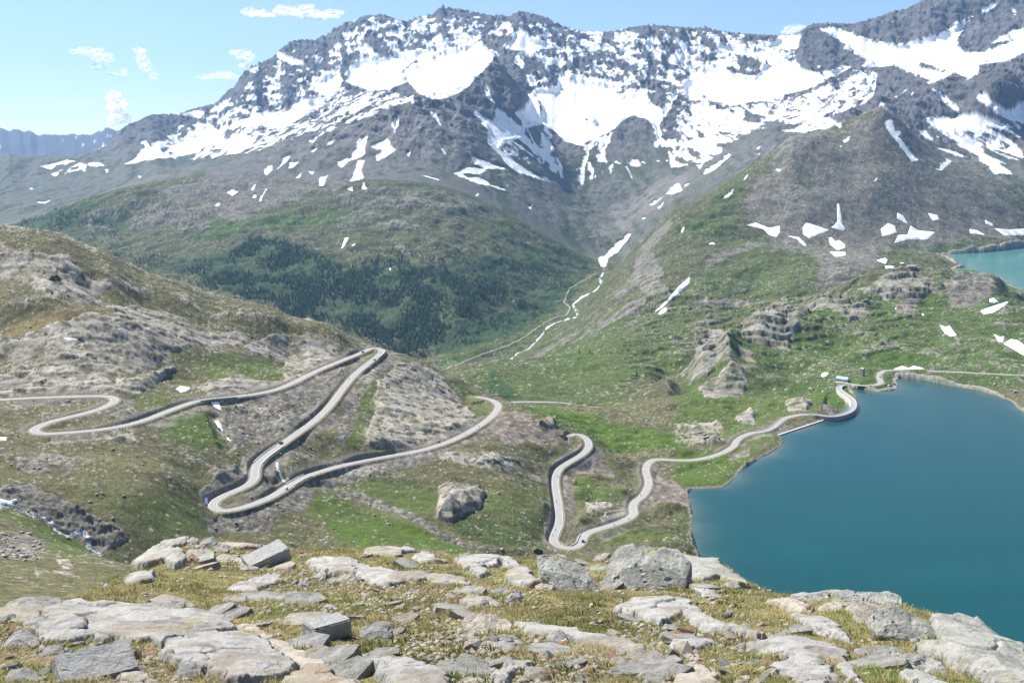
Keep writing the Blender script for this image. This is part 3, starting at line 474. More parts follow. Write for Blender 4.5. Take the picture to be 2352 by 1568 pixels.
# --- relief
def road_field(T):
    sh = T.Z.shape; D = np.full(sh, 1e3, np.float32); RZ = np.zeros(sh, np.float32); SG = np.zeros(sh, np.float32)
    for ri, R in enumerate(ROADS):
        tan = np.gradient(R[:, :2], axis=0); tan /= np.linalg.norm(tan, axis=1)[:, None]
        nor = np.stack([-tan[:, 1], tan[:, 0]], 1)
        zp = T0z(R[:, 0] + 13 * nor[:, 0], R[:, 1] + 13 * nor[:, 1]); zm = T0z(R[:, 0] - 13 * nor[:, 0], R[:, 1] - 13 * nor[:, 1])
        up = np.sign(zp - zm) * sstep(.8, 3, np.abs(zp - zm))
        for i, (x, y, z) in enumerate(R):
            if y < T.Ys[0] - 40 or y > T.Ys[-1] + 40 or DAMMASK[ri][i]: continue
            c0 = int(((x - 24) / y - US[0]) / DU) - 1; c1 = int(((x + 24) / y - US[0]) / DU) + 2
            k = int(np.searchsorted(T.L, math.log(y))); dl = T.L[min(k + 1, sh[0] - 1)] - T.L[max(min(k, sh[0] - 2), 0)] + 1e-9; w = int(24 / y / dl) + 2
            c0, c1, r0, r1 = max(c0, 0), min(c1, sh[1]), max(k - w, 0), min(k + w, sh[0])
            if c1 <= c0 or r1 <= r0: continue
            dx = T.X[r0:r1, c0:c1] - x; dy = T.Y[r0:r1, c0:c1] - y; d = np.hypot(dx, dy)
            m = d < D[r0:r1, c0:c1]
            D[r0:r1, c0:c1][m] = d[m]; RZ[r0:r1, c0:c1][m] = z
            sgn = np.sign(dx * nor[i, 0] + dy * nor[i, 1]) * up[i]
            SG[r0:r1, c0:c1][m] = sgn[m]
    return D, RZ, SG
def T0z(X, Y): return base_t(X / Y, np.log(Y)) * Y
DAMMASK = []
for ri, R in enumerate(ROADS):
    p = np.stack(pix(R[:, 0], R[:, 1], R[:, 2]), 1)
    DAMMASK.append((ri == 0) & (p[:, 0] > 1868) & (p[:, 0] < 1972) & (p[:, 1] > 880) & (p[:, 1] < 962) & ~((p[:, 1] < 887) & (p[:, 0] > 1948)))
def skyline_fix(T, u0, u1, su, st, Yramp, rad=14):
    cols = np.nonzero((US > u0) & (US < u1))[0]; tt = np.interp(US[cols], su, st)
    if callable(Yramp): Yramp = Yramp(US[cols])
    for _ in range(2):
        t = T.Z[:, cols] / T.Y[:, cols]; m = T.Y[:, cols] > Yramp[0]
        i = np.argmax(np.where(m, t, -9), 0); d = tt - t[i, np.arange(len(cols))]
        d = np.convolve(np.pad(d, rad, mode='edge'), np.ones(2 * rad + 1) / (2 * rad + 1), 'valid')
        w = sstep(Yramp[0], Yramp[1], T.Y[:, cols]) * sstep(0, .02, np.minimum(US[cols] - u0, u1 - US[cols]) + .004)[None]
        T.Z[:, cols] += w * d[None] * T.Y[:, cols]

def near_band(T):
    X, Y = T.X, T.Y
    wx = 9 * fbm(X / 26, Y / 26, 3, 5); wy = 5 * fbm(X / 26, Y / 26, 3, 8); s = np.clip(Y / 700, .35, 1.2)
    g = lambda n: N_.sample(n, T.px + wx, T.py + wy)
    rock, scree, lush, dry, red, shrub, dark = [g(n) for n in ('rock', 'scree', 'lush', 'dry', 'red', 'shrub', 'dark')]
    n1 = fbm(X / 42, Y / 30, 5, 21); n2 = fbm(X / 9, Y / 9, 4, 31); n3 = ridged(X / 22 + .3 * n1, Y / 14, 4, 41)
    grain = RNG.random(X.shape).astype(np.float32) - .5; big = fbm(X / 130, Y / 100, 3, 25)
    left = sstep(1250, 900, T.px) * sstep(1180, 1080, T.py)
    right = sstep(1180, 1300, T.px)
    pr = rock + left * .44 + right * .2 + .06 + .12 * big
    fld = pr + .46 * n1 + .42 * n2 - .1 - .25 * lush; rm = sstep(.5, .56, fld + .12 * grain); rmz = sstep(.42, .9, fld - .2 * n2)
    rm = np.maximum(rm, sstep(.7, .95, rock) * sstep(-.38, -.22, n1 + .8 * n2)); rmz = np.maximum(rmz, sstep(.5, 1., rock))
    f1, crack, cid = facets(X / 24 + .4 * n2 + n1, Y / 15 + n1 - .3 * X / 24, 3); f2, crack2, cidb = facets(X / 8 + .3 * n2, Y / 6 + .1 * X, 5); crack = crack * (.4 + .6 * crack2)
    c3, c4, cid2 = cells(X / 4.2, Y / 4.2, 9)
    D, RZ, SG = road_field(T)
    far = sstep(5, 14, D)
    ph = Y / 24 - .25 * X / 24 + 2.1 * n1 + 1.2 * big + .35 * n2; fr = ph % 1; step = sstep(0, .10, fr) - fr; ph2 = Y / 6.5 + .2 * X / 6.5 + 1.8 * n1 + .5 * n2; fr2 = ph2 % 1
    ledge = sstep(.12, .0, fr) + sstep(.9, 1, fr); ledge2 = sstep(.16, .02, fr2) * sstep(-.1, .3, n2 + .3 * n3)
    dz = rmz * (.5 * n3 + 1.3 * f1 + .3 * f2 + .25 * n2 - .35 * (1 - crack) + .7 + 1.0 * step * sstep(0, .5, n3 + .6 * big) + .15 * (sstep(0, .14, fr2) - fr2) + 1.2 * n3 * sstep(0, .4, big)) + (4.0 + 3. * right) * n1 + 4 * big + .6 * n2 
    dz += (scree > .4) * (.5 - c3) * 1.1 * scree + np.maximum(shrub - .3, 0) * 2 * (.6 - c3)
    # stones lying about on the grass
    pm = fbm(X / 50, Y / 50, 3, 95); st = sstep(.30, .2, c3 / (.35 + .9 * ((cid2 * 7.3) % 1))) * (cid2 > .80 - .7 * pm - .12 * left); dz += st * .6 * (1 - rm)
    dz += dark * (3.5 * ridged(X / 13, Y / 9, 3, 77) - 2.5)
    T.Z += dz * far * s * (1 - sstep(1265, 1300, Y))
    # free-standing outcrops
    for c, txt, h in (('H', '670,350 690,250 760,225 950,230 1000,300 960,400 780,490 670,480', 7.), ('D', '800,1130 1050,1080 1180,1070 940,1200 820,1180', 6.), ('E', '1350,1440 1420,1380 1470,1390 1470,1440 1420,1460', 2.5), ('F', '400,1420 430,1340 530,1310 560,1430', 5.), ('F', '750,1330 820,1250 940,1280 900,1340', 4.)):
        P = pts(c, txt); b = (T.px > P[:, 0].min() - 12) & (T.px < P[:, 0].max() + 12) & (T.py > P[:, 1].min() - 12) & (T.py < P[:, 1].max() + 12)
        d, _ = seg_dist((T.px + .5 * wx)[b], (T.py + .5 * wy)[b], P); T.Z[b] += h * (.35 * sstep(-3, 8, d) + .85 * sstep(0, 36, d)) * (1 + .3 * n1[b]) * far[b]
    # skyline of the hill on the left
    C = pts('px', '-160,500 -100,505 0,514 79,524 130,532 164,544 191,560 239,577 290,601 342,625 403,644 444,656 485,673 530,683 574,693 632,707 670,727 725,734 772,751 809,775 844,789 888,803 929,814 980,833 1031,858 1069,874 1103,902')
    skyline_fix(T, -.52, -.035, *ut(C[:, 0], C[:, 1]), lambda u_: [k_ * np.interp(u_, [-.5, -.39, -.3, -.22, -.165, -.13, -.03], [960, 968, 1002, 1030, 1066, 1100, 1100]) for k_ in (.89, .985)], 10)
    # stream beds
    for txt, wdt, dep in (('-60,1120,500 0,1150,505 60,1180,507 120,1215,510 180,1255,513 240,1285,515 300,1320,515', 9, 7), ('490,925,770 497,950,755 520,995,720 560,1040,700 600,1060,700 625,1075,700 640,1085,706 650,1100,712 655,1112,716', 5, 4), ('705,1103,722 760,1125,735 850,1160,700 930,1195,685 1000,1215,678 1100,1245,675 1200,1270,690', 5, 2.5)):
        u, t, yy = resolve(txt); P = np.stack([u * yy, yy], 1)
        b = (X > P[:, 0].min() - 30) & (X < P[:, 0].max() + 30) & (Y > P[:, 1].min() - 30) & (Y < P[:, 1].max() + 30)
        d, _ = seg_dist(X[b], Y[b], P, False); T.Z[b] -= dep * (1 - sstep(wdt * .2, wdt * 1.6, d + 2.5 * n2[b])) * sstep(4.5, 9, D[b])
    # road bed, cut bank on the uphill side, fill on the downhill side
    h = .55 + .6 * fbm(X / 30, Y / 30, 2, 61) + .25 * n2
    bank = RZ + 1.6 * np.clip(h - .1, .0, 1.3) * sstep(4.0, 6.6, D) * np.exp(-np.maximum(D - 7.5, 0) / 8)
    near = D < 22
    Zu = np.where(near & (SG > .3), np.maximum(T.Z, bank), T.Z)
    fill = RZ - np.maximum(D - 4.8, 0) * (.45 + .2 * n2)
    Zd = np.where(near & (SG < -.3), np.minimum(Zu, fill) * (1 - sstep(10, 20, D)) + Zu * sstep(10, 20, D), Zu)
    w = 1 - sstep(4.2, 6.2 , D); wide = 1 - sstep(4.2, 10, D); ww = np.where(SG > .3, w, np.where(SG < -.3, w, wide))
    T.Z = Zd * (1 - ww) + (RZ - .18) * ww
    # lake basin and shore
    b = (X > -60) & (Y > 480); d = np.full(X.shape, -500.); d[b], _ = seg_dist(X[b], Y[b], SHORE_W)
    T.shore = d
    DP = pts('px', '1880,962 1888,935 1903,900 1922,886 1940,896 1962,915 1966,938 1940,956'); inner = np.zeros(X.shape, bool)
    bb = (T.px > 1860) & (T.px < 1990) & (T.py > 860) & (T.py < 980) & (Y > 1100); dd, _ = seg_dist(T.px[bb], T.py[bb], DP); inner[bb] = dd > 0
    jag = 1.2 * n2 + .8 * fbm(X / 4, Y / 4, 2, 88); ds = d + jag
    T.Z = np.where(ds > 0, np.minimum(T.Z, LAKE_Z - np.minimum(.3 + .3 * ds, 22)), np.where((ds > -50) & ~inner, np.maximum(T.Z, LAKE_Z + .2 + np.minimum(-ds, 8) * .3), T.Z))
    # ---- cover colours
    olive, lushc, dryc, rockc = [np.array(v, np.float32) for v in ((.108, .108, .056), (.066, .114, .02), (.22, .17, .085), (.315, .292, .25))]
    m1 = fbm(X / 60, Y / 60, 4, 51); m2 = fbm(X / 3.5, Y / 3.5, 3, 55); m3 = fbm(X / 14, Y / 14, 3, 57)
    C = olive * (1 + .35 * m2 + .25 * m3)[..., None]
    C = mixc(C, lushc, np.clip(lush + .45 * m1 + .3 * m3 - .05, 0, 1)) * (1 + .25 * m2 + .15 * n2)[..., None]
    C = mixc(C, dryc, np.clip(dry * 1.1 + .5 * m3 * (dry > .1) + .35 * np.maximum(m1 - .1, 0), 0, .9))
    C = mixc(C, (.10, .078, .05), sstep(.12, .45, m3 - .3 * n2 - .3 * lush) * .6)
    C = mixc(C, (.045, .075, .025), sstep(.3, .6, shrub + .5 * m3) * .8)
    sc_ = sstep(.45, .62, scree + .35 * n2 + .35 * m3)
    scol = np.array((.195, .183, .155)) * (.6 + .8 * cid2)[..., None] * (1 - .35 * sstep(.25, .5, c3))[..., None]
    C = mixc(C, scol, sc_)
    rd = sstep(.4, .65, red + .4 * n2 + .3 * m3); C = C * (1 - rd[..., None]) + rd[..., None] * np.array((.19, .165, .138)) * (.6 + .8 * cid2)[..., None]
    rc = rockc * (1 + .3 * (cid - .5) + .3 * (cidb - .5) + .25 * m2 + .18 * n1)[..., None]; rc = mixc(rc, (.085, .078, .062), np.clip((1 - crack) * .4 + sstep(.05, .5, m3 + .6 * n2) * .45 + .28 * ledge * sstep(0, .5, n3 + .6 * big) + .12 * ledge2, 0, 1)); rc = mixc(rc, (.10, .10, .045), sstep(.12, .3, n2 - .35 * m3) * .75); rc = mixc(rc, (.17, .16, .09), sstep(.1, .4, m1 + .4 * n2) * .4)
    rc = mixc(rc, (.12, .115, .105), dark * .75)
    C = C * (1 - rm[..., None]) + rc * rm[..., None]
    C = mixc(C, (.34, .33, .29), st * (1 - rm) * .75)
    # verge, bank and fill beside the road
    vg = (1 - sstep(3.4, 5.6, D + .8 * n2)); C = mixc(C, (.26, .24, .19), vg * .85)
    bk = sstep(4.2, 5.2, D) * (1 - sstep(7.5, 11, D + 2 * n2)); C = mixc(C, (.19, .17, .145), np.where(SG > .3, bk * .8 * sstep(-.2, .2, h - .4 + .5 * n2), 0))
    fl = sstep(5, 6.5, D) * (1 - sstep(9, 18, D + 6 * m3)); fcol = np.array((.22, .195, .175)) * (.55 + .9 * cid2)[..., None]; fw = np.where(SG < -.3, fl * .75 * sstep(-.3, .1, m1), 0)[..., None]; C = C * (1 - fw) + fcol * fw
    cl = sstep(520, 300, Y); t1 = fbm(X / 1.6, Y / 1.6, 3, 62); t2 = fbm(X / 5, Y / 5, 3, 63); C = C * (1 + cl * (.5 * t1 + .3 * t2))[..., None]; C = mixc(C, (.19, .16, .075), cl * sstep(.05, .35, t2 + .3 * t1) * .5 * (1 - rm))
    C = C * (1 + .38 * grain * (.4 + .6 * (1 - lush)))[..., None]
    sp = ((grain > .475 - .10 * np.maximum(pm, 0) - .015 * left) * (1 - .6 * lush)); C = mixc(C, (.30, .29, .255), sp * .6 * (Y > 250))
    sh = sstep(-3.2, -1.6, ds + 1.5 * m2) ; C = mixc(C, (.25, .22, .19), sh * .8); C = C * (1 + .5 * grain * sh)[..., None]; C = mixc(C, (.16, .19, .15), (ds > .3) * 1.)
    C = mixc(C, (.115, .115, .1), (ds > 6) * 1.)
    T.C = np.clip(C, .01, .9).astype(np.float32); T.rm = rm; T.D = D; T.scree = sc_

def mid_band(T):
    X, Y = T.X, T.Y
    wx = 20 * fbm(X / 80, Y / 80, 4, 5); wy = 12 * fbm(X / 80, Y / 80, 4, 8)
    g = lambda n: M_.sample(n, T.px + wx, T.py + wy)
    rock, scree, lush, red, shrub, dirt = [g(n) for n in ('rock', 'scree', 'lush', 'red', 'shrub', 'dirt')]
    n1 = fbm(X / 110, Y / 80, 5, 121); n2 = fbm(X / 22, Y / 22, 4, 131); n3 = ridged(X / 60 + .3 * n1, Y / 40, 4, 141)
    gully = ridged(X / 130 + .5 * n1 + .15 * n2, Y / 500 + .2 * n1, 3, 151)
    grain = RNG.random(X.shape).astype(np.float32) - .5; big = fbm(X / 380, Y / 300, 3, 25)
    rhill = sstep(1350, 1500, T.px) * sstep(2700, 2300, Y); fld = rock + .1 + .22 * rhill + .46 * n1 + .46 * n2 + .1 * big + .12 * rhill * ridged(X / 190 + .4 * n1, Y / 150, 4, 171); rm = sstep(.5, .57, fld + .12 * grain); rmz = np.maximum(sstep(.42, .95, fld - .25 * n2), sstep(.5, 1., rock)); rm = np.maximum(rm, sstep(.7, .95, rock) * sstep(-.3, -.12, n1 + .8 * n2))
    f1, crack, cid = facets(X / 40 + .5 * n2 + n1, Y / 26 + n1, 3); f2, crack2, cidb = facets(X / 14 + .4 * n2, Y / 11, 5); crack = crack * (.4 + .6 * crack2)
    c3, c4, cid2 = cells(X / 9, Y / 9, 9)
    sc_ = sstep(.45, .68, scree + .45 * n2 + .8 * n1 + .35 * fbm(X / 380, Y / 300, 3, 25))
    D, RZ, SG = road_field(T)
    far = sstep(5, 16, D); k = np.clip(Y / 2200, .7, 1.5)
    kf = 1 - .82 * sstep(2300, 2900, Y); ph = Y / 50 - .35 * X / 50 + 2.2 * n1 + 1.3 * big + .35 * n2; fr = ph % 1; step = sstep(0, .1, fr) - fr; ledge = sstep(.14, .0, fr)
    crag = ridged(X / 190 + .4 * n1, Y / 150, 4, 171)
    dz = rmz * kf * (.7 * n3 + 3.4 * f1 + .8 * f2 + .8 * n2 - 1. * (1 - crack) + 2 + 5 * step * sstep(-.1, .5, n3 + .6 * big)) + rhill * sstep(1440, 1560, Y) * (1 - sstep(2060, 2160, T.px)) * (9 * crag + 3.5 * step * sstep(-.1, .4, crag)) + (17 + 6 * rhill) * n1 * (1 - .6 * scree * sstep(2600, 3000, Y)) + 2. * n2 * (1 - .5 * scree)  + sc_ * kf * (.9 * (.5 - c3) + .8 * n2 + 1.2 * gully * sstep(-.2,.3,n1)) + 3 * gully * sstep(2500, 3200, Y) * (1 - sc_) + sstep(.3, .7, shrub) * 3.5 * (.55 - c3)
    pm = fbm(X / 120, Y / 120, 3, 95); st = sstep(.32, .2, c3 / (.35 + .9 * ((cid2 * 7.3) % 1))) * (cid2 > .80 - .7 * pm); dz += st * 1.1 * (1 - rm) * (Y < 2600)
    T.Z += dz * far * k * sstep(1300, 1330, Y) * (1 - sstep(3930, 4000, Y))
    KC = np.array([[float(v) for v in p.split(',')] for p in '1485,888,1362 1500,880,1372 1560,858,1402 1592,826,1452 1605,798,1482 1640,770,1542 1700,740,1622 1740,715,1702 1785,708,1762 1850,700,1862 1870,682,1922 1930,650,2052 1990,626,2162 2060,613,2262 2120,613,2302 2200,622,2322 2290,630,2332 2320,652,2292 2352,667,2252 2420,685,2220'.split()])
    ku, kt = ut(KC[:, 0], KC[:, 1]); cols = np.nonzero((US > ku[0]) & (US < ku[-1]))[0]; tt = np.interp(US[cols], ku, kt); yc = np.interp(US[cols], ku, KC[:, 2]); r = T.Y[:, cols] / yc[None]
    for _ in range(2):
        t = np.where((r > .92) & (r < 1.06), T.Z[:, cols] / T.Y[:, cols], -9); dlt = tt - t.max(0); dlt = np.convolve(np.pad(dlt, 6, mode='edge'), np.ones(13) / 13, 'valid'); e_ = sstep(0, .02, np.minimum(US[cols] - ku[0], ku[-1] - US[cols]))
        T.Z[:, cols] += dlt[None] * e_ * T.Y[:, cols] * sstep(.82, .96, r) * (1 - sstep(1.02, 1.09, r))
    T.Z[:, cols] -= 16 * e_ * sstep(1.03, 1.09, r) * (1 - sstep(1.12, 1.28, r))
    T.Z = np.where(D < 14, T.Z * sstep(4.5, 9, D) + (RZ - .2) * (1 - sstep(4.5, 9, D)), T.Z)
    PC = np.concatenate([pts('C', '690,985 760,930 880,895 960,865 1040,868 1130,845 1180,820 1240,770 1300,735 1360,718 1410,720 1430,735 1480,780 1530,830 1600,890 1680,960 1760,1020 1850,1080 1950,1120 2100,1180 2352,1250 2700,1300')])
    skyline_fix(T, float(ut(PC[0, 0], PC[0, 1])[0]), .598, *ut(PC[:, 0], PC[:, 1]), (3000, 3700), 26)
    b = (X > -60); d = np.full(X.shape, -500.); d1, _ = seg_dist(X[b], Y[b], USHORE_W); d[b] = d1; ds = d + 4 * n2
    T.Z = np.where(ds > 0, np.minimum(T.Z, UPLAKE_Z - np.minimum(.5 + .3 * ds, 25)), np.where(ds > -50, np.maximum(T.Z, UPLAKE_Z + .4 + np.minimum(-ds, 15) * .2), T.Z))
    b = (X > 100) & (Y < 1500); d = np.full(X.shape, -500.); d[b], _ = seg_dist(X[b], Y[b], SHORE_W); d2 = d + 1.2 * fbm(X / 9, Y / 9, 4, 31) * 1
    T.Z = np.where(d2 > 0, np.minimum(T.Z, LAKE_Z - np.minimum(.3 + .3 * d2, 22)), np.where(d2 > -40, np.maximum(T.Z, LAKE_Z + .2 + np.minimum(-d2, 8) * .3), T.Z))
    for txt, wdt, dep in (('1178,818,2700 1205,800,2780 1240,770,2880 1262,748,2960 1290,735,3040 1318,722,3150 1322,703,3300 1318,695,3330 1345,675,3480 1370,660,3600 1385,640,3740 1388,615,3880', 10, 3),):
        u, t, yy = resolve(txt); P = np.stack([u * yy, yy], 1); b = (Y > 2600) & (np.abs(X) < 700)
        dd, _ = seg_dist(X[b], Y[b], P, False); T.Z[b] -= dep * (1 - sstep(wdt * .4, wdt * 2, dd))
    m1 = fbm(X / 160, Y / 160, 4, 51); m2 = fbm(X / 8, Y / 8, 3, 55); m3 = fbm(X / 36, Y / 36, 3, 57)
    olive, lushc, rockc = [np.array(v, np.float32) for v in ((.088, .094, .046), (.062, .104, .024), (.275, .262, .225))]
    C = olive * (1 + .3 * m2 + .25 * m3)[..., None]
    C = mixc(C, lushc, np.clip(lush + .45 * m1 + .35 * m3 + .02, 0, 1)) * (1 + .2 * m2 + .15 * n2)[..., None]
    C = mixc(C, (.035, .07, .03), sstep(.35, .6, shrub + .55 * m3 + .2 * n2) * .8)
    C = C * (1 - sc_[..., None] * .92) + (sc_ * .92)[..., None] * np.array((.155, .146, .122)) * (.7 + .55 * cid2 + .2 * m3)[..., None]
    rd = sstep(.35, .6, red + .4 * n2 + .3 * m3); C = C * (1 - rd[..., None]) + rd[..., None] * np.array((.19, .17, .145)) * (.65 + .7 * cid2)[..., None]
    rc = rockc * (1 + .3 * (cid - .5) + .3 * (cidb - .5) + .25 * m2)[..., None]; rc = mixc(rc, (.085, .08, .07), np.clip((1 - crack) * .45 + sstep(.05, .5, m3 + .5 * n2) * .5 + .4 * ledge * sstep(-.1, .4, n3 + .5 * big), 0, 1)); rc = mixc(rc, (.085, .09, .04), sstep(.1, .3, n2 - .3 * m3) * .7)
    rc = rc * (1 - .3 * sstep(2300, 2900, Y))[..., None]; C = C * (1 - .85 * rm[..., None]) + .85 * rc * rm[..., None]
    C = C * (1 + .34 * grain)[..., None]; sp = (grain > .47 - .12 * np.maximum(pm, 0) - .04 * sc_) * (shrub < .4); C = mixc(C, (.32, .31, .28), sp * .65)
    C = mixc(C, (.33, .32, .28), st * (1 - rm) * (Y < 2700) * .7); C = mixc(C, (.3, .26, .2), sstep(.4, .6, dirt + .3 * n2) * .9)
    C = mixc(C, (.3, .27, .23), sstep(-12, -7, ds) * (ds < .5)); C = mixc(C, (.3, .27, .235), sstep(-6, -4, d2) * (d2 < .3)); C = mixc(C, (.1, .14, .12), (ds > .5) * 1. + (d2 > .3))
    C = mixc(C, (.26, .24, .19), (1 - sstep(3.4, 6, D)) * .8)
    snow_cover(T, C)
def snow_cover(T, C):
    X, Y, Z = T.X, T.Y, T.Z
    # smooth base position keeps the fields where they lie; ledges and gullies break their edges
    a = fbm(X / 170, Z / 60, 4, 201, .55); b = fbm(X / 70 + Z / 160, Z / 260, 4, 211, .6); c = fbm(X / 40, Z / 40, 4, 221, .6)
    w1 = fbm(X / 120, Y / 90, 3, 231)
    cov = S_.sample('cov', T.px + 5 * c + 2 * w1, T.py + 3 * c + 2 * b)
    q = Z - .50 * X + 25 * w1; dg = fbm(q / 26, (X + .5 * Z) / 260, 4, 251, .6); q2 = Z + .75 * X; dg2 = fbm(q2 / 26, X / 240, 4, 261, .6)
    diag = S_.sample('diag', T.px, T.py); dl = S_.sample('diag2', T.px, T.py); fl = np.clip(1 - diag - dl, 0, 1)
    tex = fl * (.36 * a + .36 * b) + diag * .62 * dg + dl * .62 * dg2 + .36 * c
    s = cov + .16 * sstep(.2, .36, cov) + tex
    hi = sstep(.62, .8, cov); s = s * (1 - hi) + hi * (cov * 1.22 + .85 * tex); s = np.where(cov < .05, 0, s)
    sm = sstep(.65, .69, s) * (Y > 2400)
    dirty = S_.sample('dirty', T.px + 4 * c, T.py) * sstep(-.1, .3, fbm(X / 18, Z / 120, 3, 241))
    sn = np.array((.86, .88, .9), np.float32) * np.ones_like(C); sn = mixc(sn, (.42, .38, .34), dirty * .6)
    C[:] = C * (1 - sm[..., None]) + sn * sm[..., None]
    T.C = np.clip(C, .01, .92).astype(np.float32); T.snow = sm
def far_band(T):
    X, Y, Z = T.X, T.Y, T.Z
    n1 = fbm(X / 420, Y / 420, 5, 321); n2 = ridged(X / 190 + .4 * n1, Y / 330 + .3 * n1, 5, 331, .55); n3 = fbm(X / 50, Y / 50, 5, 341, .6); n4 = ridged((X + .35 * Z) / 70 + .35 * n3, Z / 210 + Y / 500, 4, 345, .6)
    c0 = S_.sample('cov', T.px, T.py)
    rug = sstep(-120, 250, T.Z) * sstep(.95, .55, c0)
    k = sstep(4000, 4250, Y)
    T.Z += k * ((24 * n1 + 40 * (n2 - .1)) * (.25 + .75 * rug) + 14 * n3 * (.3 + .7 * rug) + 22 * n4 * rug)
    n5 = ridged((X + .4 * Z) / 70 + .4 * n3, Z / 420 + Y / 900, 4, 348); low = sstep(250, -60, Z) * sstep(.6, .2, c0); T.Z += k * low * (9 * n5 + 5 * n3)
    T.Z += np.sin((T.Z + .25 * X + 45 * n1 + 18 * n3) / 9.0) * 4.0 * rug * k
    o = np.argsort(SKY_U)
    skyline_fix(T, -.598, .598, SKY_U[o], SKY_T[o], (4600, 6600), 3)
    T.px, T.py = pix(T.X, T.Y, T.Z); Z = T.Z
    m1 = fbm(X / 300, Z / 120, 4, 351); m2 = fbm(X / 26, Y / 26, 3, 355); m3 = fbm(X / 90, Y / 90, 4, 357)
    grain = RNG.random(X.shape).astype(np.float32) - .5
    C = np.array((.092, .094, .098), np.float32) * (1 + .35 * m1 + .4 * m2 + .25 * m3 + .5 * grain)[..., None]
    C = mixc(C, (.14, .132, .126), sstep(0, .4, m3 + .3 * m1) * .6)
    gr = sstep(130, -150, Z + 160 * m3 + 120 * m1); gr = gr * sstep(-.45, .1, m3 + .6 * m2 + .2); C = mixc(C, (.065, .085, .042), gr * .8)
    C = C * (1 + .35 * n5 * low + .2 * n4)[..., None]; C = mixc(C, (.15, .148, .142), low * sstep(.15, .5, n5 + .5 * m3) * .6)
    sc2 = M_.sample('scree', T.px + 10 * m3, T.py + 8 * m3) * sstep(5900, 5500, Y); C = mixc(C, (.18, .172, .165), sc2 * .85 * sstep(-.3, .2, m3 + m2 * .5 + .1)); C = C * (1 + .25 * m2 * sc2)[..., None]
    snow_cover(T, C)
near_band(TN); mid_band(TM); far_band(TF)
TM.Z[0] = TN.Z[-1]; TF.Z[0] = TM.Z[-1]
# ------------------------------------------------------------------ terrain meshes
M_near = mat('hillside_cover', attr='Cover', rough=.95, spec=.08, var=.30, scale=.9, bump=.35, bscale=.7)
M_mid = mat('valley_cover', attr='Cover', rough=.95, spec=.08, var=.30, scale=.22, bump=1.2, bscale=.2)
M_far = mat('mountain_cover', attr='Cover', rough=.95, spec=.08, var=.16, scale=.05, bump=2.0, bscale=.09)
prop(TN.build('hillside', M_near), kind='structure', label='rocky grass hillside with road cuts and grey outcrops around the lake')
prop(TM.build('valley', M_mid), kind='structure', label='deep green valley and scree slopes beyond the lake')
prop(TF.build('mountains', M_far), kind='structure', label='high snow streaked mountain range closing the valley')
# far blue ridge at the end of the valley
def distant_ridge():
    P = pts('A', '-900,880 -500,900 -200,860 0,870 60,885 120,865 160,880 200,875 240,900 300,895 340,912 410,907 480,905 530,912 580,908 630,895 680,865 730,850 780,875 860,880 1000,940 1300,1000 1700,1050')
    u, t = ut(P[:, 0], P[:, 1]); us = np.linspace(u[0], u[-1], 420); tt = np.interp(us, u, t)
    prof = np.r_[np.linspace(-.9, 0, 46), np.linspace(.04, .5, 10)]
    U, Q = np.meshgrid(us, prof); Yc = 14000.; Y = Yc * (1 + .22 * Q); X = U * Y
    R = tt[None] * Yc + 60 * fbm(us * 60, us * 0, 4, 9)[None] * np.exp(-np.abs(Q) * 6)
    Z = R * 1.0 - np.abs(Q) * 1500 - 70 * (Q < 0) * np.sqrt(np.abs(Q)) * (.6 + .6 * ridged((X + .5 * Y) / 900, Y / 900, 4, 12)) + 60 * fbm(X / 300, Y / 300, 4, 13) * np.minimum(np.abs(Q) * 5, 1)
    r, c = Z.shape; i = (np.arange(r - 1)[:, None] * c + np.arange(c - 1)[None]).ravel(); F = np.stack([i, i + 1, i + c + 1, i + c], 1)
    sn = sstep(.30, .38, fbm(X / 160, Z / 60, 4, 14) + .0002 * (Z - 300) - .04)
    C = np.array((.12, .12, .12)) * np.ones(Z.shape + (3,)) ; C = mixc(C, (.85, .87, .9), sn * .9)
    prop(mesh_np('distant_mountains', np.stack([X, Y, Z], 2).reshape(-1, 3), F, M_far, smooth=True, cols={'Cover': C.reshape(-1, 3)}), kind='structure', label='far blue jagged ridge at the end of the valley')
distant_ridge()
# ground sheet that carries everything out to the horizon
g = MB(); g.add([(-15000, 30, -760), (15000, 30, -760), (15000, 17500, -760), (-15000, 17500, -760)], [(0, 1, 2, 3)]); prop(g.build('ground_base', M_mid), kind='structure')

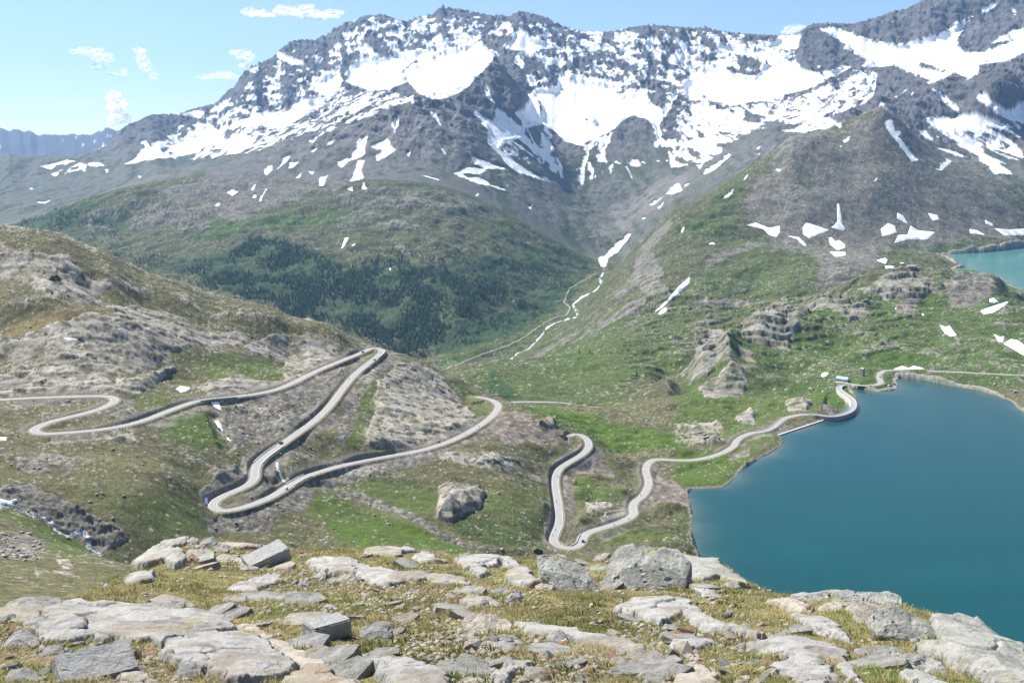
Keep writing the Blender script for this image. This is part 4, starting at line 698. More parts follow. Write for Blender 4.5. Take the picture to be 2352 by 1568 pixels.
# ------------------------------------------------------------------ water
def water(name, P, z, deep, shallow, depth_scale, rscale, label):
    """lake surface with the colour of its depth (real distance from the shore)"""
    x0, y0 = P.min(0); x1, y1 = P.max(0); st = max((x1 - x0), (y1 - y0)) / 260
    gx, gy = np.meshgrid(np.arange(x0 - 2 * st, x1 + 2 * st, st), np.arange(y0 - 2 * st, y1 + 2 * st, st))
    d, _ = seg_dist(gx, gy, P); keep = d > -14
    r, c = gx.shape; i = (np.arange(r - 1)[:, None] * c + np.arange(c - 1)[None]).ravel(); F = np.stack([i, i + 1, i + c + 1, i + c], 1)
    F = F[keep.ravel()[F].all(1)]; used = np.unique(F); mp = np.full(r * c, -1); mp[used] = np.arange(len(used)); F = mp[F]
    dd = d.ravel()[used]; X = gx.ravel()[used]; Y = gy.ravel()[used]
    dn = dd + 10 * fbm(X / 40, Y / 40, 3, 5) + 8 * fbm(X / 90, Y / 30, 3, 6)
    w = np.exp(-np.maximum(dn, 0) / depth_scale); C = np.array(deep)[None] * (1 - w[:, None]) + np.array(shallow)[None] * w[:, None]
    C = C * (1 + .14 * fbm(X / 170, Y / 50, 4, 7))[:, None]
    m = mat(name + '_water', attr='Cover', rough=.18, spec=.25, var=.04, scale=.02, bump=.09, bscale=rscale, detail=3)
    o = mesh_np(name, np.stack([X, Y, np.full(len(X), z)], 1), F, m, smooth=True, cols={'Cover': C})
    return prop(o, kind='structure', label=label)
water('lake', SHORE_W, LAKE_Z, (.003, .055, .057), (.07, .105, .085), 9., .35, 'deep teal mountain lake below the winding road')
water('upper_lake', USHORE_W, UPLAKE_Z, (.05, .20, .19), (.11, .22, .2), 25., .2, 'milky turquoise lake on the terrace above')

# ------------------------------------------------------------------ road
M_asph = mat('asphalt', (.30, .295, .29), rough=.9, spec=.2, var=.10, scale=.35, bump=.02)
M_line = mat('road_paint', (.75, .75, .72), rough=.7, var=.06, scale=1.)
def ribbon(R, off0, off1, dz):
    tan = np.gradient(R[:, :2], axis=0); tan /= np.linalg.norm(tan, axis=1)[:, None]; nor = np.stack([-tan[:, 1], tan[:, 0]], 1)
    a = np.c_[R[:, :2] + nor * off0, R[:, 2] + dz]; b = np.c_[R[:, :2] + nor * off1, R[:, 2] + dz]
    V = np.empty((2 * len(R), 3)); V[0::2] = a; V[1::2] = b; i = np.arange(len(R) - 1) * 2
    return V, np.stack([i + 1, i, i + 2, i + 3], 1)
HW = (2.95, 2.75, 2.7)
for ri, (nm, lb) in enumerate((('road', 'narrow grey asphalt mountain road running along the lake dam and shore hairpin'), ('road', 'grey asphalt road climbing the hillside in wide hairpins'), ('road', 'lower valley road crossing below the green meadow'))):
    R = ROADS[ri]; h = HW[ri]
    V, F = ribbon(R, -h, h, .02); o = prop(mesh_np(nm, V, F, M_asph, smooth=True), kind='structure', label=lb)
    Vs, Fs = [], []
    for a, b in ((-h + .2, -h + .38), (h - .38, h - .2)):
        v, f = ribbon(R, a, b, .045); Fs.append(f + sum(len(x) for x in Vs)); Vs.append(v)
    prop(mesh_np('road_marking', np.concatenate(Vs), np.concatenate(Fs), M_line), kind='structure', label='pair of white edge lines painted on ' + ('the lake road', 'the hairpin road', 'the valley road')[ri])
# ------------------------------------------------------------------ the near slope we stand on
GCP = '-300,1568,6.8 0,1568,6.7 300,1568,6.7 600,1568,6.8 900,1568,6.9 1200,1568,7.0 1500,1568,7.0 1800,1568,7.1 2100,1568,7.2 2352,1568,7.4 2650,1568,7.6 0,1500,8.3 600,1500,8.4 1200,1500,8.5 1800,1500,8.6 2352,1515,9.1 300,1450,9.7 600,1450,9.8 900,1450,9.8 1200,1450,9.9 1500,1450,10 1800,1450,10 2100,1450,10.3 400,1400,11.4 700,1400,11.4 1000,1400,11.4 1300,1400,11.6 1600,1400,11.7 1900,1400,11.9 2100,1415,11.6 500,1350,13.4 800,1350,13.4 1100,1350,13.4 1400,1350,13.6 1650,1350,13.8 1780,1378,12.9 550,1300,15.8 800,1300,15.8 1050,1300,16 1300,1310,15.6 1550,1310,15.8 '
CREST = '-300,1440,10.2 0,1408,11 100,1390,11.8 170,1374,12.6 240,1340,14.2 310,1302,16.2 360,1266,17.8 430,1252,18.6 560,1254,18.6 650,1262,18.3 750,1266,18.2 850,1256,18.5 930,1256,18.5 1000,1274,17.9 1050,1284,17.6 1140,1282,17.7 1230,1286,17.7 1300,1296,17.4 1380,1310,17 1420,1278,18.4 1480,1268,18.8 1540,1270,18.8 1600,1290,18.2 1680,1312,17 1730,1345,15.5 1800,1368,14.3 1900,1382,13.8 2000,1392,13.5 2090,1400,13.0 2150,1428,11.8 2260,1446,11.4 2352,1500,9.8 2650,1640,8'
u, t, Y = resolve(GCP + CREST); gA = [u]; gT = [t]; gY = [Y]
cc = np.array([[float(v) for v in p.split(',')] for p in CREST.split()])
for dp, ky in ((14, 1.12), (60, 1.35), (140, 2.0), (230, 3.0), (260, 5.)):
    u, t = ut(cc[:, 0], cc[:, 1] + dp); gA.append(u); gT.append(t); gY.append(cc[:, 2] * ky)
for px in range(-300, 2700, 500):
    for Yv, z in ((1.5, -1.75), (3.0, -2.25), (4.8, -2.95)): gA.append([(px - CX) / FPX]); gT.append([z / Yv]); gY.append([Yv])
gA, gT, gY = [np.concatenate(v) for v in (gA, gT, gY)]
gP = np.stack([gA, np.log(gY)], 1); n = len(gP)
def ph(r2): return .5 * r2 * np.log(r2 + 1e-12)
M = np.zeros((n + 3, n + 3)); M[:n, :n] = ph(((gP[:, None] - gP[None]) ** 2).sum(2)) - np.eye(n) * 2e-4; M[:n, n] = 1; M[:n, n + 1:] = gP; M[n, :n] = 1; M[n + 1:, :n] = gP.T
gW = np.linalg.solve(M, np.r_[gT, 0, 0, 0])
GGU = np.linspace(-.72, .72, 200); GGL = np.linspace(math.log(1.5), math.log(60), 200)
gu, gl = np.meshgrid(GGU, GGL); q = np.stack([gu.ravel(), gl.ravel()], 1); GGT = np.empty(len(q))
for i in range(0, len(q), 10000):
    qq = q[i:i + 10000]; GGT[i:i + 10000] = ph(((qq[:, None] - gP[None]) ** 2).sum(2)) @ gW[:n] + gW[n] + qq @ gW[n + 1:]
GGT = GGT.reshape(gu.shape)
def ground_z(X, Y):
    X = np.asarray(X, float); Y = np.asarray(Y, float); u = X / Y; l = np.log(Y)
    x = np.clip((u - GGU[0]) / (GGU[1] - GGU[0]), 1, len(GGU) - 2.001); y = np.clip((l - GGL[0]) / (GGL[1] - GGL[0]), 1, len(GGL) - 2.001)
    xi = x.astype(int); yi = y.astype(int); wx = _cub(x - xi); wy = _cub(y - yi); s = 0
    for j in range(4):
        r = 0
        for i in range(4): r = r + wx[i] * GGT[yi - 1 + j, xi - 1 + i]
        s = s + wy[j] * r
    return s * Y + .05 * fbm(X / 1.1, Y / 1.1, 3, 401) + .025 * fbm(X / .35, Y / .35, 3, 402)
_gy = np.exp(np.linspace(math.log(5.), math.log(24), 1500))
def gtrace(px, py, lift=0.):
    u, t = ut(px, py); z = ground_z(float(u) * _gy, _gy) + lift
    h = np.nonzero(z >= float(t) * _gy)[0]; Yh = _gy[h[0]] if len(h) else 18.
    return Vector((float(u) * Yh, Yh, float(ground_z(float(u) * Yh, Yh))))
gus = np.arange(-.70, .70, .0022); gls = np.linspace(math.log(1.6), math.log(52), 640); gU, gL = np.meshgrid(gus, gls); gYY = np.exp(gL); gXX = gU * gYY; gZZ = ground_z(gXX, gYY)
r, c = gU.shape; i = (np.arange(r - 1)[:, None] * c + np.arange(c - 1)[None]).ravel(); F = np.stack([i, i + 1, i + c + 1, i + c], 1)
m1 = fbm(gXX / 1.5, gYY / 1.5, 4, 411); m2 = fbm(gXX / .2, gYY / .2, 3, 412)
GC = np.array((.22, .195, .09)) * (1 + .5 * m2)[..., None]; GC = mixc(GC, (.10, .075, .05), sstep(.0, .4, m1) * .7); GC = mixc(GC, (.08, .10, .03), sstep(.1, .4, -m1) * .7)
M_soil = mat('turf_soil', attr='Cover', rough=.95, spec=.1, var=.4, scale=30, bump=.02, bscale=40)
prop(mesh_np('ground', np.stack([gXX, gYY, gZZ], 2).reshape(-1, 3), F, M_soil, smooth=True, cols={'Cover': GC.reshape(-1, 3)}), kind='structure', label='dry alpine turf of the slope under the viewpoint')

def rock_mat(name, pale, mid, lichen=(.34, .33, .13), lich=.25, stain=(.36, .25, .16), st=.15, scale=1.):
    m = bpy.data.materials.new(name); m.use_nodes = True; nt = m.node_tree; N = nt.nodes; L = nt.links; b = N['Principled BSDF']
    b.inputs['Roughness'].default_value = .9; b.inputs['Specular IOR Level'].default_value = .2
    tc = N.new('ShaderNodeTexCoord')
    def noise(s, d=8, r=.65, dist=0.):
        z = N.new('ShaderNodeTexNoise'); z.inputs['Scale'].default_value = s * scale; z.inputs['Detail'].default_value = d; z.inputs['Roughness'].default_value = r; z.inputs['Distortion'].default_value = dist
        L.new(tc.outputs['Object'], z.inputs['Vector']); return z.outputs['Fac']
    def rng(v, a, b_):
        r = N.new('ShaderNodeMapRange'); r.inputs['From Min'].default_value = a; r.inputs['From Max'].default_value = b_; L.new(v, r.inputs['Value']); return r.outputs['Result']
    def mix(a, bcol, f):
        x = N.new('ShaderNodeMix'); x.data_type = 'RGBA'; L.new(f, x.inputs['Factor'])
        (L.new(a, x.inputs[6]) if hasattr(a, 'links') else setattr(x.inputs[6], 'default_value', (*a, 1))); x.inputs[7].default_value = (*bcol, 1); return x.outputs[2]
    c = mix(pale, mid, rng(noise(3, 10, .7), .42, .62))
    c = mix(c, tuple(v * .55 for v in mid), rng(noise(17, 6, .8), .56, .72))
    dk = N.new('ShaderNodeMath'); dk.operation = 'MULTIPLY'; L.new(rng(noise(2.2, 6, .6, .8), .56, .70), dk.inputs[0]); dk.inputs[1].default_value = lich * 3
    c = mix(c, lichen, dk.outputs[0])
    d2 = N.new('ShaderNodeMath'); d2.operation = 'MULTIPLY'; L.new(rng(noise(1.1, 5, .6), .55, .68), d2.inputs[0]); d2.inputs[1].default_value = st * 3
    c = mix(c, stain, d2.outputs[0])
    c = mix(c, (.07, .07, .065), rng(noise(60, 4, .7), .66, .78))
    L.new(c, b.inputs['Base Color'])
    n1 = noise(9, 12, .72); n2 = noise(45, 6, .7); ad = N.new('ShaderNodeMath'); ad.operation = 'MULTIPLY_ADD'; L.new(n2, ad.inputs[0]); ad.inputs[1].default_value = .25; L.new(n1, ad.inputs[2])
    bp = N.new('ShaderNodeBump'); bp.inputs['Strength'].default_value = 1; bp.inputs['Distance'].default_value = .06 / scale; L.new(ad.outputs[0], bp.inputs['Height']); L.new(bp.outputs['Normal'], b.inputs['Normal'])
    return m
RK = rock_mat('pale_gneiss', (.45, .44, .415), (.245, .24, .225)); RK_L = rock_mat('lichened_gneiss', (.44, .44, .40), (.26, .26, .235), lich=.45, lichen=(.33, .33, .15)); RK_T = rock_mat('tan_gneiss', (.50, .46, .39), (.34, .30, .25), st=.3); RK_O = rock_mat('rusty_rock', (.42, .29, .19), (.27, .16, .09), st=.3, stain=(.42, .2, .08)); RK_D = rock_mat('grey_rock', (.36, .36, .35), (.23, .23, .225)); M_conc = rock_mat('weathered_concrete', (.42, .42, .41), (.33, .33, .32), lich=.05, st=.04)
SLABS = [  # crop, height, material, label, outline
 ('G', .13, RK, 'huge pale rounded rock slab with two small pits in the lower corner of the slope', '300,1060 420,1030 600,1020 740,1020 900,1040 1200,1070 1450,1090 1510,1130 1600,1190 1500,1220 1280,1240 1180,1260 1090,1310 1010,1270 880,1290 760,1250 700,1290 600,1260 400,1285 290,1280 255,1220 290,1120'),
 ('G', .15, RK, 'broad grey rock slab stepping down below the huge pale pitted slab', '1080,1340 1130,1290 1300,1250 1500,1225 1650,1220 1760,1270 1850,1330 2010,1440 2000,1490 1850,1520 1650,1540 1500,1530 1380,1480 1200,1420 1100,1390'),
 ('G', .09, RK_T, 'long tan bedrock ramp beside the broad grey slab', '1660,1222 1800,1250 1950,1300 2100,1400 2250,1480 2380,1560 2380,1620 2000,1600 1860,1525 2010,1492 2020,1440 1860,1330'),
 ('G', .07, RK_T, 'small tan rock lobe behind the broad grey slab', '1560,1170 1700,1165 1800,1230 1790,1250 1640,1215'),
 ('G', .07, RK, 'cracked flat white slab lying in turf below the tilted concrete block', '1545,925 1650,880 1800,840 1900,830 1880,880 1750,930 1740,960 1620,945'),
 ('G', .13, RK, 'pale slab just past the tilted concrete block', '2060,740 2200,715 2400,740 2400,830 2250,830 2150,800 2090,790'),
 ('G', .2, RK_L, 'pale lichened outcrop with tussock at the end of the ledge above the stream gully', '870,765 960,700 1050,650 1110,640 1240,690 1260,740 1170,775 1090,735 1000,765 920,780'),
 ('G', .16, RK, 'grey slab on the brink behind the pale lichened outcrop', '1130,605 1200,575 1290,580 1250,620 1150,655 1060,650'),
 ('G', .1, RK_T, 'low rough slab on the brink beyond the tilted concrete block', '1480,640 1580,600 1700,595 1820,630 1750,655 1600,655'),
 ('G', .09, RK, 'white slab with an orange end lying in long grass', '820,860 900,830 1050,830 1040,870 950,890 850,890'),
 ('G', .1, RK, 'low white ledge in tussock grass above the huge pale pitted slab', '310,960 420,900 500,890 600,910 700,900 720,915 540,925 430,945'),
 ('H', .10, RK, 'long white strip of bedrock crossing the turf', '-10,735 150,770 420,820 700,830 860,860 900,900 780,895 560,870 450,880 340,920 200,870 100,830 -10,790'),
 ('H', .13, RK, 'smooth pale slab with a grass tongue next to the lichened fin boulder', '790,735 900,710 1050,705 1200,740 1290,790 1310,840 1390,890 1280,910 1150,880 1110,830 1180,800 1100,760 980,780 1030,840 950,840 880,790'),
 ('H', .1, RK, 'half buried pale hump on the brink above the green meadow', '240,660 320,620 420,605 480,640 540,680 430,690 330,675'),
 ('H', .1, RK, 'pale pointed hump on the brink next to the half buried hump', '500,725 590,668 650,710 740,745 650,755 560,745'),
 ('H', .12, RK, 'wide grey slab sloping below the great lichened boulders', '1860,1070 1970,995 2150,990 2352,1000 2400,1060 2290,1110 2180,1160 2080,1130 1980,1100'),
 ('H', .1, RK, 'long pale rib of rock running down from the flat topped boulder', '1190,1150 1330,1165 1500,1190 1620,1210 1750,1240 1900,1270 2060,1320 2000,1370 1880,1340 1700,1290 1550,1250 1400,1240 1250,1230'),
 ('H', .05, RK_D, 'shaded slab lying under the front of the flat topped boulder', '1000,1275 1080,1245 1200,1260 1240,1310 1150,1340 1040,1315'),
 ('H', .12, RK, 'pale whale shaped slab at the bottom edge beside the cut concrete block', '110,1405 200,1388 360,1388 500,1430 680,1470 770,1520 760,1600 380,1600 250,1500 200,1440'),
 ('H', .1, RK, 'thin white edged slab standing out of the mossy turf', '1060,1470 1150,1440 1300,1420 1310,1440 1200,1470 1200,1500 1160,1560 1020,1530'),
 ('H', .05, RK_D, 'broken grey slab amid rusty stones', '1310,1300 1440,1290 1560,1330 1500,1370 1350,1340'),
 ('I', .14, RK_L, 'rounded bedrock shoulder dropping towards the lake', '-20,675 100,668 220,712 330,770 430,850 510,905 420,895 300,845 200,865 100,845 -20,810'),
 ('I', .12, RK_T, 'tan slab lying in the grass on the lake side', '640,1015 800,990 930,1060 920,1085 770,1070 720,1030'),
 ('I', .11, RK, 'grey tilted slab with an undercut lower edge in the lakeside turf', '790,1105 1000,1130 1130,1180 1150,1230 1200,1280 1060,1240 950,1210 870,1160'),
 ('I', .16, RK_L, 'giant smooth lichened slab falling away to the lake', '1720,1110 1890,1115 2050,1150 2100,1200 2200,1270 2400,1360 2400,1620 2150,1600 2050,1500 1850,1410 1620,1310 1790,1290 1790,1220 1740,1130'),
 ('I', .1, RK, 'wide cracked slab with small stones on top near the lake side', '450,1310 620,1265 760,1250 900,1270 1050,1310 1150,1370 1200,1420 1000,1400 1000,1440 850,1440 700,1380 580,1360'),
 ('I', .11, RK, 'long narrow white rib between turf strips', '0,1010 100,1020 190,1075 250,1130 400,1180 530,1220 630,1250 550,1255 380,1205 210,1200 120,1150 40,1090'),
 ('I', .09, RK, 'pale low slab with a stone on its edge beside rusty rocks', '-20,1270 150,1265 280,1290 250,1340 100,1350 -20,1340'),
 ('I', .1, RK_T, 'smooth tan slab in the corner under the rusty topped rock', '0,1500 110,1430 260,1470 320,1600 0,1600'),
 ('I', .09, RK, 'split pale slab at the bottom edge of the lake side', '640,1450 800,1440 900,1470 1080,1490 1090,1540 940,1600 800,1520 680,1480'),
 ('I', .09, RK_L, 'lichened slab at the bottom edge next to the giant slab', '1540,1485 1640,1480 1760,1530 1900,1600 1600,1600'),
 ('I', .07, RK, 'narrow slanting slab between two tussock strips', '1120,1420 1200,1450 1280,1560 1150,1500'),
 ('I', .07, RK, 'white stepped slab above the lakeside grass slope', '120,928 190,920 290,970 340,990 200,975'),
]
SLAB_P = []
def slab(crop, H, m, label, txt):
    H *= .72
    P = pts(crop, txt); Wp = np.array([gtrace(x, y, H * .55) for x, y in P]); SLAB_P.append(Wp[:, :2])
    u = Wp[:, 0] / Wp[:, 1]; l = np.log(Wp[:, 1])
    us = np.arange(u.min() - .014, u.max() + .014, .0009); ls = np.arange(l.min() - .014, l.max() + .014, .0017)
    U, Lg = np.meshgrid(us, ls); Y = np.exp(Lg); X = U * Y; z0 = ground_z(X, Y)
    wob = .09 * fbm(X / .3, Y / .3, 5, 421, .6) + .05 * (facets(X / .22, Y / .18, 29)[2] - .5)
    d, _ = seg_dist(X, Y, Wp[:, :2]); d = d + wob
    A_ = np.c_[Wp[:, 0], Wp[:, 1], np.ones(len(Wp))]; co_ = np.linalg.lstsq(A_, Wp[:, 2], rcond=None)[0]; pl = co_[0] * X + co_[1] * Y + co_[2]
    w = sstep(0, .35, d); zt = z0 * (1 - .6 * w) + np.clip(pl, z0 - .12, z0 + .15) * .6 * w
    wv = .35 * fbm(X / .9, Y / .9, 3, 5); f1, ck, cid = facets(X / 1.1 + wv + .3 * Y, Y / .8 - wv, 17); f2, ck2, cid2 = facets(X / .33 + wv, Y / .26 + .5 * X, 19)
    br = sstep(.15, -.05, d + .25 * fbm(X / .5, Y / .5, 3, 91))          # broken rim
    Z = zt + H * sstep(-.02, .035, d) * (.8 + .2 * w) + .02 * fbm(X / .45, Y / .45, 4, 431) * w + (.055 * f1 - .03 * (1 - ck)) * w + (.012 + .05 * br) * f2 * sstep(0, .05, d) - .012 * (1 - ck2) * br + .006 * ridged(X / .09, Y / .09, 4, 441) * w
    Z = np.where(d < -.015, z0 - .08, Z)
    r, c = U.shape; i = (np.arange(r - 1)[:, None] * c + np.arange(c - 1)[None]).ravel(); F = np.stack([i, i + 1, i + c + 1, i + c], 1)
    F = F[(d.ravel()[F] > -.06).any(1)]; used = np.unique(F); mp = np.full(r * c, -1); mp[used] = np.arange(len(used))
    V = np.stack([X, Y, Z], 2).reshape(-1, 3)[used]; cen = V.mean(0)
    o = mesh_np('rock_slab', V - cen, mp[F], m, smooth=True); o.location = cen
    prop(o, label, 'rock slab', 'bedrock slabs in the turf')
for s_ in SLABS: slab(*s_)

def hull_rock(name, m, rings, seed, noise=.02, sub=2, bevel=.0):
    """convex rock through rings of points, then worn and chipped"""
    bm = bmesh.new()
    for p in rings: bm.verts.new(p)
    bmesh.ops.convex_hull(bm, input=bm.verts)
    for v in [v for v in bm.verts if not v.link_faces]: bm.verts.remove(v)
    if bevel: bmesh.ops.bevel(bm, geom=list(bm.edges), offset=bevel, segments=2, affect='EDGES', clamp_overlap=True)
    bmesh.ops.triangulate(bm, faces=bm.faces)
    for _ in range(sub):
        L_ = [e.calc_length() for e in bm.edges]; lim = max(L_) * .45
        bmesh.ops.subdivide_edges(bm, edges=[e for e in bm.edges if e.calc_length() > lim], cuts=1, use_grid_fill=False); bmesh.ops.triangulate(bm, faces=bm.faces)
    bmesh.ops.smooth_vert(bm, verts=bm.verts, factor=.12, use_axis_x=True, use_axis_y=True, use_axis_z=True)
    bm.normal_update(); co = np.array([v.co for v in bm.verts]); sz = np.ptp(co, axis=0).max()
    a = co[:, 0] + co[:, 2] * .7 + seed; b = co[:, 1] - co[:, 2] * .6 + seed * 1.7
    g1, k1, _ = facets(a / sz * 3, b / sz * 3, seed % 40); g2, k2, _ = facets(a / sz * 9, b / sz * 9, seed % 37)
    kb = 1. if sz < .7 else .45; nn = .6 * fbm(a / sz * 5, b / sz * 5, 4, seed % 50) + .9 * g1 - .5 * (1 - k1) * kb + .45 * g2 * kb - .3 * (1 - k2) * kb + .25 * fbm(a / sz * 16, b / sz * 16, 4, 7)
    for v, k in zip(bm.verts, nn): v.co += v.normal * float(k) * noise * sz
    me = bpy.data.meshes.new(name); bm.to_mesh(me); bm.free(); me.materials.append(m)
    for p in me.polygons: p.use_smooth = False
    return me
def boulder(crop, m, label, txt, depth=.8, yoff=0., seed=1, name='boulder', lean=.0, sub=2, base=None, group='boulders resting on the slope'):
    P = pts(crop, txt); cx = .5 * (P[:, 0].min() + P[:, 0].max()); yb = P[:, 1].max()
    b = base or gtrace(cx, yb - 3); Yb = b.y; k = Yb / FPX * 1.03
    w = np.ptp(P[:, 0]) * k; D = w * depth
    x = (P[:, 0] - cx) * k; z = (yb - P[:, 1]) * k
    # the part of the outline hidden on the uphill side: higher outline points belong to the far edge of the top
    hmax = z.max(); rings = []
    for xx, zz in zip(x, z):
        f = zz / (hmax + 1e-6); y = D * .62 * f; zr = zz - y * .42       # looking down at about 23 degrees
        rings.append((xx, y, max(zr, 0)))
        rings.append((xx * .86, y * .5 - D * .12, max(zr, 0) * .62)); rings.append((xx * .8, D * .55 + .3 * y, max(zr, 0) * .55)); rings.append((xx * .92, y * .8, -.1 * hmax - .05))
    me = hull_rock(name, m, rings, seed, .045, 4 if w > .7 else 3 if w > .35 else 2); o = bpy.data.objects.new(name, me); COL.objects.link(o)
    o.location = (b.x, Yb, b.z - .02); SLAB_P.append(np.array([(b.x + xx * .9, Yb + yy) for xx, yy in ((-w / 2, .0), (w / 2, .0), (w / 2, D * .7), (-w / 2, D * .7))]))
    return prop(o, label, 'boulder', group)
BOULD = [
 ('H', RK_T, 'flat topped tan boulder with a dark undercut front', '818,1135 900,1092 985,1083 1050,1130 1180,1165 1182,1215 1140,1242 1050,1240 960,1215 885,1225 830,1200', .9),
 ('H', RK_D, 'dark fronted angular boulder beside the cut concrete block', '130,1215 180,1165 300,1135 345,1140 352,1200 375,1225 330,1270 240,1280 160,1245', .8),
 ('H', RK_L, 'big lichened fin boulder on the brink above the lake road bend', '1335,690 1360,670 1500,690 1620,730 1700,800 1725,860 1780,945 1740,957 1660,925 1500,932 1450,880 1400,800 1350,740', .8),
 ('H', RK_L, 'great cracked lichened boulder overlooking the lake', '1780,800 1830,710 1880,650 1980,600 2080,595 2180,640 2352,668 2400,740 2390,860 2290,890 2160,900 2000,935 1860,940 1790,900', .7),
 ('I', RK_L, 'big rounded lichened boulder above the giant slab', '1330,1170 1370,1080 1430,1040 1530,1015 1620,1060 1740,1130 1790,1220 1770,1292 1680,1275 1580,1215 1450,1180', .8),
 ('I', RK_L, 'long flat boulder jutting out over the lake', '1050,1010 1090,950 1130,933 1250,940 1400,950 1550,968 1585,985 1560,1020 1430,1055 1290,1060 1200,1020', .6),
 ('I', RK_L, 'thin lichened plate leaning behind the jutting boulder', '780,965 830,978 900,990 1010,965 1100,940 1080,1000 1040,1028 960,1005 860,990', .5),
 ('I', RK_T, 'wedge shaped stone lying in front of the jutting boulder', '970,1082 1005,1050 1190,1030 1262,1010 1272,1055 1180,1062 1060,1095', .6),
 ('I', RK_L, 'long tan flat boulder with a shadowed underside near the giant slab', '1410,1385 1520,1340 1700,1360 1840,1410 1860,1470 1790,1495 1640,1455 1510,1430', .7),
 ('I', RK_D, 'dark rounded boulder next to the long tan flat boulder', '1220,1335 1320,1315 1410,1345 1405,1392 1310,1375 1230,1355', .8),
 ('I', RK_O, 'rusty topped flaky rock at the bottom edge', '110,1425 190,1408 250,1440 270,1495 220,1520 140,1490', .8),
 ('I', RK_O, 'small rusty flake perched on a pale slab', '550,1400 600,1388 665,1400 650,1440 590,1455', .7),
 ('I', RK_D, 'dark stone at the foot of the big rounded lichened boulder', '1585,1285 1640,1250 1700,1265 1690,1290 1610,1300', .7),
 ('G', RK_L, 'grey boulder with a flat top on the brink next to the pale lichened outcrop', '1330,640 1350,600 1420,575 1450,610 1445,650 1390,665 1340,660', .8),
 ('G', RK_T, 'pale stone leaning on the flat topped grey boulder', '1230,625 1280,575 1330,590 1320,630 1260,650', .8),
 ('G', RK_O, 'upright orange brown stone behind the fallen slab', '1255,710 1275,682 1310,710 1360,760 1290,775 1260,750', .8),
 ('G', RK_T, 'tan boulder lying next to the tilted concrete block', '1435,720 1460,690 1540,700 1640,745 1620,770 1480,770', .7),
 ('G', RK_D, 'dark pointed boulder on the slope edge above the stream gully', '55,1010 80,960 120,940 145,990 100,1025', .8),
 ('G', RK, 'pale stone in the grass between tilted block and cut block', '1995,900 2020,865 2080,885 2075,920 2030,935', .8),
 ('G', RK_T, 'cream stone lying below the cracked flat white slab', '2165,1060 2180,1030 2255,1022 2262,1055 2200,1075', .7),
 ('G', RK_D, 'big jagged grey rock in the stone heap next to the smooth concrete slab', '230,1380 290,1310 380,1285 425,1355 400,1400 280,1420', .8),
 ('G', RK_T, 'cream angular rock below the smooth concrete slab', '720,1567 760,1500 880,1480 990,1510 990,1567', .8),
 ('G', RK_D, 'mottled rock on the broad grey slab with an orange stone on top', '1165,1490 1220,1425 1290,1410 1345,1460 1300,1520 1210,1540', .8),
 ('G', RK_O, 'orange and cream rock lying between the two biggest slabs', '950,1320 1000,1310 1060,1350 1100,1400 1010,1385 960,1360', .8),
 ('G', RK_D, 'grey rock at the slope edge above the stone heap', '0,1130 60,1085 95,1095 90,1140 20,1165', .8),
 ('G', RK, 'large pale boulder in the stone heap', '0,1310 60,1200 110,1175 170,1215 250,1290 200,1330 90,1330 20,1345', .8),
 ('G', RK_D, 'grey boulder at the bottom of the stone heap', '0,1567 20,1460 130,1440 250,1520 260,1567', .8),
 ('G', RK_O, 'rusty long stone in the heap', '130,1440 200,1390 330,1375 350,1395 220,1450', .6),
 ('G', RK, 'rounded white boulder at the upper end of the stone heap', '130,1175 180,1110 300,1098 285,1165 200,1200', .8),
 ('H', RK, 'pale grey stone in the tawny grass, nearest the pair of tilted stones', '910,980 945,955 975,985 955,1020 920,1010', .8),
 ('H', RK_D, 'grey stone of the pair tilted in tawny grass', '1030,940 1100,910 1150,930 1130,975 1070,975', .8),
 ('H', RK, 'white cleft stone of the pair tilted in tawny grass', '1125,1010 1180,935 1230,930 1260,985 1220,1045 1140,1025', .7),
 ('H', RK_D, 'small grey stone below the tilted pair', '945,1035 980,990 1020,1015 1000,1055 960,1060', .8),
 ('H', RK_T, 'tan wedge at the foot of the fin boulder', '1325,910 1370,885 1455,905 1450,945 1400,955', .7),
 ('H', RK_O, 'rusty brown stone beside the rib of rock', '1600,1360 1640,1330 1670,1360 1650,1395 1600,1395', .8),
 ('H', RK_O, 'orange stone alone in tawny grass', '1248,1105 1275,1095 1300,1115 1290,1135 1260,1130', .8),
 ('H', RK_T, 'tan block on the bedrock strip above the meadow', '0,870 30,825 90,820 120,860 110,885 50,895', .8),
 ('H', RK, 'white triangular stone beside the mossy patch', '1725,1420 1790,1380 1870,1430 1850,1445 1750,1440', .7),
 ('H', RK_T, 'cream boulder next to the whale shaped slab', '10,1450 60,1430 190,1428 205,1475 150,1500 60,1490', .7),
 ('H', RK, 'pale boulder standing at the edge of the bottom turf near the lake side', '2110,1405 2150,1362 2180,1370 2225,1420 2215,1460 2120,1450', .8),
 ('H', RK_T, 'cream rock at the bottom edge by the thin white edged slab', '1650,1500 1680,1478 1740,1510 1720,1540 1660,1530', .8),
 ('H', RK_T, 'tan cracked rock at the bottom edge right of the whale shaped slab', '830,1540 870,1510 980,1530 1000,1567 840,1580', .8),
 ('I', RK, 'rounded white stone in the grass by the narrow white rib', '455,1170 480,1152 520,1170 510,1190 465,1190', .8),
 ('I', RK_L, 'pale block leaning on the bedrock shoulder', '330,900 380,880 440,905 440,935 370,925', .8),
]
for k_, b_ in enumerate(BOULD): boulder(*b_, seed=k_ * 7 + 3)

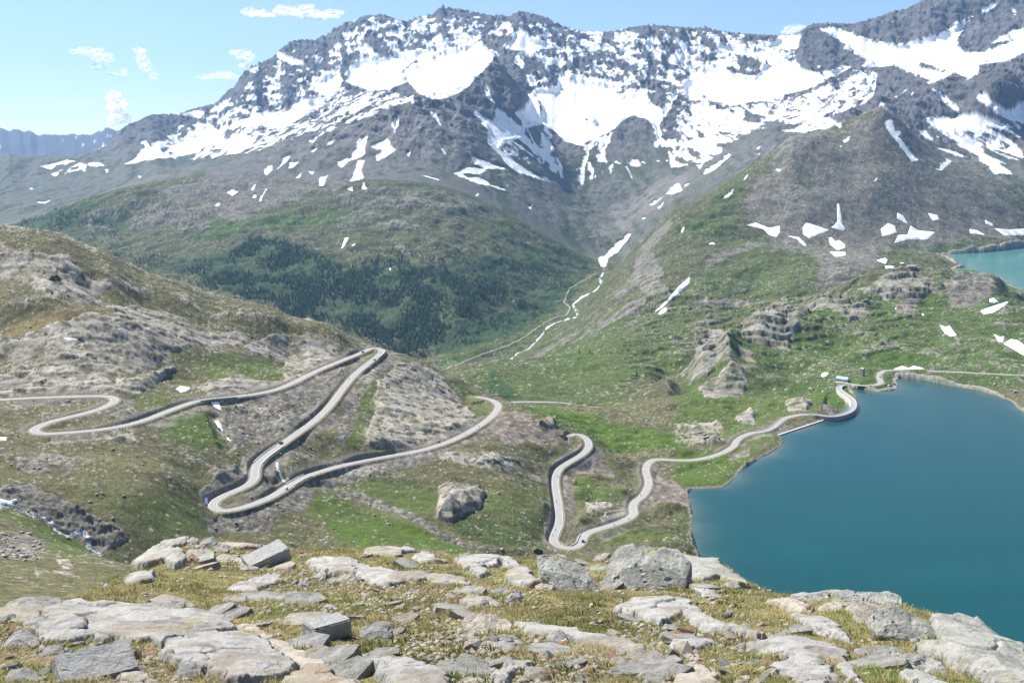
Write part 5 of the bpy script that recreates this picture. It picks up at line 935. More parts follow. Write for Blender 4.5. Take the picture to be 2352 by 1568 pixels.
def block(px, py, dims, yaw, pitch, roll, label):
    b = gtrace(px, py); me = hull_rock('concrete_block', M_conc, [(sx * dims[0] / 2, sy * dims[1] / 2, sz * dims[2]) for sx in (-1, 1) for sy in (-1, 1) for sz in (0, 1)], int(px), .012, 4, .012)
    o = bpy.data.objects.new('concrete_block', me); COL.objects.link(o); o.location = (b.x, b.y + dims[1] * .3, b.z - .02); o.rotation_euler = (math.radians(pitch), math.radians(roll), math.radians(yaw))
    SLAB_P.append(np.array([(b.x + dims[0] * .5 * math.cos(a), b.y + dims[1] * .3 + dims[1] * .5 * math.sin(a)) for a in np.linspace(0, 2 * PI, 9)[:-1]]))
    prop(o, label, 'concrete block', 'concrete blocks left on the slope')
block(748, 1466, (.40, .26, .17), 38, -3, 2, 'cut grey concrete block with a chipped edge standing square in the turf')
block(612, 1300, (.68, .40, .24), 34, 6, -14, 'tilted weathered concrete block resting on the brink of the ledge')
block(205, 1560, (.52, .30, .15), 38, 24, 4, 'smooth grey concrete slab lying on the stone heap in the corner')
# ------------------------------------------------------------------ loose stones, gravel and grass of the near slope
def clear(X, Y, pad=0.):
    ok = np.ones(len(X), bool)
    for P in SLAB_P:
        b = (X > P[:, 0].min() - .2) & (X < P[:, 0].max() + .2) & (Y > P[:, 1].min() - .3) & (Y < P[:, 1].max() + .3)
        if b.any():
            d, _ = seg_dist(X[b], Y[b], P); k = ok[b]; k[d > -pad] = False; ok[b] = k
    return ok
protos = []
for s in range(10):
    rg = np.random.default_rng(50 + s); p = rg.normal(size=(11, 3)); p /= np.linalg.norm(p, axis=1)[:, None]; p *= np.array([.5, .36, .26]) * rg.uniform(.8, 1.15, (11, 1)); p[:, 2] += .12
    protos.append([hull_rock('stone', m, p, 60 + s, .03, 1) for m in (RK, RK_D, RK_T, RK_O)])
ZONES = [  # photo x, y, spread x, y, count, size, share of rusty ones, where
 (150, 1480, 130, 40, 62, (.06, .17), .3, 'in the stone heap beside the huge pitted slab'), (330, 1475, 110, 16, 26, (.05, .13), .2, 'along the lower lip of the huge pitted slab'), (300, 1530, 40, 25, 10, (.06, .14), .3, 'near the smooth concrete slab'), (690, 1318, 55, 26, 22, (.06, .16), .25, 'below the tilted concrete block'),
 (960, 1370, 100, 14, 20, (.06, .16), .3, 'on the turf below the long bedrock strip'), (900, 1335, 60, 10, 10, (.06, .14), .4, 'on the long bedrock strip'), (1075, 1470, 50, 16, 12, (.05, .15), .3, 'around the flat topped boulder'), (1330, 1500, 90, 26, 34, (.05, .16), .35, 'in the rubble below the long pale rib'), (1560, 1450, 60, 30, 24, (.05, .16), .3, 'beside the narrow white rib'),
 (1760, 1520, 150, 35, 30, (.05, .16), .2, 'on the cracked slabs of the lake side'), (1180, 1540, 160, 22, 16, (.05, .14), .3, 'in the mossy turf at the bottom edge'), (700, 1390, 200, 30, 18, (.05, .14), .1, 'in the tawny grass around the cut concrete block'), (1640, 1330, 80, 25, 12, (.05, .15), .1, 'below the bedrock shoulder'), (470, 1270, 90, 16, 8, (.08, .2), .1, 'along the brink by the lichened outcrop')]
rg = np.random.default_rng(5)
for (zx, zy, sx, sy, cnt, sr, ru, where) in ZONES:
    for k in range(int(cnt * .94)):
        px = np.clip(zx + rg.normal() * sx, -20, 2360); py = zy + rg.normal() * sy
        if py > 1572 or py < 1250: continue
        b = gtrace(px, py); s = rg.uniform(*sr) * 1.25 * (1.6 if rg.random() < .08 else 1)
        mi = 3 if rg.random() < ru else int(rg.integers(0, 3))
        o = bpy.data.objects.new('stone', protos[int(rg.integers(0, 10))][mi]); COL.objects.link(o); o.location = (b.x, b.y, b.z + .0 * s); o.scale = (s * rg.uniform(.9, 1.4), s * rg.uniform(.9, 1.3), s * rg.uniform(.7, 1.2)); o.rotation_euler = (rg.uniform(-.35, .35), rg.uniform(-.35, .35), rg.uniform(0, 6.28))
        kind = ('loose white stone ', 'loose grey stone ', 'loose tan stone ', 'loose rusty stone ')[mi]
        prop(o, kind + where, 'stone', kind.strip() + 's ' + where)
# half buried plates of rock between the slabs
plates = []
for k in range(8):
    rg2 = np.random.default_rng(150 + k); na = int(rg2.integers(5, 8)); an = np.sort((np.arange(na) + rg2.uniform(-.3, .3, na)) * 2 * PI / na); rr = rg2.uniform(.8, 1.1, na); tl = rg2.uniform(-.12, .12, 2); top = np.stack([.58 * rr * np.cos(an), .42 * rr * np.sin(an), .10 + tl[0] * np.cos(an) + tl[1] * np.sin(an)], 1); p = np.concatenate([top, top * (1.08, 1.08, 0) + (0, 0, -.12)])
    plates.append([hull_rock('flat_rock', m, p, 170 + k, .016, 3) for m in (RK, RK_L, RK_T)])
rows_ = (('in the middle of the tawny turf', 480, 1120, 1330, 1470), ('on the lake side turf', 1400, 2050, 1320, 1560), ('at the bottom edge between the big slabs', 620, 1550, 1480, 1565), ('along the brink of the ledge', 330, 1400, 1262, 1310), ('near the slope edge above the stream gully', 10, 420, 1390, 1440))
for where, xa, xb, ya, yb in rows_:
    got = 0; tries = 0
    while got < 17 and tries < 200:
        tries += 1; px, py = rg.uniform(xa, xb), rg.uniform(ya, yb); b = gtrace(px, py); s = rg.uniform(.18, .48) * (b.y / 11) ** .3
        if not clear(np.array([b.x]), np.array([b.y]), .02)[0]: continue
        mi = int(rg.integers(0, 3)); o = bpy.data.objects.new('flat_rock', plates[int(rg.integers(0, 8))][mi]); COL.objects.link(o); o.location = (b.x, b.y, b.z + .01); o.scale = (s * rg.uniform(.9, 1.5), s, s * rg.uniform(.7, 1.1)); o.rotation_euler = (rg.uniform(-.2, .2), rg.uniform(-.2, .2), rg.uniform(-.6, .6)); got += 1
        SLAB_P.append(np.array([(b.x + s * .55 * math.cos(t), b.y + s * .4 * math.sin(t)) for t in np.linspace(0, 2 * PI, 9)[:-1]]))
        kind = ('half buried pale flat rock ', 'half buried lichened flat rock ', 'half buried tan flat rock ')[mi]; prop(o, kind + where, 'flat rock', kind.strip() + 's ' + where)
# gravel: uncountable chips
N = 30000; V = []; F = []
zc = rg.integers(0, len(ZONES), N); ZA = np.array([z[:4] for z in ZONES], float)
px = ZA[zc, 0] + rg.normal(size=N) * ZA[zc, 2] * 1.6; py = np.clip(ZA[zc, 1] + rg.normal(size=N) * ZA[zc, 3] * 1.5, 1255, 1575)
u, t = ut(px, py); Yg = np.array([float(gtrace(a, b).y) for a, b in zip(px[::3], py[::3])]); px, py, u = px[::3], py[::3], u[::3]; Yg = Yg * rg.uniform(.99, 1.01, len(Yg)); Xg = u * Yg; Zg = ground_z(Xg, Yg); ok = clear(Xg, Yg); Xg, Yg, Zg = Xg[ok], Yg[ok], Zg[ok]
oct_ = np.array([(1, 0, 0), (0, 1, 0), (-1, 0, 0), (0, -1, 0), (0, 0, .7), (0, 0, -.5)]); of = np.array([(0, 1, 4), (1, 2, 4), (2, 3, 4), (3, 0, 4), (1, 0, 5), (2, 1, 5), (3, 2, 5), (0, 3, 5)])
n = len(Xg); sz = .012 + .045 * rg.random((n, 1, 1)) ** 2.5; V = oct_[None] * sz * rg.uniform(.6, 1.4, (n, 6, 3)); an = rg.uniform(0, 6.28, n); ca, sa = np.cos(an)[:, None], np.sin(an)[:, None]
V = np.stack([V[..., 0] * ca - V[..., 1] * sa + Xg[:, None], V[..., 0] * sa + V[..., 1] * ca + Yg[:, None], V[..., 2] + Zg[:, None]], 2)
F = (of[None] + (np.arange(n) * 6)[:, None, None]).reshape(-1, 3)
prop(mesh_np('gravel', V.reshape(-1, 3), F, RK_T), kind='stuff', label='small angular rock chips strewn between the slabs')

# grass: bent tapering blades in tussocks
def grass(name, NB, wfun, lens, width, label, cols, lean=.5, seed=1, Ymin=6.0):
    rg = np.random.default_rng(seed); l = np.log(Ymin) + (math.log(20.5) - math.log(Ymin)) * rg.random(NB * 3) ** .8; u = rg.uniform(-.56, .56, NB * 3); Y = np.exp(l); X = u * Y
    w = wfun(X, Y); k = rg.random(len(X)) < w; X, Y = X[k][:NB], Y[k][:NB]; ok = clear(X, Y, .01); X, Y = X[ok], Y[ok]; Z = ground_z(X, Y) - .01; n = len(X)
    tu1, tu2, tid = cells(X / .33, Y / .33, 23); tus = sstep(.5, .1, tu1) * (tid > .25)
    h = rg.uniform(*lens, n) * (.55 + .9 * tus); a = rg.uniform(0, 2 * PI, n); base = fbm(X / 2.2, Y / 2.2, 2, 61) * 3; la = a * .45 + base + .8; ln = lean * rg.uniform(.3, 1.3, n)
    wd = width * rg.uniform(.7, 1.3, n) * np.sqrt(Y / 9)
    sx, sy = np.cos(a) * wd, np.sin(a) * wd; dx, dy = np.cos(la) * h * ln, np.sin(la) * h * ln
    V = np.empty((n, 5, 3))
    V[:, 0] = np.stack([X - sx, Y - sy, Z], 1); V[:, 1] = np.stack([X + sx, Y + sy, Z], 1)
    V[:, 2] = np.stack([X + .8 * sx + .35 * dx, Y + .8 * sy + .35 * dy, Z + .6 * h], 1); V[:, 3] = np.stack([X - .8 * sx + .35 * dx, Y - .8 * sy + .35 * dy, Z + .6 * h], 1)
    V[:, 4] = np.stack([X + dx, Y + dy, Z + h * (1 - .25 * ln)], 1)
    f = np.array([(0, 1, 2), (0, 2, 3), (3, 2, 4)]); F = (f[None] + (np.arange(n) * 5)[:, None, None]).reshape(-1, 3)
    m = fbm(X / 1.6, Y / 1.6, 4, 71) + .25 * rg.normal(size=n) + .35 * (tid - .5); C = np.array(cols[0])[None] * np.ones((n, 3)); C = mixc(C, cols[1], sstep(-.05, .25, m)); C = mixc(C, cols[2], sstep(.05, .35, -m)); C = C * rg.uniform(.7, 1.3, (n, 1))
    mt = mat(name + '_blades', attr='Cover', rough=.7, spec=.25, var=.1, scale=5)
    b = mt.node_tree.nodes['Principled BSDF']; nt = mt.node_tree; tr = nt.nodes.new('ShaderNodeBsdfTranslucent'); at = [x for x in nt.nodes if x.type == 'ATTRIBUTE'][0]; ms = nt.nodes.new('ShaderNodeMixShader'); ms.inputs[0].default_value = .4
    nt.links.new(at.outputs['Color'], tr.inputs['Color']); nt.links.new(b.outputs[0], ms.inputs[1]); nt.links.new(tr.outputs[0], ms.inputs[2]); nt.links.new(ms.outputs[0], nt.nodes['Material Output'].inputs[0])
    prop(mesh_np(name, V.reshape(-1, 3), F, mt, cols={'Cover': np.repeat(C[:, None], 5, 1).reshape(-1, 3)}), kind='stuff', label=label)
def moss_w(X, Y):
    px, py = pix(X, Y, ground_z(X, Y)); s = 0
    for cx, cy, rx, ry in ((980, 1500, 190, 55), (1250, 1545, 150, 30), (690, 1490, 60, 25), (1330, 1395, 60, 16), (1380, 1440, 90, 14), (1610, 1370, 90, 22), (1660, 1470, 60, 12), (330, 1520, 40, 25), (2090, 1455, 60, 16), (560, 1300, 70, 12), (1560, 1560, 90, 20)):
        s = np.maximum(s, np.exp(-((px - cx) / rx) ** 2 - ((py - cy) / ry) ** 2))
    return s
def gw(X, Y):
    m = fbm(X / .7, Y / .7, 3, 81); return np.clip(.6 + 1.1 * m, .03, 1) * (1 - .6 * moss_w(X, Y))
grass('grass', 340000, gw, (.025, .075), .0046, 'tawny and green tussock grass covering the near slope', ((.33, .30, .12), (.47, .39, .21), (.22, .27, .08)), 1.1, 3)
grass('low_shrubs', 90000, lambda X, Y: moss_w(X, Y) * np.clip(.5 + 1.2 * fbm(X / .3, Y / .3, 3, 82), 0, 1), (.025, .065), .0075, 'dark green mossy dwarf shrubs between the slabs', ((.09, .13, .03), (.15, .17, .05), (.05, .09, .02)), .9, 9)
# ------------------------------------------------------------------ visibility of the terrain from here, snow patches
def cummax_vis(T, start, tol=2e-4):
    t = T.Z / T.Y; m = np.maximum.accumulate(np.vstack([start[None], t]), 0); return t >= m[:-1] - tol, m[-1]
visN, st1_ = cummax_vis(TN, np.full(len(US), -9.)); visM, st_ = cummax_vis(TM, st1_); laxN = cummax_vis(TN, np.full(len(US), -9.), 7e-3)[0]; laxM = cummax_vis(TM, st1_, 7e-3)[0]; visF, _ = cummax_vis(TF, st_)
for T in (TN, TM, TF): T.px, T.py = pix(T.X, T.Y, T.Z)
M_snow = mat('old_snow', (.86, .88, .9), rough=.6, spec=.3, var=.05, scale=.2, bump=.15, bscale=.4)
PATCH = [
 ('F', 'snow patch shaped like a long bone on the brown scree', '490,85 550,68 640,105 710,90 710,130 690,165 640,150 600,110'), ('F', 'broad ragged snow patch in the scree next to the bone shaped one', '865,100 890,68 960,90 1045,120 970,145 910,172 870,150'), ('F', 'snow patch with a long upward tail', '1055,100 1085,80 1098,60 1096,-60 1110,-60 1120,10 1130,80 1150,105 1140,122'),
 ('F', 'thin bent strip of snow under the bone shaped patch', '740,150 840,168 890,215 880,225 845,200 830,178'), ('F', 'hooked snow patch above a smaller one in the scree bowl', '1040,170 1060,165 1085,195 1110,185 1150,215 1150,235 1100,253 1050,215'), ('F', 'flat snow patch just below the hooked one', '1045,262 1150,265 1155,285 1085,297'),
 ('F', 'compact block shaped snow patch on the scree', '1390,110 1440,72 1485,90 1495,135 1400,158'), ('F', 'wide winged snow patch at the foot of the scree', '1480,205 1510,150 1570,150 1590,88 1640,120 1755,132 1700,180 1570,180'), ('F', 'slanting snow streak above the block shaped patch', '1500,0 1540,20 1570,75 1500,40'), ('F', 'slanting snow streak on the scree above the winged patch', '1690,-20 1700,0 1770,20 1780,45 1740,55'),
 ('F', 'narrow snow streak above the turquoise lake', '2090,50 2140,75 2145,95 2095,75'), ('F', 'long snow bank above the turquoise lake at the picture edge', '2150,105 2250,115 2370,108 2370,152 2220,152'), ('F', 'low snow patch on the terrace before the turquoise lake', '1985,110 2040,120 2090,150 1990,140'), ('F', 'snow patch on the slope behind the stone hut', '1360,320 1420,305 1435,320 1420,345'), ('F', 'small snow wedge below the snow patch near the stone hut', '1418,358 1490,362 1465,377 1420,372'),
 ('F', 'long tapering snow bank on the green hillside', '2060,660 2110,640 2240,597 2245,607 2150,670 2080,683'), ('F', 'small snow patch above the long tapering snow bank', '2120,580 2150,573 2178,598 2150,607 2120,600'), ('F', 'ragged triangular snow patch in a gully of the green hill', '1785,755 1830,770 1850,757 1900,825 1860,832 1820,810'), ('F', 'small upper snow patch of the pair at the picture edge', '2150,815 2190,835 2220,830 2210,870 2180,865'), ('F', 'large lower snow patch of the pair at the picture edge', '2215,880 2265,850 2310,858 2370,900 2370,970 2300,930'),
 ('F', 'snow bank along the road behind the lake', '1475,1053 1530,1030 1580,1045 1610,1028 1690,1050'), ('F', 'round snow patch on the grass by the blue roofed house', '990,1085 1010,1072 1040,1075 1030,1095 995,1105'), ('E', 'long slanting snow streak on the valley wall', '2125,672 2180,620 2230,570 2290,500 2365,433 2365,468 2290,545 2240,585 2180,640'), ('E', 'short snow patch under the long slanting streak', '2155,680 2175,655 2215,632 2210,660 2170,687'), ('F', 'small slanting snow sliver on the valley wall crest', '45,130 65,95 75,100 55,140'), ('F', 'small snow spot on the green valley wall', '215,210 265,200 280,215'),
 ('F', 'narrow snow rim at the water edge', '1690,1122 1740,1127 1752,1136 1700,1131'), ('F', 'tiny snow spot in the rusty gully', '1480,630 1498,640 1490,650'), ('F', 'tiny round snow spot below the rusty gully', '1665,678 1683,685 1672,695'), ('E', 'leaning snow streak above the forest', '25,245 50,170 75,168 50,220'), ('E', 'small snow spot beside the leaning streak above the forest', '90,225 120,205 115,220'), ('E', 'snow spot on the rocks in the forest', '345,370 365,378 355,390'),
 ('D', 'snow patch in the hollow above the hairpin road', '1180,1185 1215,1165 1280,1175 1255,1200 1215,1208'), ('D', 'snow patch just under the road culvert', '1412,1275 1470,1272 1490,1330 1450,1310'), ('D', 'snow patch lower down the gully under the culvert', '1445,1400 1470,1395 1500,1465 1470,1450'), ('D', 'thin snow sliver beside the gully stream', '1520,1500 1555,1535 1530,1525'), ('D', 'thin rim of snow on the rocky hill', '425,840 530,850 470,858'), ('G', 'old snow in the dark gorge beside the hairpin', '1375,330 1395,318 1398,370 1380,365'), ('G', 'old snow bank over the gorge stream at the picture edge', '-10,325 60,345 118,328 105,350 -10,378'), ('D', 'small snow patch at the picture edge under the hairpins', '-10,1508 50,1510 40,1530 -10,1525')]
def snow_patch(crop, label, txt):
    P = pts(crop, txt); best = None
    for T, vis in ((TN, laxN), (TM, laxM)):
        b = vis & (T.px > P[:, 0].min() - 5) & (T.px < P[:, 0].max() + 5) & (T.py > P[:, 1].min() - 5) & (T.py < P[:, 1].max() + 5)
        if b.sum() < 6: continue
        d = np.full(T.Z.shape, -99.); d[b], _ = seg_dist(T.px[b] + 1.5 * fbm(T.X[b] / 9, T.Y[b] / 9, 4, 7, .6), T.py[b], P)
        if best is None or (d > 0).sum() > best[0]: best = ((d > 0).sum(), T, d)
    if not best or best[0] < 2: print('no patch', label); return
    _, T, d = best; C = len(US); k = T.Y.min() / 1300
    q = np.maximum(np.maximum(d[:-1, :-1], d[:-1, 1:]), np.maximum(d[1:, :-1], d[1:, 1:])) > -.3
    todo = set(zip(*[v.tolist() for v in np.nonzero(q)])); big_ = set()
    while todo:
        st = [todo.pop()]; comp = set(st)
        while st:
            r0, c0 = st.pop()
            for nb_ in ((r0 + 1, c0), (r0 - 1, c0), (r0, c0 + 1), (r0, c0 - 1)):
                if nb_ in todo: todo.remove(nb_); comp.add(nb_); st.append(nb_)
        if len(comp) > len(big_): big_ = comp
    ri, ci = np.array(sorted(big_)).T; i = ri * C + ci; F = np.stack([i, i + 1, i + C + 1, i + C], 1); used = np.unique(F); mp = {v: j for j, v in enumerate(used)}
    lift = np.clip((d + .25) * .45, -.5, .75) * (T.Y / 1100) ** .5
    V = np.stack([T.X, T.Y, T.Z + lift], 2).reshape(-1, 3)[used]; inv = np.full(T.Z.size, -1); inv[used] = np.arange(len(used)); cen = V.mean(0)
    o = mesh_np('snow_patch', V - cen, inv[F], M_snow, smooth=True); o.location = cen; prop(o, label, 'snow patch', 'old snow patches on the slopes')
for p_ in PATCH: snow_patch(*p_)

# ------------------------------------------------------------------ streams and track
def line_on(crop, txt, step):
    P = pts(crop, txt); L = []
    for a, b in zip(P[:-1], P[1:]):
        for s in np.linspace(0, 1, max(int(np.hypot(*(b - a)) / step), 1), endpoint=False): L.append(a + (b - a) * s)
    Q = [trace(*p, 300) for p in L]; return np.array([q for q in Q if q])
def draped(name, R, w, m, lift, label, kind='structure', jag=0.):
    R = R.copy()
    for _ in range(2): R[1:-1] = .25 * R[:-2] + .5 * R[1:-1] + .25 * R[2:]
    tan = np.gradient(R[:, :2], axis=0); tan /= np.linalg.norm(tan, axis=1)[:, None] + 1e-9; nor = np.stack([-tan[:, 1], tan[:, 0]], 1)
    T = TN if R[:, 1].mean() < 1290 else TM; V = []; off = np.linspace(-1, 1, 5)
    ww = w * (1 + jag * fbm(np.arange(len(R)) * .7, np.zeros(len(R)), 3, 3))
    for o_ in off:
        q = R[:, :2] + nor * (o_ * ww / 2)[:, None]; V.append(np.c_[q, T.z(q[:, 0], q[:, 1]) + lift * (1 - .6 * o_ * o_)])
    V = np.array(V); n = len(R); i = (np.arange(4)[:, None] * n + np.arange(n - 1)[None]).ravel(); F = np.stack([i, i + n, i + n + 1, i + 1], 1)
    prop(mesh_np(name, V.reshape(-1, 3), F, m, smooth=True), kind=kind, label=label)
M_track = mat('gravel_track', (.30, .27, .21), rough=.95, var=.2, scale=.2); M_foam = mat('white_water', (.45, .52, .57), rough=.35, spec=.5, var=.7, scale=.35, bump=.3, bscale=.5)
draped('path', line_on('E', '722,1056 860,1000 1000,945 1120,905 1200,870 1270,830 1320,790 1380,748 1460,708 1540,690 1565,640 1540,618 1520,603 1535,570 1560,512 1640,465 1700,430 1748,405', 2.), 5., M_track, 1.5, 'pale gravel track running up the valley floor')
draped('path', line_on('E', '1575,185 1640,150 1720,115 1800,98 1860,82', 2.), 4., M_track, 1.5, 'faint zigzag path climbing to the cirque')
draped('river', line_on('E', '1165,985 1210,945 1280,920 1330,870 1390,805 1400,780 1450,750 1460,745 1530,720 1620,700 1600,650 1580,620 1640,570 1740,520 1775,470 1760,450 1790,400 1795,365', 2.), 7., M_foam, .5, 'white mountain river winding down the valley', jag=.8)
draped('river', line_on('E', '1950,150 1975,110 2000,62 2030,30', 2.), 10., M_foam, 2.2, 'white torrent above the snow tongue', jag=.5)
draped('stream', line_on('px', '637,1062 638,1077 644,1090 649,1101 657,1110', 1.), 2.2, M_foam, .35, 'white cascade falling between the two road bridges', jag=.6)
draped('stream', line_on('G', '-10,385 60,370 100,380 150,410 190,425 260,450 310,465 350,495 370,530 400,560 470,585 540,545 570,560 600,595 590,660 640,690 690,715', 2.), 2.2, M_foam, .0, 'foaming torrent in the dark rocky gorge', jag=1.0)

# ------------------------------------------------------------------ dam, retaining walls, bridges
M_damc = mat('dam_concrete', (.30, .285, .27), rough=.9, var=.25, scale=.25, bump=.1, bscale=.6); M_pale = mat('pale_concrete', (.55, .53, .49), rough=.85, var=.12, scale=.4); M_wall = mat('dry_stone', (.25, .235, .215), rough=.95, var=.45, scale=1.2, bump=.25, bscale=1.5); M_rail = mat('galvanised_rail', (.55, .57, .58), rough=.45, var=.08, metal=.3)
def off_line(R, off): 
    tan = np.gradient(R[:, :2], axis=0); tan /= np.linalg.norm(tan, axis=1)[:, None]; return R[:, :2] + np.stack([-tan[:, 1], tan[:, 0]], 1) * off
def wall_on(R, o0, o1, z0, z1):
    """solid wall along a line between two offsets, from R.z+z0 up to R.z+z1 (z0 may be an array of absolute feet)"""
    a, b = off_line(R, o0), off_line(R, o1); n = len(R); lo = R[:, 2] + z0; hi = R[:, 2] + z1
    V = np.concatenate([np.c_[a, lo], np.c_[a, hi], np.c_[b, hi], np.c_[b, lo]]); F = []
    for k in range(4):
        kk = (k + 1) % 4; i = np.arange(n - 1); F.append(np.stack([k * n + i, k * n + i + 1, kk * n + i + 1, kk * n + i], 1))
    F.append([[0, n, 2 * n, 3 * n]]); F.append([[4 * n - 1, 3 * n - 1, 2 * n - 1, n - 1]])
    m = MB(); m.add(V, [tuple(int(v) for v in f) for f in np.concatenate(F)]); return m
R1, R2 = ROADS[0], ROADS[1]
ii = np.nonzero(DAMMASK[0])[0]; D_ = R1[max(ii[0] - 2, 0):ii[-1] + 4]
mid = D_[len(D_) // 2]; o_ = off_line(D_, 6.)[len(D_) // 2]; lakeside = 1 if seg_dist(np.array([o_[0]]), np.array([o_[1]]), SHORE_W)[0][0] > seg_dist(np.array([mid[0]]), np.array([mid[1]]), SHORE_W)[0][0] else -1
dam = empty('dam', (D_[:, 0].mean(), D_[:, 1].mean(), -312)); prop(dam, 'curved grey concrete dam carrying the road around the lake bay', 'dam')
def under(o, root): o.parent = root; o.matrix_parent_inverse = Matrix.Translation(-Vector(root.location)); return o
under(wall_on(D_, -3.6 * lakeside, 3.6 * lakeside, -22, -.06).build('dam_wall', M_damc), dam)
under(wall_on(D_, -3.55 * lakeside, -3.15 * lakeside, -.06, .75).build('parapet', M_pale), dam); under(wall_on(D_, 3.15 * lakeside, 3.6 * lakeside, -.06, .45).build('kerb', M_pale), dam)
e = off_line(D_, 3.45 * lakeside)
for k in range(1, len(D_) - 1):
    if k % 2 == 0: under(MB().box((e[k][0], e[k][1], D_[k][2] + .85), (.3, .3, .95)).build('railing_post', M_pale), dam)
under(MB().tube([(e[k][0], e[k][1], D_[k][2] + 1.25) for k in range(len(D_))], .09, 5).build('handrail', M_rail), dam)
k0, k1 = int(len(D_) * .2), int(len(D_) * .62)
under(wall_on(D_[k0:k1], -4.1 * lakeside, -3.58 * lakeside, -14, -.35).build('revetment', M_pale), dam)
def at_z(px, py, z):
    u, t = ut(px, py); Y = z / t; return Vector((float(u * Y), float(Y), z))
a, b = at_z(1787, 999, -304.2), at_z(1894, 963.5, -304.2); dv = (b - a); ln = dv.length; rz = math.atan2(dv.y, dv.x); mp = (a + b) / 2
sp = empty('spillway', mp, rz); prop(sp, 'long pale concrete spillway sill at the corner of the lake', 'spillway')
MB().box((0, 0, -2.2), (ln, 1.6, 4.2)).build('sill', M_damc, sp); MB().box((0, 0, .12), (ln, 1.9, .45)).build('coping', M_pale, sp); MB().box((ln * .1, 7.5, -.2), (ln * .8, .8, 3.0), 0).build('channel_wall', M_wall, sp)
def wall_thing(R, pa, pb, side, down, label, up=.75, posts=True, nm='retaining_wall'):
    p = np.stack(pix(R[:, 0], R[:, 1], R[:, 2]), 1); i0 = np.argmin(np.hypot(*(p - pa).T)); i1 = np.argmin(np.hypot(*(p - pb).T)); i0, i1 = min(i0, i1), max(i0, i1); S = R[max(i0 - 1, 0):i1 + 2]
    root = empty(nm, tuple(S[len(S) // 2])); prop(root, label, 'wall' if nm != 'road_bridge' else 'bridge')
    s = side; under(wall_on(S, s * 3.1, s * 4.0, -down, .12).build('wall_face', M_wall), root); under(wall_on(S, s * 3.15, s * 3.6, .1, up).build('parapet', M_pale), root)
    if nm == 'road_bridge': under(wall_on(S, -s * 3.1, -s * 3.7, -down, .1).build('wall_face', M_wall), root); under(wall_on(S, -s * 3.15, -s * 3.55, .1, up * .7).build('parapet', M_pale), root)
wall_thing(R2, (642, 1030), (599, 1062), 1, 11, 'stone road bridge over the cascade on the upper limb of the hairpin', nm='road_bridge')
wall_thing(R2, (704, 1092), (672, 1112), -1, 8, 'stone road bridge over the cascade on the lower limb of the hairpin', nm='road_bridge')
wall_thing(R2, (533, 912), (454, 919), 1, 5, 'road culvert bridge crossing the stony gully', nm='road_bridge')
wall_thing(R2, (864, 820), (880, 804), -1, 8, 'dark retaining wall holding up the top hairpin')
wall_thing(R1, (1340, 1229), (1323, 1256), -1, 7, 'stone retaining wall with parapet at the lowest hairpin', up=.9)
wall_thing(R1, (1800, 961), (1745, 991), -1, 10, 'dark retaining wall of the road beside the spillway')

# ------------------------------------------------------------------ buildings
M_stone = mat('rubble_masonry', (.30, .27, .23), rough=.95, var=.4, scale=.9, bump=.1, bscale=2); M_white = mat('white_render', (.68, .66, .62), rough=.9, var=.08, scale=.6); M_broof = mat('pale_blue_metal_roof', (.42, .52, .62), rough=.4, spec=.5, var=.08, scale=.5); M_glass = mat('dark_window', (.03, .035, .045), rough=.1, spec=.5, var=.1); M_wood = mat('brown_timber', (.16, .09, .06), rough=.8, var=.3, scale=1.); M_slate = mat('stone_slab_roof', (.36, .36, .34), rough=.9, var=.3, scale=.8)
def gable(root, x, y, w, d, h, rh, wallm, roofm, nwin=3):
    """gabled wing, ridge along x"""
    m = MB(); m.add([(x - w / 2, y - d / 2, -1), (x + w / 2, y - d / 2, -1), (x + w / 2, y + d / 2, -1), (x - w / 2, y + d / 2, -1), (x - w / 2, y - d / 2, h), (x + w / 2, y - d / 2, h), (x + w / 2, y + d / 2, h), (x - w / 2, y + d / 2, h), (x - w / 2, y, h + rh), (x + w / 2, y, h + rh)],
      [(0, 1, 5, 4), (2, 3, 7, 6), (3, 0, 4, 8, 7), (1, 2, 6, 9, 5)]); m.build('wall', wallm, root)
    o = .5; r = MB(); k = rh / (d / 2)
    for s in (-1, 1):
        y0, y1 = y + s * (d / 2 + o), y; z0, z1 = h - k * o + .05, h + rh + .05
        r.add([(x - w / 2 - o, y0, z0), (x + w / 2 + o, y0, z0), (x + w / 2 + o, y1, z1), (x - w / 2 - o, y1, z1), (x - w / 2 - o, y0, z0 + .25), (x + w / 2 + o, y0, z0 + .25), (x + w / 2 + o, y1, z1 + .25), (x - w / 2 - o, y1, z1 + .25)], [(0, 1, 2, 3), (4, 5, 6, 7), (0, 1, 5, 4), (0, 3, 7, 4), (1, 2, 6, 5)])
    rf = r.build('roof', roofm, root); MB().box((x + w * .25, y + .6, h + rh + .3), (.7, .7, 1.5)).build('chimney', M_stone, rf)
    for i in range(nwin):
        wx = x - w / 2 + w * (i + .5) / nwin
        f = MB().box((wx, y - d / 2 - .04, h * .55), (1.2, .1, 1.3)).build('window', M_glass, root); MB().box((wx, y - d / 2 - .1, h * .55 - .72), (1.5, .2, .12)).build('sill', M_pale, f)
def spot(px, py, Ymin=300): return trace(px, py, Ymin)
b = spot(1936, 877, 1300); hs = empty('mountain_house', (b.x, b.y + 4, b.z), math.radians(-24)); prop(hs, 'white mountain house with two pale blue gabled roofs by the lake', 'house')
gable(hs, -3.8, 1.5, 7.0, 7.2, 4.0, 2.3, M_white, M_broof, 2); gable(hs, 3.6, -1.0, 7.4, 7.8, 4.0, 2.5, M_white, M_broof, 3)
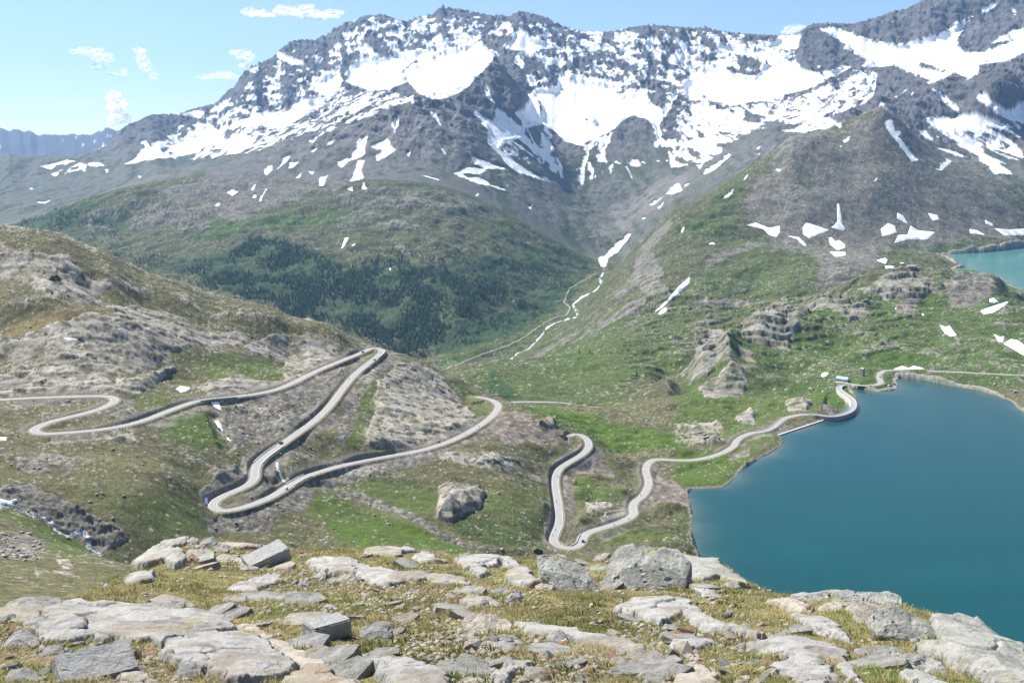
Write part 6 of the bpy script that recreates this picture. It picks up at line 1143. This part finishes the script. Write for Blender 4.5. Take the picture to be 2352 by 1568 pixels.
MB().box((.2, -4.5, 1.0), (1.1, .1, 2.0)).build('door', M_wood, hs); MB().box((1.5, -7.3, -.2), (16, 4.5, .5)).build('terrace', M_pale, hs)
b = spot(1982, 863, 1300); tw = empty('stone_tower', (b.x, b.y + 3, b.z), math.radians(35)); prop(tw, 'square brown stone tower standing on the meadow above the lake road', 'tower')
MB().box((0, 0, 4.2), (5.0, 5.0, 10.0), 0, .96).build('wall', M_stone, tw); r = MB(); r.add([(-2.8, -2.8, 9.2), (2.8, -2.8, 9.2), (2.8, 2.8, 9.2), (-2.8, 2.8, 9.2), (0, -2.8, 10.4), (0, 2.8, 10.4)], [(0, 1, 2, 3), (0, 1, 4), (2, 3, 5), (1, 2, 5, 4), (3, 0, 4, 5)]); r.build('roof', M_slate, tw); MB().box((0, -2.5, 6), (.8, .1, 1.1)).build('window', M_glass, tw); MB().box((.6, -2.52, .9), (1.1, .1, 2.1)).build('door', M_wood, tw)
b = spot(2094, 616, 1500); rh_ = empty('mountain_refuge', (b.x, b.y + 5, b.z), math.radians(12)); prop(rh_, 'low mountain refuge with grey roof on the knoll before the turquoise lake', 'refuge')
gable(rh_, 0, 0, 20, 10, 3.6, 3.4, M_stone, M_slate, 5)
b = spot(2073, 608, 1500); ht = empty('hut', (b.x, b.y + 3, b.z), math.radians(-40)); prop(ht, 'small red brown hut with a white roof next to the refuge', 'hut'); gable(ht, 0, 0, 8, 7, 3.0, 2.4, M_wood, M_white, 1)
b = spot(2331, 902, 1150); ht = empty('hut', (b.x, b.y + 2, b.z), math.radians(20)); prop(ht, 'tiny stone hut alone on the lake bank', 'hut'); gable(ht, 0, 0, 5.5, 4.5, 2.2, 1.5, M_stone, M_slate, 1)
def pen(px, py, w, d, rz, label, sides=4, nm='stone_pen'):
    b = spot(px, py, 700); m = MB(); hh = 1.0
    if sides == 4:
        for c, s in (((0, -d / 2, 0), (w, .6, hh * 2)), ((0, d / 2, 0), (w, .6, hh * 2)), ((-w / 2, 0, .05), (.6, d - .6, hh * 2)), ((w / 2, 0, .05), (.6, d - .6, hh * 2))): m.box(c, s)
    else: m.box((0, 0, 0), (w, .8, 2.2))
    o = m.build(nm, M_slate); o.location = (b.x, b.y, b.z); o.rotation_euler = (0, 0, math.radians(rz)); prop(o, label, 'stone pen' if sides == 4 else 'ruined wall')
pen(1870, 892, 9, 8, 4, 'roofless square stone pen on the meadow inside the dam bay')
for k, (x, y, l_) in enumerate(((1607, 994, 'far'), (1618, 999, 'middle'), (1628, 1003, 'near'))): pen(x, y, 17, 1, 38, 'low ruined stone wall on the green meadow, the ' + l_ + ' one of three parallel', 1, 'ruined_wall')

# ------------------------------------------------------------------ vehicles and riders
M_tyre = mat('tyre_rubber', (.02, .02, .02), rough=.8, var=.1)
PAINT = {k: mat(k + '_car_paint', c, rough=.25, spec=.5, var=.03) for k, c in (('white', (.75, .76, .77)), ('navy', (.02, .03, .06)), ('silver', (.45, .47, .49)), ('black', (.02, .02, .022)), ('blue', (.10, .18, .36)))}
M_lamp = mat('headlamp_glass', (.7, .72, .74), rough=.1, spec=.5, var=.02)
def car(loc, rz, paint, label, van=False, grp=None):
    root = empty('car', loc, rz); prop(root, label, 'van' if van else 'car', grp); pm = PAINT[paint]; h = 1.9 if van else 1.48; L = 2.15
    prof = [(-L, .35), (-L, .8), (-L + .15, .95), (-L + (.1 if van else .55), h - .08), (-L + .5, h), (.35 if not van else 1.0, h), (1.0 if not van else 1.55, 1.0), (L - .15, .85), (L, .6), (L, .35)]
    m = MB(); m.prism(prof, -.85, .85); m.build('body', pm, root, bevel=.06)
    for s in (-1, 1): MB().prism([(-L + .75, 1.0), (-L + .85, h - .14), (.2 if not van else .9, h - .14), (.75 if not van else 1.3, 1.0)], s * .862 - .01, s * .862 + .01).build('side_window', M_glass, root)
    MB().add([(.42 if not van else 1.05, -.72, h - .08), (.42 if not van else 1.05, .72, h - .08), (1.0 if not van else 1.55, .74, 1.04), (1.0 if not van else 1.55, -.74, 1.04)], [(0, 1, 2, 3)]).build('windscreen', M_glass, root).location = (.03, 0, .02)
    for sx in (-1.3, 1.3):
        for sy in (-.8, .8): w = MB().tube([(sx, sy - .1, .32), (sx, sy + .1, .32)], .32, 12).build('wheel', M_tyre, root); MB().tube([(sx, sy - .11, .32), (sx, sy + .11, .32)], .18, 8).build('rim', M_rail, w)
    for sy in (-.6, .6): MB().box((L - .02, sy, .68), (.08, .35, .18)).build('headlight', M_lamp, root)
    return root
def on_road(px, py, R, lane):
    p = np.stack(pix(R[:, 0], R[:, 1], R[:, 2]), 1); i = int(np.clip(np.argmin(np.hypot(p[:, 0] - px, p[:, 1] - py)), 1, len(R) - 2)); t = R[i + 1] - R[i - 1]; o = off_line(R, lane)[i]
    return (o[0], o[1], R[i, 2] + .06), math.atan2(t[1], t[0])
for px, py, R, ln, pt, fl, lb in ((651, 1122, R2, 1.3, 'white', 0, 'white car on the lower hairpin limb next to the stone bridge'), (1335, 1243, R1, 1.2, 'navy', PI, 'dark blue car in the lowest hairpin above the foreground rocks'), (830, 808, R2, 1.2, 'black', 0, 'black car leaving the top hairpin beside the rock cutting'), (855, 824, R2, -1.3, 'silver', PI, 'silver car just below the top hairpin'), (648, 1019, R2, 1.3, 'navy', 0, 'dark car on the upper limb above the stone bridge'), (2023, 866, R1, 1.3, 'blue', 0, 'blue car on the bend of the lake road behind the parking bay')):
    l, a = on_road(px, py, R, ln); car(l, a + fl, pt, lb)
for px, py, rz, pt, van, lb in ((1999, 887, 160, 'white', False, 'white car parked alone in the lay-by by the lake'), (2033, 883, 200, 'silver', False, 'silver car parked in the lay-by next to the road bend'), (2043, 886, 15, 'white', False, 'white car parked nearest the lake tip of the lay-by'), (2053, 882, 170, 'white', True, 'white van parked at the far end of the lay-by')):
    b = spot(px, py, 1200); car((b.x, b.y, b.z + .1), math.radians(rz), pt, lb, van)
M_skin = mat('skin', (.45, .28, .2), rough=.6, var=.05); M_frame = mat('bicycle_frame', (.05, .05, .06), rough=.4, var=.05)
CLOTH = {k: mat(k + '_jersey', c, rough=.8, var=.1) for k, c in (('black', (.02, .02, .025)), ('white', (.7, .7, .7)), ('blue', (.12, .3, .5)), ('red', (.4, .05, .04)))}
def skin_body(name, joints, edges, radii, m):
    me = bpy.data.meshes.new(name); me.from_pydata(joints, edges, []); o = bpy.data.objects.new(name, me); COL.objects.link(o)
    bpy.context.view_layer.objects.active = o; md = o.modifiers.new('skin', 'SKIN'); 
    if not me.skin_vertices:
        bm = bmesh.new(); bm.from_mesh(me); bm.verts.layers.skin.verify(); bm.to_mesh(me); bm.free()
    for v, r in zip(me.skin_vertices[0].data, radii): v.radius = (r, r)
    me.skin_vertices[0].data[0].use_root = True
    dg = bpy.context.evaluated_depsgraph_get(); m2 = bpy.data.meshes.new_from_object(o.evaluated_get(dg)); m2.name = name; bpy.data.objects.remove(o); m2.materials.clear(); m2.materials.append(m)
    for p in m2.polygons: p.use_smooth = True
    return m2
J = [(-.25, 0, .95), (-.05, 0, 1.25), (.12, 0, 1.45), (.2, 0, 1.56), (.26, 0, 1.7), (-.22, .1, .95), (.1, .12, .75), (-.02, .12, .35), (.1, .12, .3), (-.22, -.1, .95), (.05, -.12, .62), (-.1, -.12, .22), (.02, -.12, .17), (.12, .18, 1.4), (.3, .22, 1.15), (.5, .2, 1.02), (.12, -.18, 1.4), (.3, -.22, 1.15), (.5, -.2, 1.02)]
E_ = [(0, 1), (1, 2), (2, 3), (3, 4), (0, 5), (5, 6), (6, 7), (7, 8), (0, 9), (9, 10), (10, 11), (11, 12), (2, 13), (13, 14), (14, 15), (2, 16), (16, 17), (17, 18)]
RD = [.15, .15, .15, .06, .11, .1, .08, .05, .045, .1, .08, .05, .045, .065, .05, .04, .065, .05, .04]
BODY = {k: skin_body('cyclist', J, E_, RD, CLOTH[k]) for k in CLOTH}
def bicycle_mesh(root, thick=1.):
    for x in (-.5, .55): MB().tube([(x + .33 * math.cos(a), 0, .34 + .33 * math.sin(a)) for a in np.linspace(0, 2 * PI, 17)[:-1]], .03 * thick, 5, True).build('wheel', M_tyre, root)
    m = MB()
    for a, b in (((-.5, 0, .34), (-.25, 0, .85)), ((-.25, 0, .85), (.42, 0, .85)), ((.42, 0, .85), (.55, 0, .34)), ((.05, 0, .3), (-.25, 0, .85)), ((.05, 0, .3), (.42, 0, .8)), ((-.5, 0, .34), (.05, 0, .3)), ((.42, 0, .85), (.46, 0, 1.0)), ((.46, -.22, 1.0), (.46, .22, 1.0))): m.tube([a, b], .03 * thick, 5)
    m.build('frame', M_frame, root); MB().box((-.27, 0, .92), (.24, .12, .06)).build('saddle', M_tyre, root)
def cyclist(loc, rz, col, label):
    root = empty('bicycle', loc, rz); prop(root, 'bicycle of the ' + label, 'bicycle', 'bicycles on the mountain road'); bicycle_mesh(root)
    p = bpy.data.objects.new('person', BODY[col]); COL.objects.link(p); p.location = loc; p.rotation_euler = (0, 0, rz); prop(p, label, 'person', 'cyclists riding the mountain road')
    for nm, mt_, c, d in (('helmet', CLOTH['white' if col != 'white' else 'black'], (.26, 0, 1.80), (.26, .2, .14)),): h = MB().box(c, d, 0, .6).build(nm, mt_, p, bevel=.03)
for px, py, R, ln, fl, cl, lb in ((1273, 1094, R1, -1.6, 0, 'red', 'cyclist in red on the straight stretch above the lowest hairpin'), (1285, 1152, R1, 1.4, 0, 'black', 'cyclist in black halfway down to the lowest hairpin'), (1283, 1220, R1, 1.2, PI, 'blue', 'cyclist in pale blue entering the lowest hairpin'), (1280, 1232, R1, 1.8, PI, 'black', 'cyclist in black close behind the pale blue one in the hairpin'), (1406, 1202, R1, 1.6, 0, 'black', 'cyclist in black on the ramp up from the lowest hairpin'), (1440, 1189, R1, 1.6, 0, 'red', 'cyclist in red under the small rock cliff'), (1470, 1135, R1, -1.4, 0, 'black', 'cyclist in black between the two shore bends'), (1489, 1094, R1, 1.3, 0, 'white', 'cyclist in white near the shore bend'), (1484, 1085, R1, -1.5, PI, 'red', 'cyclist in red meeting the white one near the shore bend'), (803, 869, R2, 1.5, 0, 'black', 'cyclist in black below the top hairpin'), (1064, 996, R2, 1.5, 0, 'white', 'cyclist in white below the rock knoll'), (1094, 978, R2, 1.5, 0, 'black', 'cyclist in black near the spur bend'), (2170, 853, R1, 1.4, 0, 'black', 'cyclist in black on the flat road behind the lake')):
    l, a = on_road(px, py, R, ln); cyclist(l, a + fl, cl, lb)
def motorbike(loc, rz, label, rider=None):
    root = empty('motorcycle', loc, rz); prop(root, label, 'motorcycle')
    for x in (-.7, .75): MB().tube([(x + .3 * math.cos(a), 0, .33 + .3 * math.sin(a)) for a in np.linspace(0, 2 * PI, 15)[:-1]], .07, 6, True).build('wheel', M_tyre, root)
    MB().prism([(-.9, .75), (-.3, .8), (.1, 1.0), (.5, .95), (.62, .7), (.3, .35), (-.4, .35)], -.16, .16).build('body', PAINT['black'], root, bevel=.04); MB().tube([(.45, -.38, 1.1), (.5, 0, 1.02), (.45, .38, 1.1)], .03, 5).build('handlebar', M_frame, root); MB().box((-.35, 0, .86), (.6, .28, .1)).build('saddle', M_tyre, root)
    if rider:
        p = bpy.data.objects.new('person', BODY['black']); COL.objects.link(p); p.location = loc; p.rotation_euler = (0, 0, rz); prop(p, rider, 'person'); MB().box((.26, 0, 1.78), (.28, .24, .24)).build('helmet', PAINT['black'], p, bevel=.06)
l, a = on_road(873, 809, R2, 1.2); motorbike(l, a + PI, 'black motorcycle leaning into the top hairpin', 'motorcyclist in black riding through the top hairpin')
for k, (px, py, lb) in enumerate(((1966, 886, 'nearest the house'), (1974, 886.5, 'in the middle of three'), (2014, 889, 'next to the lone white car'))):
    b = spot(px, py, 1200); motorbike((b.x, b.y, b.z + .05), .6 + k * .4, 'black motorcycle parked by the lake road, ' + lb)
# ------------------------------------------------------------------ conifers of the valley side
M_.c.pop('forest', None)
M_.paint('forest', 'E', '0,420 200,380 420,300 600,400 800,380 900,480 1150,520 1100,640 900,720 740,780 700,860 640,900 620,960 480,960 330,910 200,860 0,760', 1., 14); M_.paint('forest', 'D', '1380,480 1500,380 1560,260 1700,170 1900,200 2100,260 2352,420 2352,820 1900,680 1500,520', .9, 14)
M_.paint('forest', 'E', '0,350 300,250 700,280 1200,260 1400,250 1550,330 1300,480 1100,540 800,400 300,380 0,430', .36, 24); M_.paint('forest', 'E', '700,700 1000,600 1200,560 1500,420 1560,500 1300,680 1000,820 760,900', .36, 24); M_.paint('forest', 'D', '640,250 900,320 1200,280 1400,330 1500,520 1200,440', .42, 24); M_.paint('forest', 'A', '0,1420 300,1380 560,1420 800,1480 800,1567 300,1600 0,1520', .36, 30)
fm = M_.sample('forest', TM.px, TM.py) * (TM.Y > 2300); dens = np.clip(fm * (.42 + 1.9 * fbm(TM.X / 110, TM.Y / 110, 4, 301)), 0, 1) * visM; dens = dens * (dens > .05)
rg = np.random.default_rng(21); idx = rg.choice(dens.size, 8200, replace=False, p=(dens / dens.sum()).ravel())
tx, ty, tz = TM.X.ravel()[idx] + rg.uniform(-2, 2, len(idx)), TM.Y.ravel()[idx], TM.Z.ravel()[idx]; th_ = rg.uniform(6, 14, len(idx)) * (1 - .25 * (fm.ravel()[idx] < .4))
def conifer(seed):
    rg = np.random.default_rng(seed); V = []; F = []
    k = 7
    for a in range(2):
        z = (-1.0, .18)[a]; V += [(.018 * math.cos(t), .018 * math.sin(t), z if a else -.08) for t in np.linspace(0, 2 * PI, 6)[:-1]]
    F += [(i, (i + 1) % 5, 5 + (i + 1) % 5, 5 + i) for i in range(5)]
    tiers = 6
    for j in range(tiers):
        z0 = .10 + .84 * j / tiers; r = .165 * (1 - j / tiers) ** .8 * rg.uniform(.8, 1.2) + .012; b = len(V); z1 = min(z0 + .30 * (1 - .5 * j / tiers), 1.)
        for t in range(k):
            an = 2 * PI * (t + .5 * (j % 2)) / k; rr = r * rg.uniform(.6, 1.25); V.append((rr * math.cos(an), rr * math.sin(an), z0 + rg.uniform(-.03, .03)))
        V.append((rg.uniform(-.01, .01), rg.uniform(-.01, .01), z1)); F += [(b + t, b + (t + 1) % k, b + k, b + k) for t in range(k)]
    return np.array(V), F
def fix4(F): return [f if len(set(f)) == 4 else f[:3] for f in F]
M_pine = mat('conifer_needles', (.036, .066, .030), rough=.9, spec=.1, var=.4, scale=.4); M_pine2 = mat('larch_needles', (.055, .095, .034), rough=.9, spec=.1, var=.4, scale=.4)
TP = [conifer(s) for s in range(6)]; TMESH = []
for s, (V, F) in enumerate(TP):
    me = bpy.data.meshes.new('conifer'); me.from_pydata([tuple(v) for v in V], [], fix4(F)); me.materials.append((M_pine, M_pine2)[s % 2]); TMESH.append(me)
order = np.argsort(-(th_ / ty)); nb = 285
for j in order[:nb]:
    s = int(rg.integers(0, 6)); o = bpy.data.objects.new('conifer', TMESH[s]); COL.objects.link(o); o.location = (tx[j], ty[j], tz[j]); o.scale = (th_[j] * 1.25, th_[j] * 1.25, th_[j]); o.rotation_euler = (0, 0, rg.uniform(0, 6))
    prop(o, 'tall dark conifer standing in the forest on the far valley side', 'tree', 'conifers of the valley forest')
VV = []; FF = []; q = 0
for j in order[nb:]:
    V, F = TP[int(rg.integers(0, 6))]; c, s_ = math.cos(j), math.sin(j); W_ = np.stack([(V[:, 0] * c - V[:, 1] * s_) * 1.25, (V[:, 0] * s_ + V[:, 1] * c) * 1.25, V[:, 2]], 1) * th_[j] + (tx[j], ty[j], tz[j])
    VV.append(W_); FF += [(a + q, b + q, c_ + q) for f in F for (a, b, c_) in ([f[:3], (f[0], f[2], f[3])] if len(set(f)) == 4 else [f[:3]])]; q += len(V)
prop(mesh_np('forest', np.concatenate(VV), np.array(FF), mat('forest_needles', (.046, .08, .033), rough=.9, spec=.1, var=.5, scale=.05)), kind='stuff', label='dark conifer forest on the far valley side')
for px, py, lb in ((1355, 811, 'small dark conifer alone on the stony green valley shoulder'), (1331, 812, 'smaller conifer beside the lone one on the valley shoulder'), (1462, 861, 'lone small conifer on the slope above the valley road')):
    b = spot(px, py, 1400); o = bpy.data.objects.new('conifer', TMESH[0]); COL.objects.link(o); o.location = b; o.scale = (9, 9, 9); prop(o, lb, 'tree')
# dwarf pine thicket on the left hill
def bush(px, py, w, h, label):
    b = spot(px, py, 400); rg = np.random.default_rng(int(px)); n = 900; p = rg.normal(size=(n, 3)); p /= np.linalg.norm(p, axis=1)[:, None]; p *= rg.uniform(.55, 1.05, (n, 1)); p[:, 2] = np.abs(p[:, 2]); p *= (w / 2, w / 2.4, h)
    t = rg.normal(size=(n, 3, 3)) * .38; V = (p[:, None] + t).reshape(-1, 3); root = empty('dwarf_pine', b); prop(root, label, 'shrub'); mesh_np('foliage', V, np.arange(3 * n).reshape(-1, 3), M_pine, root)
    m = MB(); [m.tube([(0, 0, -.5), (x * .5, y * .5, h * .5), (x, y, h * .8)], [.2, .12, .05], 5) for x, y in ((-w * .3, 0), (w * .3, .5), (0, -w * .2))]; m.build('stem', M_wood, root)
bush(127, 645, 12, 5, 'dark dwarf pine thicket on the rocky hill'); bush(1236, 1270, 7, 3, 'dark shrub thicket by the stream mouth below the meadow')
# ------------------------------------------------------------------ boulders strewn over the slopes
rockp = []
for s in range(5):
    rg = np.random.default_rng(90 + s); p = rg.normal(size=(14, 3)); p /= np.linalg.norm(p, axis=1)[:, None]; p *= np.array([.55, .45, .36]); bm = bmesh.new(); [bm.verts.new(v) for v in p]; bmesh.ops.convex_hull(bm, input=bm.verts); bmesh.ops.triangulate(bm, faces=bm.faces); bm.verts.index_update()
    rockp.append((np.array([v.co for v in bm.verts]), np.array([[v.index for v in f.verts] for f in bm.faces]))); bm.free()
rg = np.random.default_rng(33); VV = []; FF = []; q = 0
for T, vis, cnt, s0, s1, ymin in ((TN, visN, 3600, .5, 2.6, 330), (TM, visM, 1500, .8, 4., 0)):
    w = vis * (T.Y > ymin) * (np.clip(fbm(T.X / 60, T.Y / 60, 3, 311) + .12, 0, 1) + (.5 * T.scree if T is TN else 0))
    if T is TN: w = w * (T.D > 5.5) * (T.shore < -2)
    else: w = w * (T.Y < 2700) * (T.Z > LAKE_Z + 1) * (T.px > 1180)
    idx = rg.choice(w.size, cnt, replace=False, p=(w / w.sum()).ravel())
    for j in idx:
        V, F = rockp[int(rg.integers(0, 5))]; sz = s0 + (s1 - s0) * rg.random() ** 4; a = rg.uniform(0, 6.28); c, s_ = math.cos(a), math.sin(a); V = V * sz * rg.uniform(.7, 1.4, 3)
        VV.append(np.stack([V[:, 0] * c - V[:, 1] * s_ + T.X.flat[j], V[:, 0] * s_ + V[:, 1] * c + T.Y.flat[j], V[:, 2] + T.Z.flat[j] + .1 * sz], 1)); FF.append(F + q); q += len(V)
M_bould = mat('strewn_rock', (.33, .32, .29), rough=.95, var=.35, scale=.12)
prop(mesh_np('scree', np.concatenate(VV), np.concatenate(FF), M_bould), kind='stuff', label='pale stones and blocks strewn over the hillsides')
# ------------------------------------------------------------------ clouds, far beyond the peaks
def cloud_mat(nm, dens):
    m = bpy.data.materials.new(nm); m.use_nodes = True; nt = m.node_tree; N = nt.nodes; L = nt.links; b = N['Principled BSDF']; tr = N.new('ShaderNodeBsdfTransparent'); ms = N.new('ShaderNodeMixShader'); lw = N.new('ShaderNodeLayerWeight'); lw.inputs['Blend'].default_value = .5
    tc = N.new('ShaderNodeTexCoord'); nz = N.new('ShaderNodeTexNoise'); nz.inputs['Scale'].default_value = .0030; nz.inputs['Detail'].default_value = 8; nz.inputs['Roughness'].default_value = .62; L.new(tc.outputs['Object'], nz.inputs['Vector'])
    a = N.new('ShaderNodeMath'); a.operation = 'SUBTRACT'; a.inputs[0].default_value = 1; L.new(lw.outputs['Facing'], a.inputs[1])
    s = N.new('ShaderNodeMath'); s.operation = 'ADD'; L.new(a.outputs[0], s.inputs[0]); L.new(nz.outputs['Fac'], s.inputs[1])
    r = N.new('ShaderNodeMapRange'); r.interpolation_type = 'SMOOTHSTEP'; r.inputs['From Min'].default_value = .75; r.inputs['From Max'].default_value = 1.75; r.inputs['To Max'].default_value = dens; L.new(s.outputs[0], r.inputs['Value'])
    m2 = N.new('ShaderNodeBsdfDiffuse'); m2.inputs['Color'].default_value = (.55, .55, .56, 1); nv = N.new('ShaderNodeCombineXYZ')
    for k_, v_ in enumerate((-.35, -.1, .93)): nv.inputs[k_].default_value = v_
    L.new(nv.outputs[0], m2.inputs['Normal']); N.remove(b); tl = N.new('ShaderNodeBsdfTranslucent'); tl.inputs['Color'].default_value = (.55, .55, .56, 1); nn = N.new('ShaderNodeVectorMath'); nn.operation = 'SCALE'; nn.inputs['Scale'].default_value = -1; L.new(nv.outputs[0], nn.inputs[0]); L.new(nn.outputs[0], tl.inputs['Normal']); ad = N.new('ShaderNodeAddShader'); L.new(m2.outputs[0], ad.inputs[0]); L.new(tl.outputs[0], ad.inputs[1]); m2 = ad
    L.new(r.outputs['Result'], ms.inputs[0]); L.new(tr.outputs[0], ms.inputs[1]); L.new(m2.outputs[0], ms.inputs[2]); L.new(ms.outputs[0], N['Material Output'].inputs['Surface']); return m
CM = cloud_mat('cloud_vapour', .6); CM2 = cloud_mat('thin_cloud_vapour', .36)
def cloud(crop, txt, m, label, seed):
    """txt: x,y,rx,ry lobes in the crop"""
    bm = bmesh.new(); Yc = 21000.
    rows = [[float(v) for v in p.split(',')] for p in txt.split()]; c0 = None
    for x, y, rx, ry in rows:
        p = pts(crop, '%f,%f' % (x, y))[0]; u, t = ut(p[0], p[1]); k = Yc / FPX / 2.9257; c = Vector((float(u) * Yc, Yc, float(t) * Yc)); c0 = c0 or c
        r = bmesh.ops.create_icosphere(bm, subdivisions=4, radius=1); vs = np.array([v.co for v in r['verts']]); n = fbm(vs[:, 0] * 1.6 + seed + x * .01, vs[:, 2] * 1.6 + vs[:, 1], 4, seed)
        for v, e, q in zip(r['verts'], n, vs): v.co = (c - c0) + Vector((q[0] * rx, q[1] * rx * .6, q[2] * ry)) * k * (1 + .55 * float(e))
    me = bpy.data.meshes.new('cloud'); bm.to_mesh(me); bm.free(); me.materials.append(m)
    for p in me.polygons: p.use_smooth = True
    o = bpy.data.objects.new('cloud', me); COL.objects.link(o); o.location = c0; prop(o, label, 'cloud', 'small fair weather clouds')
cloud('A', '1700,85,80,34 1780,100,80,22 1830,108,40,12', CM, 'small white cloud just above the ridge, the smaller of a close pair', 3); cloud('A', '1900,70,60,35 2010,80,110,42 2130,110,100,42 2230,95,70,32 2060,45,60,16', CM, 'broad white cloud above the ridge, the larger of a close pair', 5)
cloud('A', '560,340,90,28 640,360,90,45 690,400,80,50 670,450,60,25', CM2, 'slanting wispy cloud in the blue beside the tall wisp', 7); cloud('A', '790,495,75,22 830,480,30,25', CM2, 'thin flat wisp under the slanting cloud', 9); cloud('A', '940,340,50,28 960,400,45,60 980,450,40,40 1030,510,28,30', CM2, 'tall hooked wispy cloud between two other clouds', 11)
cloud('A', '1590,350,50,25 1650,380,65,45 1640,440,40,30', CM, 'small puffy cloud touching the steep ridge', 13); cloud('A', '1390,520,80,18 1490,505,90,30 1560,520,60,22', CM2, 'flat hazy cloud lying against the ridge foot', 15); cloud('A', '765,650,55,40 790,710,70,60 800,780,70,50 850,800,50,35 770,820,50,30', CM, 'towering grey based cloud rising behind the far blue ridge', 17); cloud('C', '800,195,55,30 850,190,50,28 760,220,40,20', CM2, 'pale cloud peeping over the notch of the snowy ridge', 19)
# ------------------------------------------------------------------ light, air, camera
SUN_AZ, SUN_EL = math.radians(-52), math.radians(52)      # azimuth from +Y towards +X
sd = Vector((math.cos(SUN_EL) * math.sin(SUN_AZ), math.cos(SUN_EL) * math.cos(SUN_AZ), math.sin(SUN_EL)))
sl = bpy.data.lights.new('sun', 'SUN'); sl.energy = 5.0; sl.angle = math.radians(.53); sl.color = (1, .95, .87)
so = bpy.data.objects.new('sun', sl); COL.objects.link(so); so.rotation_euler = sd.to_track_quat('Z', 'Y').to_euler()
w = bpy.data.worlds.new('World'); sc.world = w; w.use_nodes = True
nt = w.node_tree; bg = nt.nodes['Background']; sky = nt.nodes.new('ShaderNodeTexSky'); sky.sky_type = 'NISHITA'; sky.sun_disc = False
sky.sun_elevation = SUN_EL; sky.sun_rotation = SUN_AZ; sky.altitude = 2500; sky.air_density = 1.0; sky.dust_density = 1.4; sky.ozone_density = 1.8
nt.links.new(sky.outputs['Color'], bg.inputs['Color']); bg.inputs['Strength'].default_value = .082
hz = MB(); hz.box((0, 8200, 350), (36000, 18000, 2360))
mh = bpy.data.materials.new('haze'); mh.use_nodes = True; n = mh.node_tree; n.nodes.remove(n.nodes['Principled BSDF'])
pv = n.nodes.new('ShaderNodeVolumePrincipled'); pv.inputs['Color'].default_value = (.32, .58, 1, 1); pv.inputs['Density'].default_value = HAZE; pv.inputs['Anisotropy'].default_value = .25
n.links.new(pv.outputs['Volume'], n.nodes['Material Output'].inputs['Volume'])
if HAZE: prop(hz.build('haze', mh), kind='stuff', label='thin blue summer haze filling the valley air')
cam = bpy.data.cameras.new('camera'); co = bpy.data.objects.new('camera', cam); COL.objects.link(co)
cam.sensor_width = 36; cam.lens = 36 * FPX / 2352; cam.clip_start = .1; cam.clip_end = 90000
co.rotation_euler = (PI / 2 - TH, 0, 0); sc.camera = co
sc.view_settings.view_transform = 'Standard'; sc.view_settings.look = 'None'; sc.view_settings.exposure = EXPO; sc.view_settings.gamma = 1
sc.cycles.use_denoising = True; sc.cycles.max_bounces = 4; sc.cycles.diffuse_bounces = 2; sc.cycles.glossy_bounces = 2; sc.cycles.transmission_bounces = 2; sc.cycles.volume_bounces = 0; sc.cycles.caustics_reflective = False; sc.cycles.caustics_refractive = False
